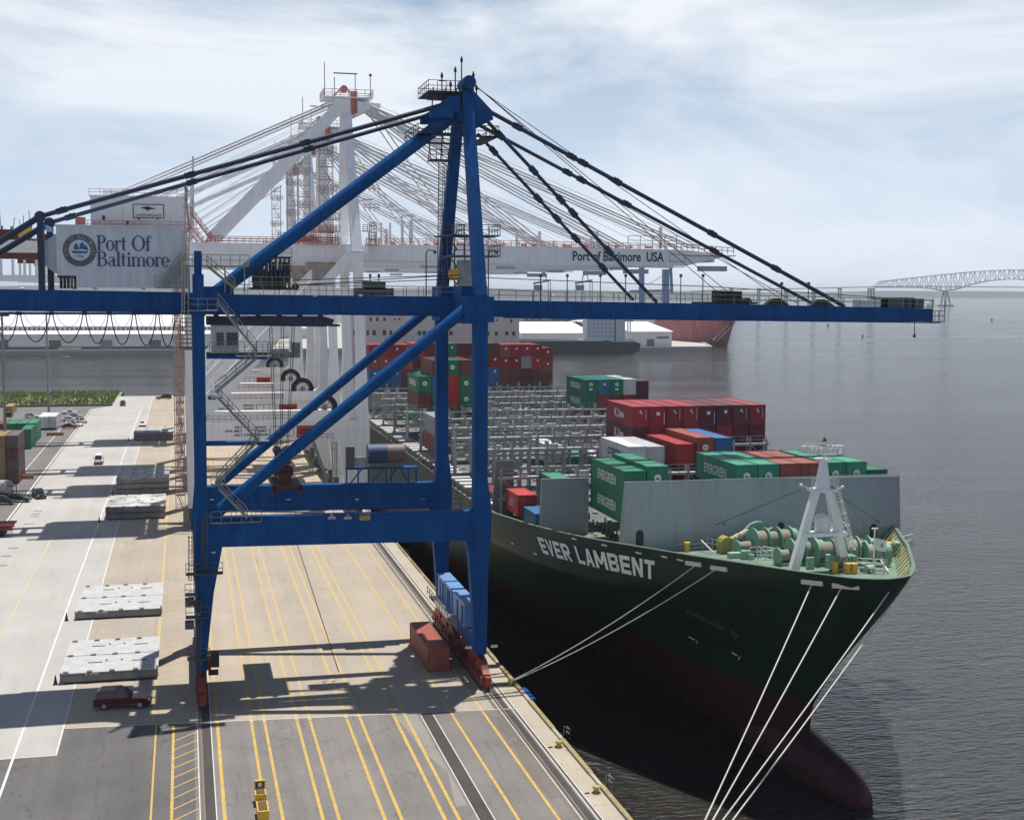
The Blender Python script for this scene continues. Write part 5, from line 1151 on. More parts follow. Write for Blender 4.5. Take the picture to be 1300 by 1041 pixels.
m = MB(); 
for px, py in ((880, 811), (934, 831)):
    p = hull_at(px, py); q0 = hull_pt(p.y - .35, p.z, -1, .05); m.beam(q0, hull_pt(p.y + .35, p.z + .2, -1, .05), .05, .09).beam(hull_pt(p.y - .7, p.z - .05, -1, .05), hull_pt(p.y - .2, p.z - .45, -1, .05), .06, .12)
m.build('draught_mark', WHTTXT, ship)
# breakwater and stepped wing walls
BY = 133.2
m = MB(); a_, b_, c_ = AY(795, 612, BY), AY(1142, 604, BY), AY(1145, 700, BY)
m.prism([(a_.x, 14.0), (b_.x + .35, 14.0), (b_.x + .2, 18), (b_.x, b_.z), (a_.x, a_.z)], 'y', BY, BY + .25); m.box(a_.x, b_.x, BY - .12, BY, a_.z - .1, a_.z + .02)
m.prism([(BY, 14), (BY + 2.2, 14), (BY + .3, a_.z), (BY, a_.z)], 'x', a_.x - .12, a_.x)
bw = m.build('breakwater', BWGREY, ship)
m = MB()
for px, pb_, pt_ in ((1108, 700, 667), (812, 693, 675), (991, 692, 665)):
    p, t_ = AY(px, pb_, BY - .02), AY(px, pt_, BY - .02); r_ = .42
    pts = [(p.x - r_, p.z), (p.x + r_, p.z)] + [(p.x + r_ * math.cos(R(a)), t_.z - r_ + r_ * math.sin(R(a)) + .2) for a in range(0, 181, 20)]; m.prism(pts, 'y', BY - .03, BY - .01)
each(m, 'doorway', BLACK, bw)
m = MB()
a_, b_ = AY(856, 696, BY), AY(884, 676, BY); m.box(a_.x, b_.x, BY - .05, BY, a_.z, b_.z)
m.rail([(48.5, BY - 1.2, 14.3), (54, BY - 2.5, 14.6)], .9, 1.0, .02); m.build('panel_and_rail', BWGREY, ship)
for (x0, y0), (x1, y1), Y in (((688, 608), (745.5, 607), 149.6), ((630, 585), (652.5, 584.5), 164.0)):
    a_, b_ = AY(x0, y0, Y), AY(x1 + (2 if Y < 150 else 0), y1, Y); mm = MB(); mm.prism([(a_.x - (.0 if Y < 160 else .55), 11.9), (b_.x, 11.9), (b_.x, a_.z), (a_.x, a_.z), (a_.x - (.0 if Y < 160 else .3), 17)], 'y', Y, Y + .25)
    mm.prism([(Y + .25, 12), (Y + 1.6, 12), (Y + .4, a_.z), (Y + .25, a_.z)], 'x', a_.x - .02, a_.x + .1); mm.build('wing_wall', BWGREY if Y < 160 else mat('mauve_grey_paint', (.17, .175, .20), .5, var=.1), ship)
# foremast (A frame) with platforms
FY = 116.5
MASTW = mat('foremast_white', (.80, .81, .82), .45, var=.05, streak=.1)
zd = ztop(FY) - 1.5
P2 = lambda px, py, dy=0: AY(px, py, FY + dy)
m = MB()
a_, b_ = P2(1007, 704), P2(1036, 621); m.beam(V(a_.x, FY, zd), b_, 0.88, .68, .65, .6, side=(1, 0, 0))
a_, b_ = P2(1074, 700), P2(1052, 621); m.beam(V(a_.x, FY, zd), b_, 0.88, .68, .65, .6, side=(1, 0, 0))
a_, b_ = P2(1020, 676), P2(1071, 676); m.box(a_.x, b_.x, FY - .8, FY + .8, a_.z - .35, a_.z)
a_, b_ = P2(1030, 622), P2(1058, 622); m.box(a_.x, b_.x, FY - 1, FY + 1, a_.z - .15, a_.z + .1)
m.beam(P2(1044, 622), P2(1045.5, 583), 1.25, 1.0, .5, .5, side=(1, 0, 0)); m.tube(P2(1046, 584), P2(1046, 582), .9, 14)
m.tube(P2(1046, 583), P2(1046.5, 556), .07, 6).box(P2(1026, 575).x, P2(1065, 575).x, FY - .5, FY + .5, P2(1045, 576).z, P2(1045, 574.8).z)
mast = m.build('foremast', MASTW, ship)
m = MB()
for k in range(9): x0 = P2(1019 + k * 6, 565).x; m.box(x0, x0 + .18, FY - .4, FY + .4, P2(1045, 574.8).z, P2(1045, 566).z)
a_, b_ = P2(1019, 565), P2(1072, 566.5); m.beam(a_, b_, .12, .14); a_, b_ = P2(1023, 562.5), P2(1066, 568); m.beam(a_, b_, .12, .12)
m.box(P2(1026, 570).x, P2(1060, 570).x, FY - .3, FY + .3, P2(1045, 574).z, P2(1045, 569.5).z)
m.rail([P2(1031, 621), P2(1038, 621)], 1.0, .5, .03, 3).rail([P2(1053, 621), P2(1064, 621)], 1.0, .5, .03, 3).rail([P2(1029, 676, -.8), P2(1036, 676, -.8)], 1.1, .5, .03)
m.ladder(P2(1080, 696, -.3), P2(1060, 620, -.3), .5, (1, 0, 0), True, .03)
for px, py in ((1017, 616), (1069.5, 618.5)): m.ball(P2(px, py), .18, 8)
m.beam(P2(1017, 617), P2(1032, 620), .1, .1).beam(P2(1069, 619), P2(1057, 621), .1, .1)
m.build('mast_railing', OFFW, mast)
MB().ball(P2(1047, 557), .16, 8).box(P2(1044.5, 557).x, P2(1049, 557).x, FY - .1, FY + .1, P2(1047, 560.5).z, P2(1047, 558.5).z).ball(P2(1056, 622), .42, 10).build('mast_lamp', DGREY, mast)
m = MB().tube(P2(1044, 676, .2), P2(1044, 657, .2), .75, 16).ball(P2(1044, 657.5, .2), .75, 14, (1, 1, .6)); m.build('vent_dome', OFFW, ship)
m = MB(); m.tube(P2(1015, 622), AY(905, 668, 133.8), .05, 5).tube(P2(1070, 632), AY(1118, 664, 133.8), .05, 5).tube(P2(1070, 632), AY(1105, 672, 133.8), .03, 5); m.tube(AY(905, 669, 133.6), AY(921, 665, 133.2), .12, 6); m.tube(AY(1112, 661, 133.6), AY(1119, 664, 133.6), .13, 6)
m.build('mast_stay', DGREY, ship)
# deck machinery
def winch(lab, c, w_, r_, ang=0, gear=True, rope=(.24, .24, .19), n=2):
    Mx = Matrix.Translation(c) @ Matrix.Rotation(ang, 4, 'Z')
    def T(x, y, z): return Mx @ V(x, y, z)
    r0 = empty('winch', c, lab, 'winch', 'winches on the bow deck')
    f = MB(); f.beam(T(-w_ / 2, 0, .2), T(w_ / 2, 0, .2), 1.6, .3); f.tube(T(-w_ / 2, 0, r_ + .15), T(w_ / 2, 0, r_ + .15), .16, 8)
    for k in range(n + 1): x = -w_ / 2 + w_ * k / n; f.tube(T(x - .07, 0, r_ + .15), T(x + .07, 0, r_ + .15), r_, 22)
    if gear: f.tube(T(w_ / 2 + .2, 0, r_ + .15), T(w_ / 2 + .75, 0, r_ + .15), r_ * .8, 18); f.beam(T(w_ / 2 + .5, -.6, .8), T(w_ / 2 + .5, .6, .8), .5, 1.3)
    f.build('drum_flange', SEAGRN, r0)
    if gear: f.box(c.x - w_ / 2 - 1.0, c.x - w_ / 2 - .3, c.y - .5, c.y + .4, c.z, c.z + 1.3)
    for k in range(n + 1): x = -w_ / 2 + w_ * k / n; f.beam(T(x, -r_ * .9, 0), T(x, 0, r_), .16, .4)
    d = MB(); 
    for k in range(n): x0 = -w_ / 2 + w_ * k / n + .1; x1 = -w_ / 2 + w_ * (k + 1) / n - .1; d.tube(T(x0, 0, r_ + .15), T(x1, 0, r_ + .15), r_ * (.74 - .1 * (k % 2)), 18)
    d.build('rope_drum', mat('wound_rope_%d' % int(rope[0] * 100), rope, .85, var=.3, scale=3), r0)
    return r0
DZ = 14.6
def dk_(px, py, z=None):
    z = z or DZ; p = AZ(px, py, z)
    for _ in range(6): p = AZ(px, py, ztop(max(102, p.y)) - 1.5)
    return p
for lab, px, py, w_, r_, an, n in (('green mooring winch with two drums just left of the white mast foot', 978, 703, 4.2, 1.35, .1, 3), ('green winch with brown wound rope right by the bulwark before the mast', 1018, 716, 2.6, 1.25, 0, 2), ('green winch between the two mast legs at the bulwark', 1044, 717, 1.8, 1.25, 0, 1),
    ('big green winch seen through the mast legs', 1052, 704, 2.6, 1.7, .15, 2), ('green winch with pale rope right of the mast, left one', 1086, 716, 2.4, 1.35, -.1, 2), ('green winch with pale rope right of the mast beside the flagstaff', 1108, 718, 1.7, 1.15, -.1, 2)):
    winch(lab, dk_(px, py), w_, r_, an, px != 1052, (.24, .23, .18) if px < 1080 else (.30, .32, .26), n)
p = dk_(962, 698); c = p
r0 = empty('windlass', c, 'large humped green anchor windlass in front of the grey breakwater', 'windlass', 'anchor windlasses on the bow')
def hump(m, c, w_, r_, x0, th):
    pts = [(-r_ * 1.1, 0)] + [(-r_ * math.cos(R(a)) * 1.0, .9 + r_ * math.sin(R(a)) * 1.15) for a in range(0, 181, 15)] + [(r_ * 1.1, 0)]
    m.prism([(c.x + x, c.z + z) for x, z in pts], 'y', c.y + x0, c.y + x0 + th)
m = MB(); hump(m, c, 2, 1.9, -.2, .5); hump(m, c + V(1.2, -1.2, 0), 2, 1.5, -.4, .5); m.tube(c + V(-2.2, .4, 1.2), c + V(2.6, .2, 1.2), .5, 12); m.box(c.x + 1.6, c.x + 2.6, c.y - 1, c.y, c.z + .9, c.z + 2.0)
m.build('gear_casing', SEAGRN, r0)
m = MB(); 
for k in range(10): t = k / 9; m.ball(c + V(-4.6 + 3.0 * t, -.6 + random.uniform(-.2, .2), .9 + 1.2 * t), .42, 8, (1, .6, .7))
m.build('anchor_chain', mat('cream_chain', (.62, .52, .38), .7, var=.3, scale=3), r0)
p = dk_(919, 702); MB().box(p.x - .6, p.x + .6, p.y - .6, p.y + .6, p.z, p.z + 1.3).tube((p.x + .1, p.y - .65, p.z + 1.2), (p.x + .1, p.y + .65, p.z + 1.2), .6, 14).build('chain_stopper', DYEL, r0)
p = dk_(1076, 690); c = p; r0 = empty('windlass', c, 'green anchor windlass on the far side of the white mast', 'windlass', 'anchor windlasses on the bow')
m = MB(); hump(m, c + V(1.5, 6, 0), 2, 1.5, -.2, .5); m.tube(c + V(-.5, 5, 1.2), c + V(4, 5, 1.2), .6, 12); m.build('gear_casing', SEAGRN, r0)
p = dk_(1082, 684); MB().box(p.x - .6, p.x + .7, p.y - .5, p.y + .5, p.z, p.z + 1.7).build('chain_stopper', DYEL, r0)
m = MB(); rg = random.Random(5)
for k in range(46):
    px = rg.uniform(905, 1120); base = interp([(890, 703), (950, 712), (1015, 722), (1080, 729), (1130, 729)], px); p = dk_(px, base - rg.uniform(1, 24)); s = rg.uniform(.25, .7)
    t = rg.random()
    if t < .4: m.box(p.x - s, p.x + s, p.y - s * .6, p.y + s * .6, p.z, p.z + rg.uniform(.4, 1.2))
    elif t < .7: m.tube(p, p + V(0, 0, rg.uniform(.6, 1.3)), s * .4, 8); 
    else: m.tube(p + V(-s, 0, .5), p + V(s, rg.uniform(-.3, .3), .5), s * .6, 10)
each(m, 'deck_fitting', mat('pale_sea_green', (.30, .46, .38), .55, var=.25, scale=2), ship)
m = MB()
for k in range(16):
    px = rg.uniform(900, 1130); base = interp([(890, 703), (950, 712), (1015, 722), (1080, 729), (1130, 729)], px); a_ = dk_(px, base - rg.uniform(0, 20)); b_ = a_ + V(rg.uniform(-1.6, 1.6), rg.uniform(-.8, .8), 0); m.grp(); m.rail([a_, b_], .95, .7, .035)
each(m, 'deck_railing', OFFW, ship)
for lab, px, py, w_, r_, an, n in (('small pale green winch at the left of the bow deck by the yellow chain stopper', 944, 705, 1.8, .75, .2, 1), ('small green winch close to the bulwark left of the mast', 996, 717, 1.6, .8, .1, 1), ('small green winch at the bulwark just right of the mast foot', 1066, 724, 1.5, .7, 0, 1), ('small green winch at the far side bulwark near the flagstaff', 1122, 706, 1.6, .8, -.1, 1)):
    winch(lab, dk_(px, py), w_, r_, an, True, (.27, .26, .21), n)
# white rail crates/platforms along the bulwark
m = MB()
for x0, y0, x1, y1 in ((890, 694, 912, 698), (930, 697, 948, 700), (949, 703, 966, 708), (968, 706, 985, 710), (1016, 700, 1040, 700), (1040, 712, 1066, 714), (1088, 727, 1122, 729), (1088, 722, 1122, 724), (1084, 696, 1098, 697), (1140, 695, 1158, 690), (1138, 702, 1156, 699)):
    a_, b_ = dk_(x0, y0), dk_(x1, y1); m.grp(); m.rail([a_, b_], 1.05, .8, .045, 1)
for x0, y0, x1, y1 in ((1012, 703, 1030, 722), (1040, 705, 1062, 726), (1082, 710, 1105, 728), (1108, 712, 1128, 728), (890, 700, 905, 703)):
    a_, b_ = dk_(x0, y0) + V(0, 0, 1.2), dk_(x1, y1) + V(0, 0, .2); m.grp(); m.tube(a_, b_, .07, 6)
each(m, 'deck_railing', OFFW, ship)
m = MB()
for px, py in ((1076, 728), (1084, 728), (1060, 727), (1128, 703), (1096, 722), (872, 700)):
    p = dk_(px, py); m.grp(); m.tube(p, p + V(0, 0, .9), .28, 12).tube(p + V(0, 0, .9), p + V(0, 0, 1.0), .34, 12)
p = dk_(1128, 712); m.grp(); m.tube(p, p + V(0, 0, 1.9), .38, 12)
each(m, 'mooring_bitt', YELLOW, ship)
p = dk_(1109, 724); fp = MB().tube(p, p + V(0, 0, 4.1), .09, 8).box(p.x - .3, p.x + .3, p.y - .1, p.y + .1, p.z + 4.0, p.z + 4.15).build('flagstaff', OFFW, ship)
m = MB(); nfl = 8; vs = []
for i in range(nfl + 1):
    for j in range(2): vs.append((p.x + .1 + 1.25 * i / nfl, p.y + .18 * math.sin(i * .9), p.z + 2.0 + (1.15 if j else 0) - .25 * i / nfl))
m.add(vs, [(2 * i, 2 * i + 2, 2 * i + 3, 2 * i + 1) for i in range(nfl)]); fl = m.build('flag', OFFW, fp)
MB().mesh(text('A', .02), face_front(V(p.x + .7, p.y - .22, p.z + 2.45), .35, .4)).build('flag_mark', NAVYTXT, fl)
# small clutter amidships behind the bulwark (covers, vents)
m = MB()
for px, py in ((712, 664), (700, 662), (738, 670)):
    p = AZ(px, py, 13.8); m.ball(p + V(0, 1, 0), .8, 8, (1.2, 1, .5))
each(m, 'deck_cover', mat('bright_sea_green_cover', (.05, .42, .26), .6, var=.2), ship)
m = MB()
for k in range(9): p = AZ(748 + k * 5, 668 + k * 2.6, 14.0); m.grp(); m.tube(p, p + V(0, 0, 1.0 + random.uniform(0, 1)), .1, 6); m.box(p.x - .3, p.x + .2, p.y, p.y + .5, p.z, p.z + .7)
each(m, 'deck_vent', DGREY, ship)

# accommodation block
m = MB(); AX0, AX1 = 38.5, 79.8; AYc = 318.0
m.box(AX0, AX1, AYc, AYc + 13, 12, 38.6).box(AX0 - 2.4, AX1 + 2.4, AYc + 1, AYc + 6, 38.3, 38.7); m.box(AX0 - 1, AX1 + 1, AYc - .4, AYc, 31.9, 32.1) if False else None
ab = m.build('accommodation_block', mat('warm_white_superstructure', (.55, .56, .56), .5, var=.05, streak=.1), ship)
m = MB()
for px, py, w_, h_ in [(470.5, 405.5, .5, .8), (479, 405.5, .55, .8), (488, 405.5, .5, .8), (501, 405.5, .4, .4), (507, 405.5, .4, .4), (450, 422.5, .45, 1.1), (467, 422.5, .5, 1.1), (475, 422.5, .75, 1.1), (488, 422.5, .75, 1.1), (496, 422.5, .6, 1.0), (532.5, 423, .75, .95), (538.5, 423, .75, .95), (545, 423, .75, .95), (572.5, 423, .75, .95), (619, 423.5, .75, .9), (630, 423.5, .75, .9), (643.5, 423.5, .75, .9), (652, 423.5, .75, .9), (624, 406.5, .4, .4), (631, 406.5, .4, .4), (649, 407.5, .5, .7), (534.5, 406, .5, .7)]:
    a_ = AY(px, py, AYc); m.box(a_.x - w_ * .55, a_.x + w_ * .55, AYc - .06, AYc, a_.z - h_ * .55, a_.z + h_ * .55)
each(m, 'window', mat('dull_window_glass', (.05, .055, .065), .2, var=0), ab)

# lashing bridges between the bays, hatch covers and pedestals
PITCH = 2.52; GX0 = GC - PITCH * 8.5
BAY = [136.0 + 14.6 * k for k in range(12)]
def lashing_bridge(y, z1, lab):
    r0 = empty('lashing_bridge', (SX, y, 12), lab, 'lashing bridge', 'lashing bridges across the deck')
    f = MB()
    for i in range(18):
        x = GX0 + PITCH * i
        for dy in (-.55, .55): f.box(x - .13, x + .13, y + dy - .13, y + dy + .13, 12.5, z1 + (.9 if i % 2 == 0 else .5))
        if i < 17 and i % 2 == 0:
            for dy in (-.62,): f.beam((x, y + dy, z1 - 2.6), (x + PITCH, y + dy, z1 - .1), .1, .1).beam((x + PITCH, y + dy, z1 - 2.6), (x, y + dy, z1 - .1), .1, .1)
    f.build('frame', GREY, r0)
    g = MB()
    for z in (z1, z1 - 2.6, z1 - 5.2): g.box(GX0 - .4, GX0 + PITCH * 17 + .4, y - .6, y + .6, z - .14, z); g.box(GX0 - .4, GX0 + PITCH * 17 + .4, y - .66, y - .6, z - .32, z)
    g.build('walkway', mat('pale_grey_gratings', (.34, .342, .335), .6, var=.25, scale=1.2), r0)
    h = MB()
    for z in (z1, z1 - 2.6): h.rail([(GX0, y - .6, z), (GX0 + PITCH * 17, y - .6, z)], 1.05, 1.26, .035, 1)
    h.build('railing', GALV, r0)
    k_ = MB(); rnd = random.Random(3)
    for i in range(17):
        if rnd.random() < .3: x = GX0 + PITCH * i + .4; k_.box(x, x + rnd.uniform(.6, 1.6), y - .3, y + .3, z1 - 2.6, z1 - 2.6 + rnd.uniform(.3, .9))
        if rnd.random() < .25: x = GX0 + PITCH * i + .4; k_.box(x, x + rnd.uniform(.6, 1.6), y - .3, y + .3, z1, z1 + rnd.uniform(.2, .6))
    each(k_, 'lashing_gear_bin', mat('grey_white_bin', (.45, .45, .44), .6, var=.2), r0)
    return r0
ORD = ['nearest', 'second', 'third', 'fourth', 'fifth', 'sixth', 'seventh', 'eighth', 'ninth', 'tenth', 'eleventh']
lb0 = None
for k in range(2, 12):
    y = BAY[k] - 1.2; z1 = 18.4 if k == 2 else 20.2
    lab = f'grey steel lashing bridge across the ship deck, {ORD[k-1]} one counted from the bow'
    if k <= 3: lb0 = lashing_bridge(y, z1, lab)
    else: c_ = copy_tree(lb0, None, Vector((SX, y, 12))); c_['label'] = lab
HC = mat('white_grey_hatch_cover', (.58, .58, .56), .55, var=.15, scale=.8, streak=.0)
hc0 = None
for k in range(1, 11):
    y = BAY[k]
    for j in range(4):
        x0 = GC - 19.2 + j * 9.65
        lab = f'ship hatch cover in the {ORD[k-1]} bay from the bow, {["first","second","third","fourth"][j]} panel from the quay'
        if hc0 is None:
            hc0 = empty('hatch_cover', (x0, y, 12), lab, 'hatch cover', 'hatch covers between the lashing bridges')
            MB().box(x0, x0 + 9.4, y + .1, y + 12.1, 13.5, 14.5).build('panel', mat('dark_hatch_panel', (.11, .115, .115), .7, var=.4, scale=.6), hc0)
            mm = MB()
            for i in range(4):
                for jj in (0.3, 6.1, 11.7): mm.box(x0 + .4 + i * 2.5, x0 + .9 + i * 2.5, y + jj - .2, y + jj + .3, 14.5, 14.75)
            mm.build('cone_socket', GREY, hc0)
        else: c_ = copy_tree(hc0, None, Vector((x0, y, 12))); c_['label'] = lab
m = MB(); m2 = MB()
for k in range(2, 11):
    for jj in range(4):
        y = BAY[k] + .6 + jj * 3.2
        m.box(37.9, 40.4, y, y + .9, 12.0, 14.5); m2.box(37.7, 40.5, y - .2, y + 1.5, 14.5, 14.75)
each(m, 'pedestal', GREY, ship); each(m2, 'pedestal_top', HC, ship)
m = MB(); m.rail([(36.4, 165, 13.4), (36.4, 315, 13.4)], 1.1, 2.0, .04, 2); m.build('side_railing', GALV, ship)
m = MB()
for y in (200, 214, 229, 243): m.box(36.6, 38.4, y, y + .3, 13.4, 13.52); m.rail([(36.6, y, 13.4), (39, y + 2, 13.4)], 1.1, 1, .05)
for k in range(5): m.box(36.8, 39.8, 188 + k * 1.6, 188.12 + k * 1.6, 13.9, 14.0)
m.build('gangway_frame', DYEL, ship)
# mooring lines
def rope(name, a, b, sag, r, lab):
    pts = [a.lerp(b, t / 14) - V(0, 0, sag * 4 * (t / 14) * (1 - t / 14)) for t in range(15)]
    o = MB().path(pts, r, 6).build(name, ROPE, origin=a); return tag(o, lab, 'mooring line', 'mooring lines of the green ship')
b1 = V(33.35, 135.6, .5); b2 = V(33.1, 85.6, .5)
rope('mooring_line', hull_at(885, 717) + V(-.1, 0, 0), b1, .6, .05, 'grey mooring line to the two-line bollard, upper of the pair')
rope('mooring_line', hull_at(908, 724) + V(-.1, 0, 0), b1 + V(.2, 0, 0), .6, .05, 'grey mooring line to the two-line bollard, lower of the pair')
for px, py, dx, lab in ((1031, 742, 0, 'white bow mooring line, leftmost of the four dropping to the bottom edge'), (1068, 747, .1, 'white bow mooring line, second from left of the four dropping to the bottom edge')):
    rope('mooring_line', hull_at(px, py) + V(-.1, -.1, 0), b2 + V(dx, 0, 0), .2, .06, lab)
for px, py, y, dx, lab in ((1128, 744, 105.2, .2, 'white bow mooring line from the stem, upper left of the close pair'), (1158, 722, 109.5, 1.0, 'white bow mooring line from the stem, lower right of the close pair')):
    a_ = AY(px, py, y); rope('mooring_line', a_ + V(0, -.6, 0), b2 + V(dx, .3, 0), .25, .06, lab)
# ================================================================ CONTAINERS
CC = {}
def cpaint(name, col, fade=0.15): CC[name] = mat('container_' + name, col, .55, var=.14, scale=.5, streak=.16, rust=.55, perobj=.16); return CC[name]
cpaint('green', (.012, .17, .085)); cpaint('pale_green', (.03, .24, .14)); cpaint('dark_red', (.27, .022, .03)); cpaint('red', (.42, .03, .03)); cpaint('brown', (.15, .04, .03))
cpaint('rust', (.30, .075, .05)); cpaint('blue', (.02, .12, .30)); cpaint('white', (.62, .63, .64)); cpaint('grey', (.26, .28, .29)); cpaint('teal', (.02, .17, .23)); cpaint('maroon', (.11, .018, .03)); cpaint('pink', (.5, .16, .17)); cpaint('tan', (.30, .19, .07)); cpaint('light_grey', (.42, .44, .46))
_CM = {}
def cmesh(L, H, door):
    k = (L, H, door)
    if k in _CM: return _CM[k]
    m = MB(); Wd = 2.438; g = .14
    # frame
    for x in (0, Wd - g):
        for y in (0, L - g): m.box(x, x + g, y, y + g, 0, H)
        m.box(x, x + g, g, L - g, 0, .16).box(x, x + g, g, L - g, H - .1, H)
    for y in (0, L - g): m.box(g, Wd - g, y, y + g, 0, .16).box(g, Wd - g, y, y + g, H - .12, H)
    # corrugated sides
    n = int((L - 2 * g) / .28); d = .035
    for x, s_ in ((.05, -1), (Wd - .05, 1)):
        vs = []; y = g
        for i in range(n + 1):
            yy = g + (L - 2 * g) * i / n; off = d * s_ * (1 if (i // 1) % 2 else -1) * .6
            vs += [(x + off, yy, .16), (x + off, yy, H - .1)]
        m.add(vs, [(2 * i, 2 * i + 2, 2 * i + 3, 2 * i + 1) for i in range(n)])
    # roof: slightly inset, gentle corrugation
    vs = []; nr = int(L / .6)
    for i in range(nr + 1): yy = g + (L - 2 * g) * i / nr; z = H - .03 - (.02 if i % 2 else 0); vs += [(g, yy, z), (Wd - g, yy, z)]
    m.add(vs, [(2 * i, 2 * i + 1, 2 * i + 3, 2 * i + 2) for i in range(nr)])
    # far end, floor
    m.add([(g, L - .05, .16), (Wd - g, L - .05, .16), (Wd - g, L - .05, H - .12), (g, L - .05, H - .12)], [(0, 1, 2, 3)]); m.add([(0, 0, .1), (Wd, 0, .1), (Wd, L, .1), (0, L, .1)], [(0, 1, 2, 3)])
    # near end
    if door:
        m.box(g, Wd / 2 - .01, .05, .1, .16, H - .12).box(Wd / 2 + .01, Wd - g, .05, .1, .16, H - .12)
    else:
        ne = 8; vs = []
        for i in range(ne * 2 + 1): xx = g + (Wd - 2 * g) * i / (ne * 2); vs += [(xx, .05 + (.04 if i % 2 else 0), .16), (xx, .05 + (.04 if i % 2 else 0), H - .12)]
        m.add(vs, [(2 * i, 2 * i + 2, 2 * i + 3, 2 * i + 1) for i in range(ne * 2)])
    me = bpy.data.meshes.new('container_body'); me.from_pydata(m.v, [], m.f); me.materials.append(CC['green']); me.update()
    b = MB()
    if door:
        for x in (.38, .82, 1.6, 2.04): b.tube((x, .02, .2), (x, .02, H - .15), .025, 5); b.box(x - .12, x + .12, -.01, .03, H * .42, H * .46)
        mb_ = bpy.data.meshes.new('lock_bars'); mb_.from_pydata(b.v, [], b.f); mb_.materials.append(GALV); mb_.update()
    else: mb_ = None
    _CM[k] = (me, mb_); return _CM[k]
def cont(x, y, z, col, lab, L=12.19, H=2.6, door=False, side=None, logo=None, end_text=None, group=None, cm=None):
    """x, y, z = near lower corner on the quay side"""
    me, bars = cmesh(L, H, door)
    o = bpy.data.objects.new('shipping_container', me); COL.objects.link(o); o.location = (x, y, z)
    o.material_slots[0].link = 'OBJECT'; o.material_slots[0].material = CC[col]
    tag(o, lab, 'container', group)
    if bars:
        b = bpy.data.objects.new('lock_bars', bars); COL.objects.link(b); b.parent = o
    def part(nm, mb, mt):
        me_ = bpy.data.meshes.new(nm); me_.from_pydata([(vx, vy, vz) for vx, vy, vz in mb.v], [], mb.f); me_.materials.append(mt); me_.update()
        p = bpy.data.objects.new(nm, me_); COL.objects.link(p); p.parent = o
    if side:
        s_, w_, h_, mt, bold = side; m = MB().mesh(text(s_, bold), face_left(V(-.03, L * .5, H * .52), w_, h_)); part('side_lettering', m, mt)
    if logo:
        m = MB()
        if logo == 'ring': m.disc((1.22, -.02, H * .55), (0, -1, 0), .42, 18, .2).box(1.12, 1.32, -.03, -.02, H * .55 - .05, H * .55 + .2)
        elif logo == 'ring2': m.disc((1.22, -.02, H * .68), (0, -1, 0), .36, 16, .15).box(.9, 1.5, -.03, -.02, H * .3, H * .42)
        elif logo == 'dot': m.disc((1.35, -.02, H * .68), (0, -1, 0), .26, 14)
        elif logo == 'slash': m.prism([(.95, H * .74), (1.25, H * .84), (1.25, H * .72), (1.5, H * .66), (1.25, H * .62), (1.2, H * .7)], 'y', -.03, -.02).box(1.95, 2.0, -.03, -.02, H * .3, H * .85)
        elif logo == 'plate': m.box(1.0, 1.5, -.03, -.02, H * .55, H * .72).box(2.12, 2.2, -.03, -.02, H * .12, H * .7)
        part('end_emblem', m, WHTTXT)
    if end_text:
        s_, fx, fz, w_, h_ = end_text; part('end_lettering', MB().mesh(text(s_, .01), face_front(V(fx, -.02, H * fz), w_, h_)), WHTTXT)
    return o
NTH = ['first', 'second', 'third', 'fourth', 'fifth', 'sixth', 'seventh', 'eighth', 'ninth', 'tenth', 'eleventh', 'twelfth', 'thirteenth', 'fourteenth', 'fifteenth', 'sixteenth', 'seventeenth']
EV = ('EVERGREEN', 6.6, 1.15, WHTTXT, .03)
# bay A (behind the breakwater)
g_ = 'containers behind the grey breakwater'
y = BAY[0]
cont(45.9, y, 19.75, 'green', 'green EVERGREEN container, upper of the two leaning out left of the breakwater', H=2.9, side=EV, group=g_)
cont(45.9, y, 16.85, 'green', 'green EVERGREEN container, lower of the two left of the breakwater', H=2.9, side=EV, group=g_)
cont(48.5, y, 20.2, 'pale_green', 'light topped green container just right of the EVERGREEN pair left of the breakwater', H=2.9, logo='ring', group=g_)
cont(48.5, y, 17.3, 'green', 'green container hidden low behind the left end of the breakwater', H=2.9, group=g_)
for x, c, lg, l in ((58.9, 'pale_green', 'ring', 'green EVERGREEN container with its side showing, first over the breakwater middle'), (61.5, 'pale_green', 'ring', 'green container over the breakwater, right of the one with EVERGREEN on its side'), (64.1, 'rust', None, 'rust red container over the breakwater, left one of the two'), (66.65, 'rust', None, 'rust red container over the breakwater, right one of the two behind the mast'),
                    (69.6, 'pale_green', 'ring', 'green container over the breakwater just right of the white mast'), (72.2, 'pale_green', 'ring', 'green container over the breakwater, second right of the mast')):
    cont(x, y, 20.1, c, l, H=2.9, logo=lg, side=EV if x < 60 else None, group=g_)
cont(75.0, y + .3, 19.4, 'green', 'lower green container at the right end of the breakwater', H=2.6, group=g_)
for i, x in enumerate((58.9, 61.5, 64.1, 66.65, 69.6, 72.2, 75.0)): cont(x, y + .3, 16.6, ('green', 'brown', 'blue', 'green', 'brown', 'green', 'green')[i], f'lower tier container behind the breakwater, {NTH[i]} from the left', H=2.6, group=g_)
# bay B
y = BAY[1]; g_ = 'containers in the second bay'
cont(39.3, y + 6.2, 14.5, 'red', 'red container between the two small grey wing walls', L=6.06, H=2.6, side=('///', 2.6, 1.2, WHTTXT, 0), group=g_)
cont(39.9, y + .1, 13.2, 'blue', 'small blue container below the red one between the grey wing walls', L=6.06, H=2.6, group=g_)
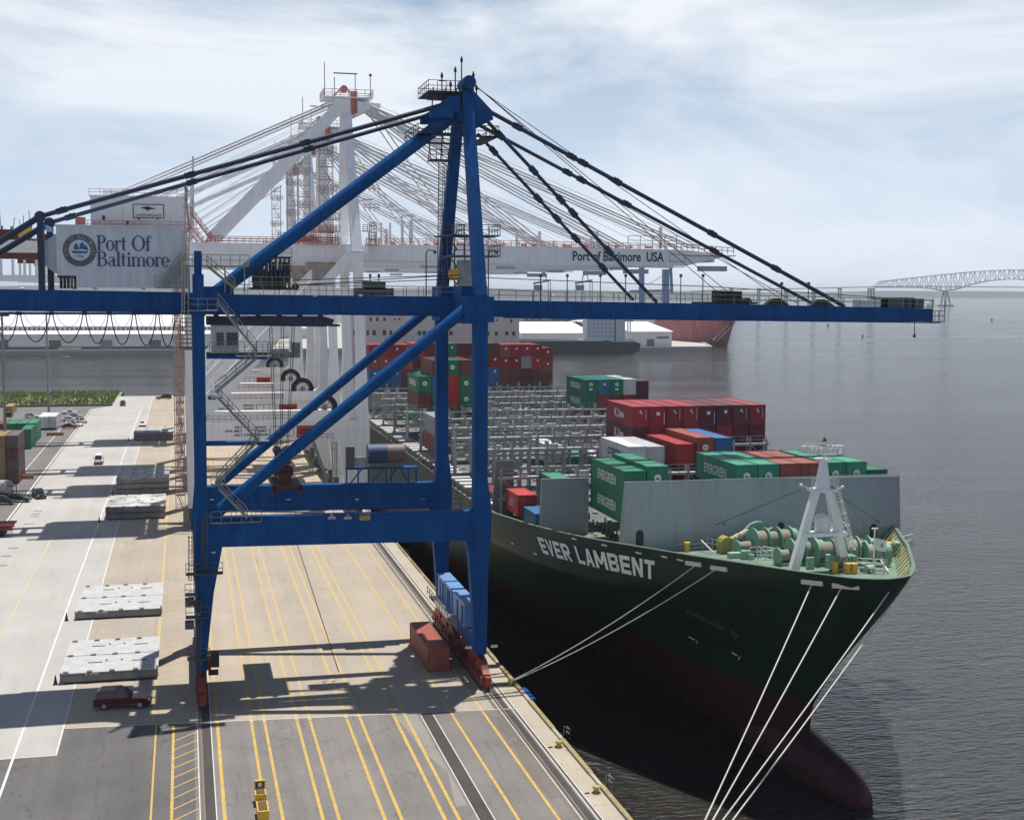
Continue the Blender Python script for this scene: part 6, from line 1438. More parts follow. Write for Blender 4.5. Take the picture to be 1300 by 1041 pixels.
# bay C: white, red, brown, blue
y = 165.2; g_ = 'mixed containers in the third bay'
for x, c, z, lg, l in ((56.3, 'white', 18.9, None, 'white container with faint lettering on its side, left of the red one'), (58.85, 'light_grey', 18.85, None, 'white topped grey container beside the lettered white one'), (63.0, 'red', 19.1, None, 'bright red container right of the white pair'), (65.8, 'rust', 19.9, 'ring', 'brown container with rust orange roof and round emblem, left of the blue one'), (68.4, 'blue', 19.8, None, 'blue container right of the orange roofed one')):
    cont(x, y, z - .1, c, l, H=2.9, logo=lg, side=('GOLD', 4.5, 1.0, NAVYTXT, .02) if c == 'white' and False else (('COSCO', 5.5, 1.0, NAVYTXT, .02) if c == 'white' else None), end_text=('18', 1.22, .35, .5, .45) if c == 'blue' else None, group=g_)
    cont(x, y, z - 3.0, ('grey', 'brown', 'maroon', 'brown', 'blue')[[56.3, 58.85, 63.0, 65.8, 68.4].index(x)], f'container under the {c} one of the mixed third bay row', H=2.9, group=g_)
for i in range(4):
    x = 71.2 + i * 2.52; cont(x, y, 13.9, ('brown', 'green', 'maroon', 'brown')[i], f'low container at the outer side of the third bay, {NTH[i]} from left', H=2.6, group=g_)
# bay D: K Line reds
y = 179.8; g_ = 'red container wall in the fourth bay'
X0 = AY(803.5, 516, y).x; ZT = AY(803.5, 516.5, y).z
for i in range(8):
    x = X0 + i * 2.56
    for t in range(4):
        c = ('dark_red', 'dark_red', 'dark_red', 'dark_red', 'maroon', 'maroon', 'brown', 'dark_red')[i] if t == 0 else ('dark_red', 'maroon')[(i + t) % 2] if i < 7 else 'maroon'
        lab = f'dark red container in the big red wall, {NTH[i]} from left, {["top", "second", "third", "lowest"][t]} tier'
        cont(x, y, ZT - 2.9 * (t + 1), c, lab, H=2.9, door=(t > 1), side=('K Line', 4.2, 1.25, WHTTXT, .03) if i == 0 else None, logo=(('slash', 'plate', 'slash', 'slash', 'plate', 'dot', 'slash', 'slash')[i]) if t == 0 else None, group=g_)
# bay H: green stacks either side
y = BAY[7]; g_ = 'stacks standing alone among the lashing bridges'
X0 = AY(742.3, 482, y).x; ZT = AY(742.3, 482, y).z
cl = ('green', 'teal', 'green', 'white', 'maroon')
for i in range(5):
    for t in range(3):
        c = cl[i] if t == 0 else (('green', 'dark_red', 'brown', 'dark_red', 'maroon')[i] if t == 1 else 'dark_red')
        cont(X0 + i * 2.54, y, ZT - 2.9 * (t + 1) - (.35 if i == 4 else 0), c, f'{c} container in the water side stack, {NTH[i]} from left, {["top", "middle", "bottom"][t]} tier'.replace('_', ' '), H=2.9, side=EV if i == 0 and t < 2 else None, logo=('ring2', 'dot', 'ring2', None, None)[i] if t == 0 else None, group=g_)
Z0 = AY(531, 478, y).z; XL = AY(531, 478, y).x
for i in range(4):
    x = XL + i * 2.54; top = Z0 + (2.9 if i > 0 else 0) ; 
    for t in range(4 if i else 3):
        z = top - 2.9 * (t + 1); c = {0: ('green', 'brown', 'green'), 1: ('brown', 'blue', 'green', 'green'), 2: ('green', 'red', 'red', 'green'), 3: ('brown', 'green', 'green', 'brown')}[i][t]
        cont(x, y, z, c, f'{c} container in the stack behind the blue legs, {NTH[i]} from left, {NTH[t]} tier down', H=2.9, side=EV if i == 0 and t == 0 else None, logo='ring' if c in ('green', 'blue') else None, group=g_)
# outboard stack by the walkway: grey over brown
y = BAY[5]; a_ = AY(529, 535, y); cont(38.9, y, a_.z - 2.9 + .4, 'grey', 'grey container on the quayside edge of the ship, over a brown one', H=2.9, group=g_); cont(38.9, y, a_.z - 5.8 + .4, 'brown', 'brown container under the grey one at the ship edge', H=2.9, group=g_)
y = BAY[4]; cont(53.5, y + .5, 15.9, 'white', 'white topped container low between lashing bridges right of the blue crane leg', H=2.6, group=g_)
y = BAY[3]; 
for i, c in enumerate(('green', 'green', 'white', 'rust', 'rust')): cont(55.5 + i * 2.52, y + 14.6, 14.2, c, f'low {c} container roof between the lashing bridges, {NTH[i]} from the left', H=2.6, group=g_)
y = BAY[2]; a_ = AY(624, 615, y); cont(38.9, y + .3, 13.0, 'maroon', 'maroon container with pink end just behind the mauve wing wall', H=2.6, group=g_)
y = BAY[1]; cont(43.9, y + 1, 16.3, 'pale_green', 'green roofed container directly left of the EVERGREEN pair', H=2.6, group=g_)
# aft wall: three high, seventeen wide, in front of the accommodation
y = BAY[11]; g_ = 'container wall in front of the white accommodation'
row0 = ['dark_red'] * 4 + ['red', 'maroon', 'green', 'green', 'maroon', 'maroon', 'green', 'brown', 'rust', 'dark_red', 'dark_red', 'dark_red', 'dark_red']
row1 = ['rust', 'rust', 'rust', 'rust', 'maroon', 'brown', 'green', 'maroon', 'brown', 'green', 'maroon', 'dark_red', 'dark_red', 'dark_red', 'grey', 'red', 'rust']
row2 = ['blue', 'blue', 'blue', 'brown', 'green', 'brown', 'brown', 'green', 'green', 'brown', 'blue', 'blue', 'brown', 'brown', 'maroon', 'brown', 'brown']
for i in range(17):
    x = 40.0 + i * 2.50; dz = (.35 if i < 4 else 0) + (-.9 if i > 15 else 0); top = 29.9 - (.25 if i < 4 else 0)
    if i > 11: top = 29.6
    if i == 16: top = 28.8
    for t in range(4):
        c = (row0, row1, row2, row2)[t][i]
        lab = f'{c.replace("_", " ")} container in the aft wall, {NTH[i]} from the left, {["top", "second", "third", "fourth"][t]} tier'
        cont(x, y, top - 2.72 * (t + 1), c, lab, H=2.7, logo=('dot' if c in ('dark_red', 'rust', 'red', 'green', 'blue') and t < 3 else None), group=g_)
# red container on the quay with a dark open frame behind it
cont(25.62, 142.5, .02, 'rust', 'red brown container standing alone on the quay lanes beside the blue crane wheels', L=12.19, H=2.6, door=True)
# ================================================================ THINGS ON THE QUAY
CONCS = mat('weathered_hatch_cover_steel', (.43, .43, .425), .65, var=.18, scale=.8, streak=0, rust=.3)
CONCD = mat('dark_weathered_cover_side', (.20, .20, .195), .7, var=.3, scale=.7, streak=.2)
CONCP = mat('patchy_cover_top', (.42, .42, .41), .7, var=.75, scale=.35)
CONCM = mat('grey_weathered_cover_top', (.36, .37, .37), .7, var=.35, scale=.6)
def cover_stack(x0, x1, y0, y1, n, lab, top=CONCS, h=1.15, off=0):
    for k in range(n):
        z = .15 + k * (h + .12)
        r0 = empty('hatch_cover', (x0, y0, z), lab if n == 1 else f'{lab}, {["bottom", "middle", "top"][k] if n == 3 else ["lower", "upper"][k]} slab', 'hatch cover', 'ship hatch covers laid out on the quay')
        dx = off * k
        b = MB().box(x0 + dx + .25, x1 + dx - .1, y0, y1, z, z + h - .12); b.box(x0 + dx, x1 + dx, y0 - .12, y0, z + .1, z + h - .2)
        b.prism([(x0 + dx, z + h - .3), (x0 + dx + .25, z), (x0 + dx + .25, z + h - .3)], 'y', y0, y1)
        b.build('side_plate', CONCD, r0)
        t = MB().box(x0 + dx, x1 + dx, y0 - .1, (y0 + y1) / 2 - .1, z + h - .12, z + h).box(x0 + dx + .05, x1 + dx, (y0 + y1) / 2 + .1, y1, z + h - .12, z + h)
        if k == n - 1: t.box(x0 + dx + 2.5, x0 + dx + 4.0, y0 - .14, y0 - .1, z + h - .3, z + h)
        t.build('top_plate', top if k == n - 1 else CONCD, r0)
        if k == n - 1:
            d = MB(); w_ = x1 - x0
            for yy in (y0 + .1, (y0 + y1) / 2, y1 - .5):
                for f in (.03, .27, .50, .74): d.box(x0 + dx + w_ * f, x0 + dx + w_ * f + .55, yy - .25, yy + .25, z + h, z + h + .10)
            for yy in (y0 + 3.6, y1 - 3.2):
                for f in (.26, .72): d.box(x0 + dx + w_ * f, x0 + dx + w_ * f + 1.5, yy, yy + .2, z + h, z + h + .05)
                for f in (.44, .60): d.box(x0 + dx + w_ * f, x0 + dx + w_ * f + .2, yy + .5, yy + .9, z + h, z + h + .08)
            each(d, 'container_socket', DGREY, r0)
            s = MB()
            for f in (.0, .28, .52, .76, .98): s.box(x0 + dx + w_ * f, x0 + dx + w_ * f + .18, y0 - .2, y0 - .12, z + .05, z + h + (.35 if f > .9 else .1))
            each(s, 'bracket', CONCD, r0)
cover_stack(-13.3, -3.2, 146.6, 160.3, 1, 'white topped hatch cover nearest the camera, behind the dark red car', h=1.0)
cover_stack(-13.9, -3.2, 175.2, 190.5, 1, 'white topped hatch cover, second from the camera, lying flat', h=.9)
cover_stack(-14.2, -3.7, 251, 266, 2, 'hatch cover with patchy white top, third pile from the camera', CONCP, h=1.02)
cover_stack(-13.7, -3.3, 281, 296, 3, 'dark weathered hatch cover, tallest pile', CONCM, h=1.02)
cover_stack(-13.7, -3.1, 382, 396, 2, 'dark weathered hatch cover, farthest pile', CONCM, h=1.02)
CONE = mat('dark_cone_rubber', (.03, .035, .03), .7)
for px, py, l in ((70.5, 869, 'dark traffic cone beside the nearest hatch cover'), (84.5, 788, 'dark traffic cone beside the second hatch cover'), (126, 663, 'dark traffic cone beside the third hatch cover pile'), (143, 629, 'dark traffic cone beside the tallest hatch cover pile'), (163, 560, 'dark traffic cone beside the farthest hatch cover pile')):
    p = AZ(px, py); r0 = empty('traffic_cone', (p.x, p.y, 0), l, 'cone', 'cones beside the hatch covers'); MB().tube((p.x, p.y, .05), (p.x, p.y, 1.05), .22, 12, .04).build('cone', CONE, r0); MB().box(p.x - .25, p.x + .25, p.y - .25, p.y + .25, .012, .06).build('base', BLACK, r0)

# --- vehicles
TYRE = mat('tyre_rubber', (.012, .012, .012), .85, var=.05); RIM = mat('alloy_rim', (.38, .38, .38), .35, metal=.6, var=0); CHROME = mat('chrome_trim', (.6, .6, .6), .2, metal=.9, var=0)
TAIL = mat('tail_lamp_red', (.35, .01, .01), .3, var=0); HEAD = mat('headlamp_glass', (.8, .8, .78), .15, var=0)
def car(name, lab, cat, loc, ang, paint, kind='suv', L=5.3, Wd=2.0, H=1.95, cargo=None, group=None):
    r0 = empty(name, (0, 0, 0), lab, cat, group)
    # side profile in (x along length, z); car points to +x
    if kind == 'suv':
        low = [(-.5, .22), (-.49, .5), (-.497, .56), (-.475, .60)]; body = [(-.495, .20), (-.5, .45), (-.485, .58), (.17, .58), (.36, .545), (.47, .48), (.5, .34), (.495, .2)]
        gh = [(-.475, .57), (-.43, .93), (-.40, .97), (-.02, 1.0), (.04, .97), (.17, .60)]
    elif kind == 'sedan':
        body = [(-.5, .25), (-.5, .55), (-.46, .64), (-.30, .66), (.18, .62), (.42, .56), (.5, .42), (.49, .24)]; gh = [(-.36, .63), (-.20, .96), (-.02, 1.0), (.08, .97), (.22, .62)]
    elif kind == 'pickup':
        body = [(-.5, .25), (-.5, .62), (.2, .62), (.42, .57), (.5, .45), (.49, .25)]; gh = [(-.12, .60), (-.09, .96), (.08, 1.0), (.13, .96), (.22, .60)]
    else:  # van
        body = [(-.5, .2), (-.5, .5), (.38, .5), (.48, .44), (.5, .3), (.495, .2)]; gh = [(-.495, .48), (-.49, .98), (-.45, 1.0), (.22, 1.0), (.28, .96), (.40, .48)]
    def loft(mb, pts, w_bot, w_top, zmin, zmax, inset=.0):
        n = len(pts); secs = []
        for f in (-1, -.88, .88, 1):
            row = []
            for x, z in pts:
                t = (z - zmin) / max(1e-6, zmax - zmin); hw = (w_bot + (w_top - w_bot) * t) * Wd / 2; k = .985 if abs(f) == 1 else 1
                row.append((x * L * (k if abs(f) == 1 else 1), hw * f, z * H))
            secs.append(row)
        vs = [p for r_ in secs for p in r_]; fs = [tuple(range(n))[::-1], tuple(range(3 * n, 4 * n))]
        for j in range(3):
            for i in range(n): fs.append((j * n + i, j * n + (i + 1) % n, (j + 1) * n + (i + 1) % n, (j + 1) * n + i))
        mb.add(vs, fs)
    b = MB(); loft(b, body, .98, .98, 0, 1); bo = b.build('body', paint, r0)
    g = MB(); loft(g, gh, .94, .78, .57, 1.0); cab_ = g.build('cabin', paint, r0)
    # windows: slightly proud dark panes
    def lerp_side(x, z, s): t = (z - .57) / .43; hw = (.94 + (.78 - .94) * t) * Wd / 2 + .012; return (x * L, s * hw, z * H)
    w_ = MB(); zs0, zs1 = (.62, .91)
    xb, xf = gh[0][0], gh[-1][0]; xbt = gh[1][0] + .02; xft = gh[-2][0] - .01
    if kind == 'van': xb += .55; xbt += .55
    cuts = [0, .32, .36, .66, .70, 1] if kind in ('suv', 'van') else [0, .47, .52, 1]
    for s in (-1, 1):
        for c0, c1 in zip(cuts[::2], cuts[1::2]):
            A = lambda t, z: lerp_side((xb + .045 + (xf - .06 - xb - .045) * t) if z == zs0 else (xbt + .02 + (xft - .01 - xbt - .02) * t), z, s)
            w_.add([A(c0, zs0), A(c1, zs0), A(c1, zs1), A(c0, zs1)], [(0, 1, 2, 3)])
    for (xa, za), (xc, zc), sg in ((gh[-1], gh[-2], 1), (gh[0], gh[1], -1)):
        o_ = .015 * sg; w_.add([((xa) * L + o_ - .06 * sg * 0, -Wd * .40, (za + .045) * H), (xa * L + o_, Wd * .40, (za + .045) * H), (xc * L + o_ + .02 * sg, Wd * .36, (zc - .02) * H), (xc * L + o_ + .02 * sg, -Wd * .36, (zc - .02) * H)], [(0, 1, 2, 3)])
    w_.build('window', GLASS, cab_)
    r = .20 * H
    for sx in (-.31, .32):
        for s in (-1, 1):
            yc = s * (Wd / 2 - .12); t = MB().tube((sx * L, yc - .13, r), (sx * L, yc + .13, r), r, 18); to = t.build('wheel', TYRE, r0)
            MB().disc((sx * L, yc + s * .135, r), (0, s, 0), r * .6, 14).build('rim', RIM, to)
    m = MB()
    for s in (-1, 1): m.box(L * .475, L * .498, s * Wd * .36 - .18, s * Wd * .36 + .18, .40 * H, .47 * H)
    m.build('headlight', HEAD, r0)
    m = MB()
    for s in (-1, 1): m.box(-L * .502, -L * .49, s * Wd * .42 - .1, s * Wd * .42 + .1, .42 * H, .58 * H)
    m.build('tail_light', TAIL, r0)
    m = MB().box(L * .485, L * .508, -Wd * .46, Wd * .46, .22 * H, .30 * H).box(-L * .51, -L * .49, -Wd * .46, Wd * .46, .22 * H, .32 * H)
    for s in (-1, 1): m.box(-L * .38, L * .4, s * Wd / 2 * .985 - .01, s * Wd / 2 * .985 + .01, .25 * H, .28 * H)
    m.build('bumper', mat('grey_bumper', (.10, .095, .09), .6), r0)
    m = MB()
    for s in (-1, 1): m.box(L * .11, L * .14, s * (Wd / 2 + .02), s * (Wd / 2 + .2), .58 * H, .66 * H) if s > 0 else m.box(L * .11, L * .14, -(Wd / 2 + .2), -(Wd / 2 + .02), .58 * H, .66 * H)
    if kind == 'suv':
        for s in (-1, 1): m.beam((-.38 * L, s * Wd * .34, 1.01 * H), (-.02 * L, s * Wd * .34, 1.03 * H), .05, .05)
        m.box(-.12 * L, .02 * L, -.4, .4, .995 * H, 1.0 * H + .012)
    m.build('roof_rack' if kind == 'suv' else 'mirror', BLACK, r0)
    r0.location = loc; r0.rotation_euler = (0, 0, ang); return r0
def cpaintm(n, c): return mat('car_paint_' + n, c, .25, var=.03, metal=.1)
p = (AZ(123, 899) + AZ(188, 903)) / 2
car('parked_car', 'dark red estate car standing in the crane shadow near the camera', 'car', (p.x, p.y + 1.1, .012), R(-4), cpaintm('deep_red', (.07, .004, .009)), 'suv', 5.5, 2.0, 1.95)
car('parked_car', 'white van driving on the pale apron between two crane shadows', 'van', (AZ(125, 590).x, AZ(125, 590).y + 2, .012), R(-90), cpaintm('white', (.7, .7, .7)), 'van', 5.4, 2.0, 2.3)
car('parked_car', 'dark car with red front on the yard edge line beside a crane shadow', 'car', (AZ(49, 633).x, AZ(49, 633).y + 1, .012), R(-70), cpaintm('black', (.015, .015, .02)), 'suv', 4.6, 1.9, 1.8)
car('parked_car', 'small white car behind the farthest hatch cover pile', 'car', (AZ(181, 541).x, AZ(181, 541).y, .012), R(-90), cpaintm('white', (.7, .7, .7)), 'sedan', 4.8, 1.9, 1.6)
car('parked_car', 'dark red car parked near the grass bank', 'car', (AZ(156, 515).x, AZ(156, 515).y, .012), R(-90), cpaintm('dark_red', (.16, .008, .016)), 'suv', 4.8, 1.9, 1.8)
car('parked_car', 'black car at the far end of the quay', 'car', (AZ(208, 507).x, AZ(208, 507).y, .012), R(180), cpaintm('black', (.015, .015, .02)), 'suv', 5.8, 2.0, 2.0)
cars = [(41, 531, 'white', 'suv', 0, 'white car at the back left of the yard car rows'), (46, 541, 'white', 'suv', 0, 'white car in the yard left of the grey pole base'), (88, 526, 'white', 'pickup', 0, 'white pickup in the rear row by the trailer'), (95, 531, 'silver', 'sedan', 0, 'silver sedan in the second row beyond the trailer'), (88, 535, 'white', 'sedan', 0, 'white sedan in the middle row beside the trailer'), (88, 544, 'dark_red', 'sedan', 0, 'dark red sedan at the end of the yard car row'), (98, 541, 'white', 'suv', -60, 'white car facing out at the right end of the yard rows'), (103, 537, 'silver', 'suv', -60, 'silver car tucked behind the white one in the yard'),
        (3, 640, 'black', 'pickup', -20, 'black pickup at the left photo edge by the tank truck'), (23, 637, 'black', 'sedan', -15, 'black car right of the black pickup near the tank truck'), (12, 529, 'black', 'suv', 90, 'black car beside the brown container at the yard back')]
for px, py, c, k, a, l in cars:
    p = AZ(px, py); car('parked_car', l, 'pickup truck' if k == 'pickup' else 'car', (p.x, p.y, .012), R(a), cpaintm(c, {'white': (.7, .7, .7), 'silver': (.4, .42, .44), 'dark_red': (.16, .01, .016), 'black': (.015, .015, .02)}[c]), k, 4.9, 1.9, 1.65, group='vehicles parked in the yard')
# tank truck and chassis at left edge
p = AZ(8, 632); r0 = empty('tank_truck', (p.x, p.y, 0), 'tank truck with a round silver end at the left edge of the photo', 'truck')
MB().tube((p.x - 5, p.y + 3, 2.2), (p.x + .6, p.y, 2.2), 1.35, 18).build('tank', mat('silver_tank', (.35, .35, .36), .4, var=.1), r0)
MB().box(p.x - 5.5, p.x + 1.2, p.y - .2, p.y + 4, .7, .95).rail([(p.x - 1.4, p.y - .5, 1), (p.x + 2, p.y - .5, 1)], 3.0, 3.2, .08).build('frame', BLACK, r0)
for k in range(3): MB().tube((p.x - 4 + k * 2, p.y - .3, .5), (p.x - 4 + k * 2, p.y + .1, .5), .5, 14).build('wheel', TYRE, r0)
p = AZ(10, 676); r0 = empty('trailer_chassis', (p.x, p.y, 0), 'row of red and grey trailer chassis at the lower left photo edge', 'trailer')
m = MB()
for k in range(3): m.box(p.x - 6, p.x + 1.3 - k * .2, p.y - 4 + k * 3.4, p.y - 3.6 + k * 3.4, 1.0, 1.3).box(p.x - 6, p.x + 1.0, p.y - 2.6 + k * 3.4, p.y - 2.2 + k * 3.4, 1.0, 1.3)
m.build('frame', mat('chassis_red', (.25, .03, .04), .6, var=.3, scale=2), r0)
m = MB()
for k in range(3):
    for s in (0, 1.5): m.tube((p.x - .6 - s, p.y - 4.4 + k * 3.4, .5), (p.x - .6 - s, p.y - 1.9 + k * 3.4, .5), .5, 12)
each(m, 'wheel', TYRE, r0)
# yard containers at left
cpaint('grey_brown', (.10, .085, .08))
TN = ['lowest', 'second', 'third', 'topmost']
for t in range(4):
    cont(-37.2, 302, 2.6 * t + .02, ('brown', 'grey_brown', 'maroon', 'grey_brown')[t], f'dark container in the four high yard pile behind the near pole, {TN[t]}', H=2.58, door=True, group='containers in the yard')
    cont(-39.8, 302, 2.6 * t + .02, 'tan', f'tan container in the pile at the left photo edge, {TN[t]}', H=2.58, door=True, group='containers in the yard')
for t in range(2):
    cont(-41.4, 367, 2.6 * t + .02, 'green', f'green yard container facing the camera with door bars, {["lower", "upper"][t]}', H=2.58, door=True, group='containers in the yard')
    for i in range(4): cont(-49.5 + 2.6 * i, 383, 2.6 * t + .02, 'green' if i else 'brown', f'container in the row behind the green yard pair, {NTH[i]} from left, {["lower", "upper"][t]}', H=2.58, group='containers in the yard')
for x, y, c, lab in ((-50.5, 410, 'rust', 'orange roofed container in the yard'), (-56, 408, 'white', 'white roofed container in the yard beside the orange roof'), (-58, 470, 'tan', 'brown container at the back of the yard')):
    cont(x, y, .02, c, lab, group='containers in the yard')
p = AZ(61, 546)
for i in range(2): cont(p.x - 2.6 + 2.5 * i, p.y, .6, 'white', f'white box trailer in the yard by the far light pole, {["left", "right"][i]} one', L=14, H=3.4, door=True)
p = AZ(20, 608); r0 = empty('pipe_barrier', (p.x, p.y, 0), 'yellow pipe frame around the near light pole base', 'barrier')
MB().rail([(p.x - 4, p.y, 0), (p.x + .5, p.y, 0)], 3.4, 4, .1, 0).box(p.x - 4, p.x + 1, p.y - .3, p.y + .1, .01, .4).build('frame', mat('cream_pipe', (.62, .50, .25), .6), r0)
for px, py, w_, l in ((32, 608, 3.6, 'low yellow brown barrier block beside the near light pole'), (70, 553, 4.6, 'long yellow brown barrier block near the white trailer')):
    p = AZ(px, py); o = MB().prism([(p.y - .4, 0.012), (p.y + .4, .012), (p.y + .25, .9), (p.y - .25, .9)], 'x', p.x - w_ / 2, p.x + w_ / 2).build('barrier_block', mat('brown_yellow_block', (.33, .20, .06), .7, var=.3), origin=(p.x, p.y, 0)); tag(o, l, 'barrier')
# light poles
for x, y, l in ((-42.5, 453.2, 'tall grey light pole farther off, by the white trailer'), (-38.6, 312.8, 'tall grey light pole nearer the camera at the left edge')):
    r0 = empty('light_pole', (x, y, 0), l, 'light pole', 'tall light poles in the yard')
    MB().tube((x, y, 0), (x, y, 36), .42 if y > 400 else .34, 12, .22).build('pole', GALV, r0)
    m = MB().tube((x, y, 36), (x, y, 36.4), 1.1, 14)
    for k in range(8): m.box(x + 1.2 * math.cos(k * .785) - .3, x + 1.2 * math.cos(k * .785) + .3, y + 1.2 * math.sin(k * .785) - .3, y + 1.2 * math.sin(k * .785) + .3, 35.6, 36)
    m.build('lamp_ring', DGREY, r0); MB().tube((x, y, .01), (x, y, 1.0), .8, 14).build('base', CFACE, r0)
# yellow twist lock bin pair at the bottom edge
r0 = empty('twist_lock_bin', (5.6, 108.3, 0), 'yellow steel bin on the lane marking at the bottom edge of the photo', 'bin')
MB().box(5.1, 6.0, 107.6, 109.0, .3, 1.0).box(5.1, 6.0, 108.9, 109.1, 1.0, 1.7).build('tray', YELLOW, r0)
MB().box(5.2, 5.9, 107.7, 108.8, 1.0, 1.06).box(5.2, 5.9, 108.86, 108.9, 1.1, 1.6).build('tray_floor', mat('dark_brown_grease', (.09, .06, .01), .7), r0); MB().box(5.4, 5.7, 108.82, 108.86, 1.2, 1.5).build('label_plate', OFFW, r0)
r1 = empty('twist_lock_bin', (5.6, 104.6, 0), 'second yellow steel bin cut off by the bottom edge of the photo', 'bin')
MB().box(5.1, 6.0, 104.0, 106.2, .3, 1.0).build('tray', YELLOW, r1); MB().box(5.2, 5.9, 104.2, 106.0, 1.0, 1.06).build('tray_floor', mat('dark_brown_grease', (.09, .06, .01)), r1)
MB().tube((5.5, 106.2, .6), (5.5, 107.6, .6), .06, 6).build('tow_bar', BLACK, r1)
# ================================================================ ACROSS THE HARBOUR
FPIER = mat('far_pier_concrete', (.42, .40, .37), .8, var=.1, scale=.05)
FWALL = mat('warehouse_wall', (.54, .55, .57), .6, var=.06, scale=.1, streak=.0); FROOF = mat('warehouse_roof_white', (.66, .66, .66), .6, var=.08, scale=.05)
FDK = mat('far_dark_grey', (.10, .11, .12), .7, var=.2, scale=.1); FLAND = mat('far_land_green', (.022, .036, .034), .9, var=.25, scale=.02)
PT, PB = AZ(903, 441, -1.6), AZ(850, 412, -1.6)
m = MB().prism([(-500, 966), (PT.x, PT.y), (PB.x, PB.y), (-900, 1900)], 'z', -6, -1.6)
mc_ = MB().beam((-500, 965.6, -1.2), (PT.x, PT.y - .4, -1.2), .8, 1.0).beam((PT.x + .3, PT.y, -1.2), (PB.x, PB.y, -1.2), .8, 1.0); tag(mc_.build('kerb', FROOF), kind='structure'); tag(m.build('far_pier', FPIER), kind='structure')
m = MB(); a_, b_ = AY(-30, 450, 975), AY(232, 448, 975)
# long warehouse
WY = 985
r0 = empty('warehouse', AY(115, 448, WY), 'long low white roofed warehouse along the far pier at left', 'warehouse')
z0, z1, z2, z3 = AY(115, 447, WY).z, AY(115, 425, WY).z, AY(115, 416, WY + 18).z, AY(115, 401, WY + 75).z
xa, xb = AY(-60, 440, WY).x, AY(300, 440, WY).x
MB().box(xa, xb, WY, WY + 2, -1.6, z1).box(xa, xb, WY + 16, WY + 18, z1, z2 + 1).build('wall', FWALL, r0)
MB().prism([(WY - 1, z1), (WY + 18, z1 + 2.4), (WY + 18, z1 + 2.8), (WY - 1, z1 + .4)], 'x', xa, xb).prism([(WY + 17, z2 + 1), (WY + 75, z3 + 1.5), (WY + 75, z3 + 1), (WY + 17, z2)], 'x', xa, xb).build('roof', FROOF, r0)
MB().box(xa, xb, WY - .2, WY, -1.6, .8).build('base_band', FDK, r0)
for px in (3, 70, 135, 197): a_ = AY(px, 440, WY); MB().box(a_.x - 4, a_.x + 4, WY - .3, WY, -1.6, 5.2).build('door', FDK if px != 135 else mat('slate_door', (.15, .18, .2)), r0)
m = MB(); 
for k in range(60): x = xa + (xb - xa) * k / 60; m.box(x, x + 1.5, WY + 15.7, WY + 16, z1 + 2.8, z2)
m.build('window_band', FDK, r0)
m = MB(); a_ = AY(88, 448, 975); m.box(a_.x - 7, a_.x + 8, 972, 975, -1.6, .4); o = m.build('scrap_barge', mat('tan_heap', (.35, .31, .22), .8, var=.4, scale=.3), origin=a_); tag(o, 'low pale barge moored under the long warehouse', 'barge')
# storage tanks and clutter behind
rnd = random.Random(11)
for k in range(46):
    px = rnd.uniform(-20, 860) if k > 16 else rnd.uniform(-10, 230); Y = rnd.uniform(1150, 1800); c = AY(px, 400, Y); w_ = rnd.uniform(12, 38); h_ = rnd.uniform(5, 12)
    if 480 < px < 640: continue
    o = MB().box(c.x - w_, c.x + w_, Y, Y + 30, -1.6, h_ - 1).prism([(c.x - w_ - 1, h_ - 1), (c.x + w_ + 1, h_ - 1), (c.x, h_ + 1.5)], 'y', Y - 1, Y + 31); o.m = [0] * 6 + [1] * (len(o.f) - 6)
    oo = o.build('shed', [FWALL if k % 3 else FDK, FROOF if k % 2 else FDK], origin=(c.x, Y, 0)); tag(oo, 'small distant shed among the port buildings across the water', 'building', 'distant port sheds')
for k in range(30):
    px = rnd.uniform(-20, 900); Y = rnd.uniform(1300, 1850); c = AY(px, 400, Y)
    pts = MB()
    for j in range(60):
        q_ = V(c.x + rnd.gauss(0, 14), Y + rnd.gauss(0, 8), rnd.uniform(-1.5, 6) ); pts.ball(q_, rnd.uniform(1.5, 3.2), 5)
    oo = pts.build('tree_clump', FLAND, origin=(c.x, Y, 0)); tag(oo, 'distant dark green tree clump behind the far pier', 'trees', 'distant tree clumps')
# grey and white ship in front of the middle warehouses
YS = 945
r0 = empty('cargo_ship', AY(760, 448, YS), 'dark hulled cargo ship with white superstructure at the middle pier', 'ship')
p = [AY(x, y, YS) for x, y in ((560, 452), (800, 450.5), (812, 446), (813, 436), (806, 434), (780, 434.5), (770, 432), (560, 430))]
m = MB().prism([(q_.x, max(q_.z, -5)) for q_ in p], 'y', YS, YS + 16); m.build('hull', mat('dark_slate_hull', (.02, .03, .04), .5, var=.1), r0)
a_, b_ = AY(560, 431, YS), AY(768, 433, YS); MB().box(a_.x, b_.x, YS - .3, YS + 16, b_.z, b_.z + .8).build('deck_edge', FROOF, r0)
a_, b_ = AY(745, 433, YS + 3), AY(782, 398, YS + 3); sup = MB().box(a_.x, b_.x, YS + 3, YS + 14, a_.z - 1, b_.z + 2).box(AY(782, 433, YS).x, AY(795, 433, YS).x, YS + 3, YS + 14, a_.z - 1, AY(788, 405, YS).z).build('superstructure', mat('bluish_white_paint', (.55, .60, .66), .5, var=.06), r0)
m = MB()
for i in range(7):
    for j in range(6): c = AY(748 + i * 5.4, 401 + j * 5.2, YS + 2.9); m.box(c.x - .35, c.x + .35, YS + 2.8, YS + 3, c.z - .4, c.z + .4)
each(m, 'porthole', FDK, sup)
m = MB(); 
for px in (786, 790, 797, 800): m.tube(AY(px, 434, YS + 6), AY(px, 398, YS + 6), .5, 6)
for k in range(7): c = AY(785 + k * 3.6, 432 - (k % 3), YS + 5); m.box(c.x - 1, c.x + 1, YS + 4, YS + 6, c.z - 2, c.z + 1)
m.build('deck_gear', OFFW, r0)
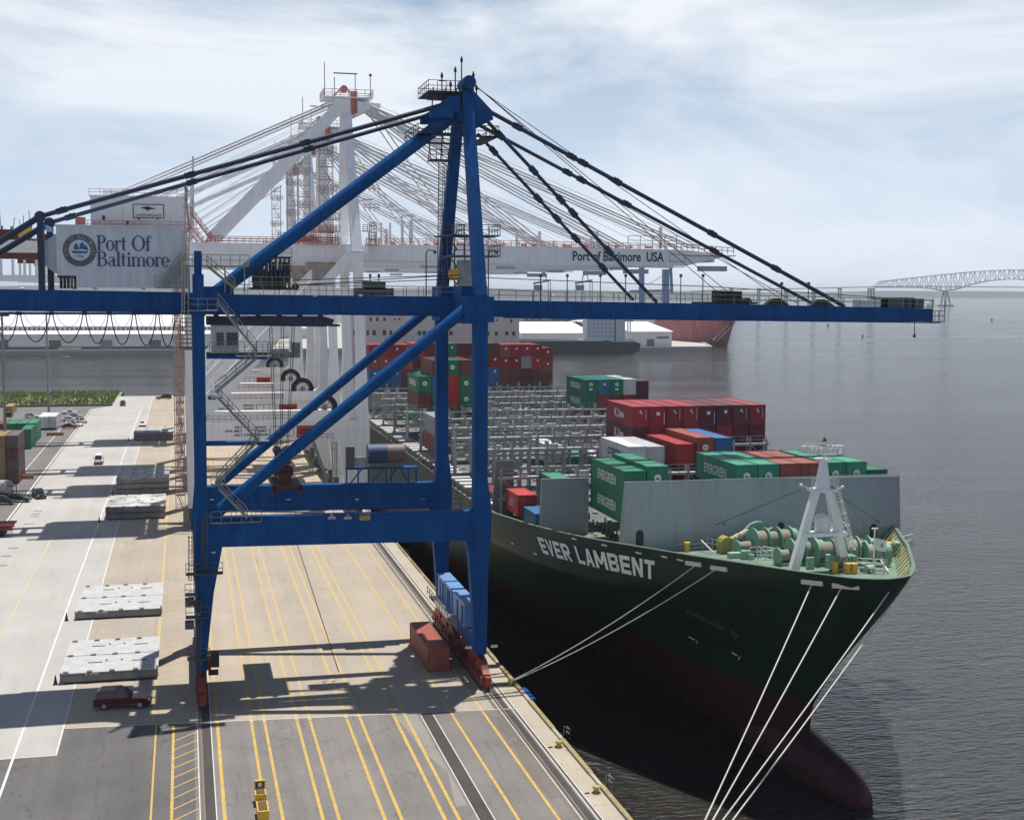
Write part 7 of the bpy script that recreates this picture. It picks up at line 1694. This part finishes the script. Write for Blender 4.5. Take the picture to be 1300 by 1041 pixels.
# warehouses
for x0, x1, yb, ye, yr, Y, lab in ((662, 752, 433, 423, 410, 1005, 'white roofed warehouse behind the dark hulled ship'), (799, 853, 436, 421, 410, 1000, 'white roofed shed near the pier tip beside the red ship')):
    r1 = empty('warehouse', AY((x0 + x1) / 2, yb, Y), lab, 'warehouse')
    A_, B_ = AY(x0, ye, Y), AY(x1, ye, Y); zr = AY(x0, yr, Y + 60).z
    MB().box(A_.x, B_.x, Y, Y + 60, -1.6, A_.z).build('wall', FWALL, r1)
    MB().prism([(Y - 1.5, A_.z), (Y + 61, zr + 1), (Y + 61, zr), (Y - 1.5, A_.z - .5)], 'x', A_.x - 1, B_.x + 1).build('roof', FROOF, r1)
    c = AY((x0 + x1) / 2, 430, Y); MB().box(c.x - 3, c.x + 3, Y - .3, Y, -1.6, 4).build('door', FDK, r1)
    if x0 == 799: MB().box(c.x + 5, c.x + 15, Y - .3, Y, 4.5, 6).build('window', FDK, r1)
for k in range(7):
    p = AZ(858 + k * 6.5, 425 + k * 1.6, -1.6); car('parked_car', 'small distant car on the pier beside the red ship', 'car', (p.x, p.y + rnd.uniform(-4, 4), -1.58), rnd.uniform(0, 3), cpaintm('white', (.7, .7, .7)) if k % 2 else cpaintm('silver', (.4, .42, .44)), 'suv' if k % 3 else 'van', 5.2, 2, 2, group='cars on the far pier')
# red ship bow-on
YR = 1060; r0 = empty('cargo_ship', AY(900, 440, YR), 'red hulled cargo ship at the far pier, bow towards the open water', 'ship')
sec = []
for t, (xl, xr, zb, zt_) in enumerate((((0, 0, 0, 0)),)): pass
m = MB(); 
rr = [AY(x, y, YR) for x, y in ((832, 393), (940, 393), (941, 404), (934, 420), (934, 440), (906, 440))]
# hull loft: stations running away from the bow towards the upper left
st = [(0.0, 0.03, 0.12), (.03, .12, .48), (.07, .22, .72), (.12, .36, .88), (.2, .58, .97), (.32, .85, 1.0), (.5, 1, 1), (1.0, 1, 1)]
bowp = AZ(922, 440, WZ); dirv = V(-.10, 1, 0).normalized(); nrm = V(dirv.y, -dirv.x, 0); Ls = 105; B2 = 17
zt_ = AY(935, 392, YR).z
vs = []
for f, wb, wt in st:
    c = V(bowp.x, bowp.y, 0) + dirv * (Ls * f)
    fl = -10 * (1 - min(1, f / .12))
    ct = c + dirv * (-9 * max(0, 1 - f / .2))
    vs += [c - nrm * B2 * wb + V(0, 0, -6), ct - nrm * B2 * wt + V(0, 0, zt_), ct + nrm * B2 * wt + V(0, 0, zt_), c + nrm * B2 * wb + V(0, 0, -6)]
n = len(st); m.add(vs, [(4 * i + j, 4 * i + (j + 1) % 4, 4 * (i + 1) + (j + 1) % 4, 4 * (i + 1) + j) for i in range(n - 1) for j in range(4)] + [(0, 1, 2, 3), (4 * n - 4, 4 * n - 3, 4 * n - 2, 4 * n - 1)])
m.build('hull', mat('faded_red_hull', (.30, .055, .07), .5, var=.25, scale=.06), r0)
m = MB()
for a, b in (((905, 432), (925, 412)), ((910, 433), (934, 410))): m.tube(AY(a[0], a[1], YR - 12), AY(b[0], b[1], YR - 8), .3, 5)
each(m, 'mooring_rope', ROPE, r0)
# distant gantry cranes seen under the white boom
for px, lab in ((690, 'small distant gantry crane, left of the pair on the horizon'), (743, 'small distant gantry crane, right of the pair on the horizon')):
    Y = 2300; b_ = AY(px, 376, Y); r1 = empty('distant_crane', (b_.x, Y, 0), lab, 'crane', 'pair of distant cranes on the horizon'); q2 = lambda x, y: AY(px + x, y, Y)
    m = MB(); 
    for x in (-12, -3, 6, 9): m.beam(V(q2(x, 362).x, Y, 0), q2(x, 358), 1.1, 1.1)
    m.beam(q2(-13, 360), q2(9, 356), 2.0, 3.2); m.build('portal', FDKB if False else mat('hazy_blue_grey_crane', (.10, .14, .20), .6), r1)
    m = MB(); m.beam(q2(-4, 357), q2(0, 338), 1.4, 1.4).beam(q2(4, 357), q2(0, 338), 1.4, 1.4).beam(q2(0, 350), q2(0, 338), 2.5, 2.5); m.box(q2(-11, 360).x, q2(-2, 360).x, Y - 3, Y + 3, q2(0, 369).z, q2(0, 362).z); m.build('tower', mat('hazy_blue_grey_crane', (.1, .14, .2)), r1)
# far blue crane masts right
Y = 1700; b_ = AY(830, 385, Y); r1 = empty('distant_crane', (b_.x, Y, 0), 'distant blue crane with raised boom posts behind the white boom tip', 'crane')
LB2 = mat('far_blue_paint', (.03, .14, .34), .5)
for px, y0, y1, w_ in ((814.5, 400, 336, 6.0), (845, 400, 342, 7.6), (853, 372, 332, 3.2)): MB().beam(AY(px, y0, Y), AY(px + (0 if px < 850 else -2), y1, Y), w_, w_).build('mast', LB2, r1)
MB().beam(AY(800, 370, Y), AY(850, 369, Y), 4, 3).build('boom', mat('far_purple_steel', (.10, .10, .22)), r1); MB().tube(AY(822, 362, Y), AY(840, 351, Y), .4, 5).build('stay', LB2, r1)
# industrial strip on the horizon behind the boom
for px0, px1, zt, Y, mt in ((480, 575, 6, 2100, FWALL), (650, 800, 4, 2500, FPIER), (860, 935, 9, 2400, FROOF), (640, 700, 7, 2300, FLAND), (870, 945, 3, 2600, FLAND)):
    a_, b_ = AY(px0, 375, Y), AY(px1, 375, Y); o = MB().box(a_.x, b_.x, Y, Y + 80, -5, zt).build('far_shed', mt, origin=((a_.x + b_.x) / 2, Y, 0)); tag(o, 'low pale building strip on the far shore', 'building', 'building strips on the far shore')
# far shore ridges
def ridge(Y, x0, x1, h, hv, seed, depth=1500):
    rn = random.Random(seed); n = 160; vs = []; ph = [rn.uniform(0, 6.28) for _ in range(6)]
    for i in range(n + 1):
        x = x0 + (x1 - x0) * i / n; e = min(1, min(i, n - i) / 8)
        z = (h + hv * sum(math.sin(x / (1400 / (k + 1) ** 1.2) + ph[k]) / (k + 1) for k in range(6)) + rn.uniform(-1, 1) * hv * .12) * e
        vs += [(x, Y, -6), (x, Y + 60, z), (x, Y + depth, z * .6)]
    m = MB().add(vs, [(3 * i + j, 3 * (i + 1) + j, 3 * (i + 1) + j + 1, 3 * i + j + 1) for i in range(n) for j in range(2)]); return tag(m.build('far_shore', FLAND), kind='structure')
ridge(11000, -5200, 13500, 50, 9, 3); ridge(6000, -3500, 3300, 5, 6, 9, 600)
ridge(7600, 800, 3300, 50, 22, 12, 900)
# truss bridge
YB = 4077
r0 = empty('truss_bridge', AY(1202, 389, YB), 'long steel arched truss bridge on the horizon at right', 'bridge')
BR = mat('bridge_steel', (.16, .19, .22), .6, var=.05)
B_ = lambda px, py, dy=0: AY(px, py, YB) + V(0, dy, 0)
m = MB(); dk = [(880, 370), (920, 368.3), (1000, 366.8), (1060, 365.5), (1113, 364.3), (1160, 363.8), (1202, 364.0), (1300, 364.8), (1420, 366.2), (1480, 368)]
for a, b in zip(dk[:-1], dk[1:]): m.beam(B_(*a, 10), B_(*b, 10), 20, 2.6)
m.build('deck', BR, r0)
def chord(tb, x): return interp(tb, x)
topc = [(1113, 363.5), (1117, 358), (1160, 353), (1202, 348.6), (1240, 345), (1280, 343), (1300, 343), (1330, 345), (1360, 348), (1400, 354), (1450, 360)]
botc = [(1113, 365), (1160, 365.3), (1185, 366.5), (1202, 370), (1218, 367), (1235, 361.5), (1255, 357), (1283, 354.5), (1300, 355), (1325, 358), (1345, 364), (1361, 371), (1375, 366), (1400, 365), (1450, 366)]
for dy in (0, 20):
    m = MB(); x = 1113
    while x < 1446:
        x2 = x + 6.2; a0, a1, b0, b1 = B_(x, chord(topc, x), dy), B_(x2, chord(topc, x2), dy), B_(x, chord(botc, x), dy), B_(x2, chord(botc, x2), dy)
        m.beam(a0, a1, 1.6, 1.8).beam(b0, b1, 1.6, 1.8).beam(a0, b0, .9, .9).beam(a1 if int((x - 1113) / 6.2) % 2 else a0, b0 if int((x - 1113) / 6.2) % 2 else b1, 1.0, 1.0); x = x2
    m.build('truss', BR, r0)
for px, py, w_ in ((1202, 389.5, 1), (1361, 392, 1)):
    m = MB(); 
    for s in (-6, 0, 6): m.beam(B_(px + s * .35, 369, 8), B_(px + s, py - 1.5, 8), 4, 4)
    m.box(B_(px - 8, py, 0).x, B_(px + 8, py, 0).x, YB - 4, YB + 22, WZ, WZ + 5); m.build('pier', BR, r0)
for px in (930, 965, 1000, 1035, 1068, 1106, 1110, 1140, 1175, 1395, 1430):
    if px in (1140, 1175): continue
    a_ = B_(px, 366); MB().box(a_.x - 2, a_.x + 2, YB, YB + 4, WZ, a_.z).box(a_.x - 2, a_.x + 2, YB + 16, YB + 20, WZ, a_.z).box(a_.x - 3, a_.x + 3, YB, YB + 20, a_.z - 4, a_.z).build('pier', BR, r0)
# boat and buoys
p = AZ(1179, 390.5, WZ); r0 = empty('tug_boat', p, 'tiny dark boat on the water near the bridge pier', 'boat')
MB().prism([(p.x - 13, WZ), (p.x + 11, WZ), (p.x + 15, WZ + 4), (p.x - 14, WZ + 3)], 'y', p.y - 3, p.y + 3).build('hull', FDK, r0); MB().box(p.x - 6, p.x + 4, p.y - 2, p.y + 2, WZ + 3, WZ + 8).build('cabin', mat('tug_buff', (.35, .30, .22), .6), r0)
for px, py, l in ((1095, 427, 'small dark buoy on the water below the blue boom tip'), (1259, 407, 'small dark buoy on the open water at right'), (1051, 414, 'faint small buoy on the water left of the boom pendant')):
    p = AZ(px, py, WZ); r0 = empty('buoy', p, l, 'buoy', 'buoys in the channel'); s_ = p.y / 1300
    MB().tube(p, p + V(0, 0, 1.2 * s_), 1.1 * s_, 12).build('float', FDK, r0); MB().tube(p + V(0, 0, 1.2 * s_), p + V(0, 0, 3.6 * s_), .35 * s_, 8, .15 * s_).build('tower', FDK, r0)

# ================================================================ HAZE
hm = bpy.data.materials.new('haze_air'); hm.use_nodes = True; t = hm.node_tree; t.nodes.clear()
o_ = t.nodes.new('ShaderNodeOutputMaterial'); pv = t.nodes.new('ShaderNodeVolumePrincipled'); pv.inputs['Color'].default_value = (.86, .93, 1.0, 1); pv.inputs['Density'].default_value = 0.000065; pv.inputs['Anisotropy'].default_value = 0.2
t.links.new(pv.outputs[0], o_.inputs['Volume'])
hz = MB().box(-15000, 20000, -450, 15500, -12, 95).build('haze', hm); tag(hz, kind='stuff', label='thin pale sea haze over the whole harbour', cat='haze')
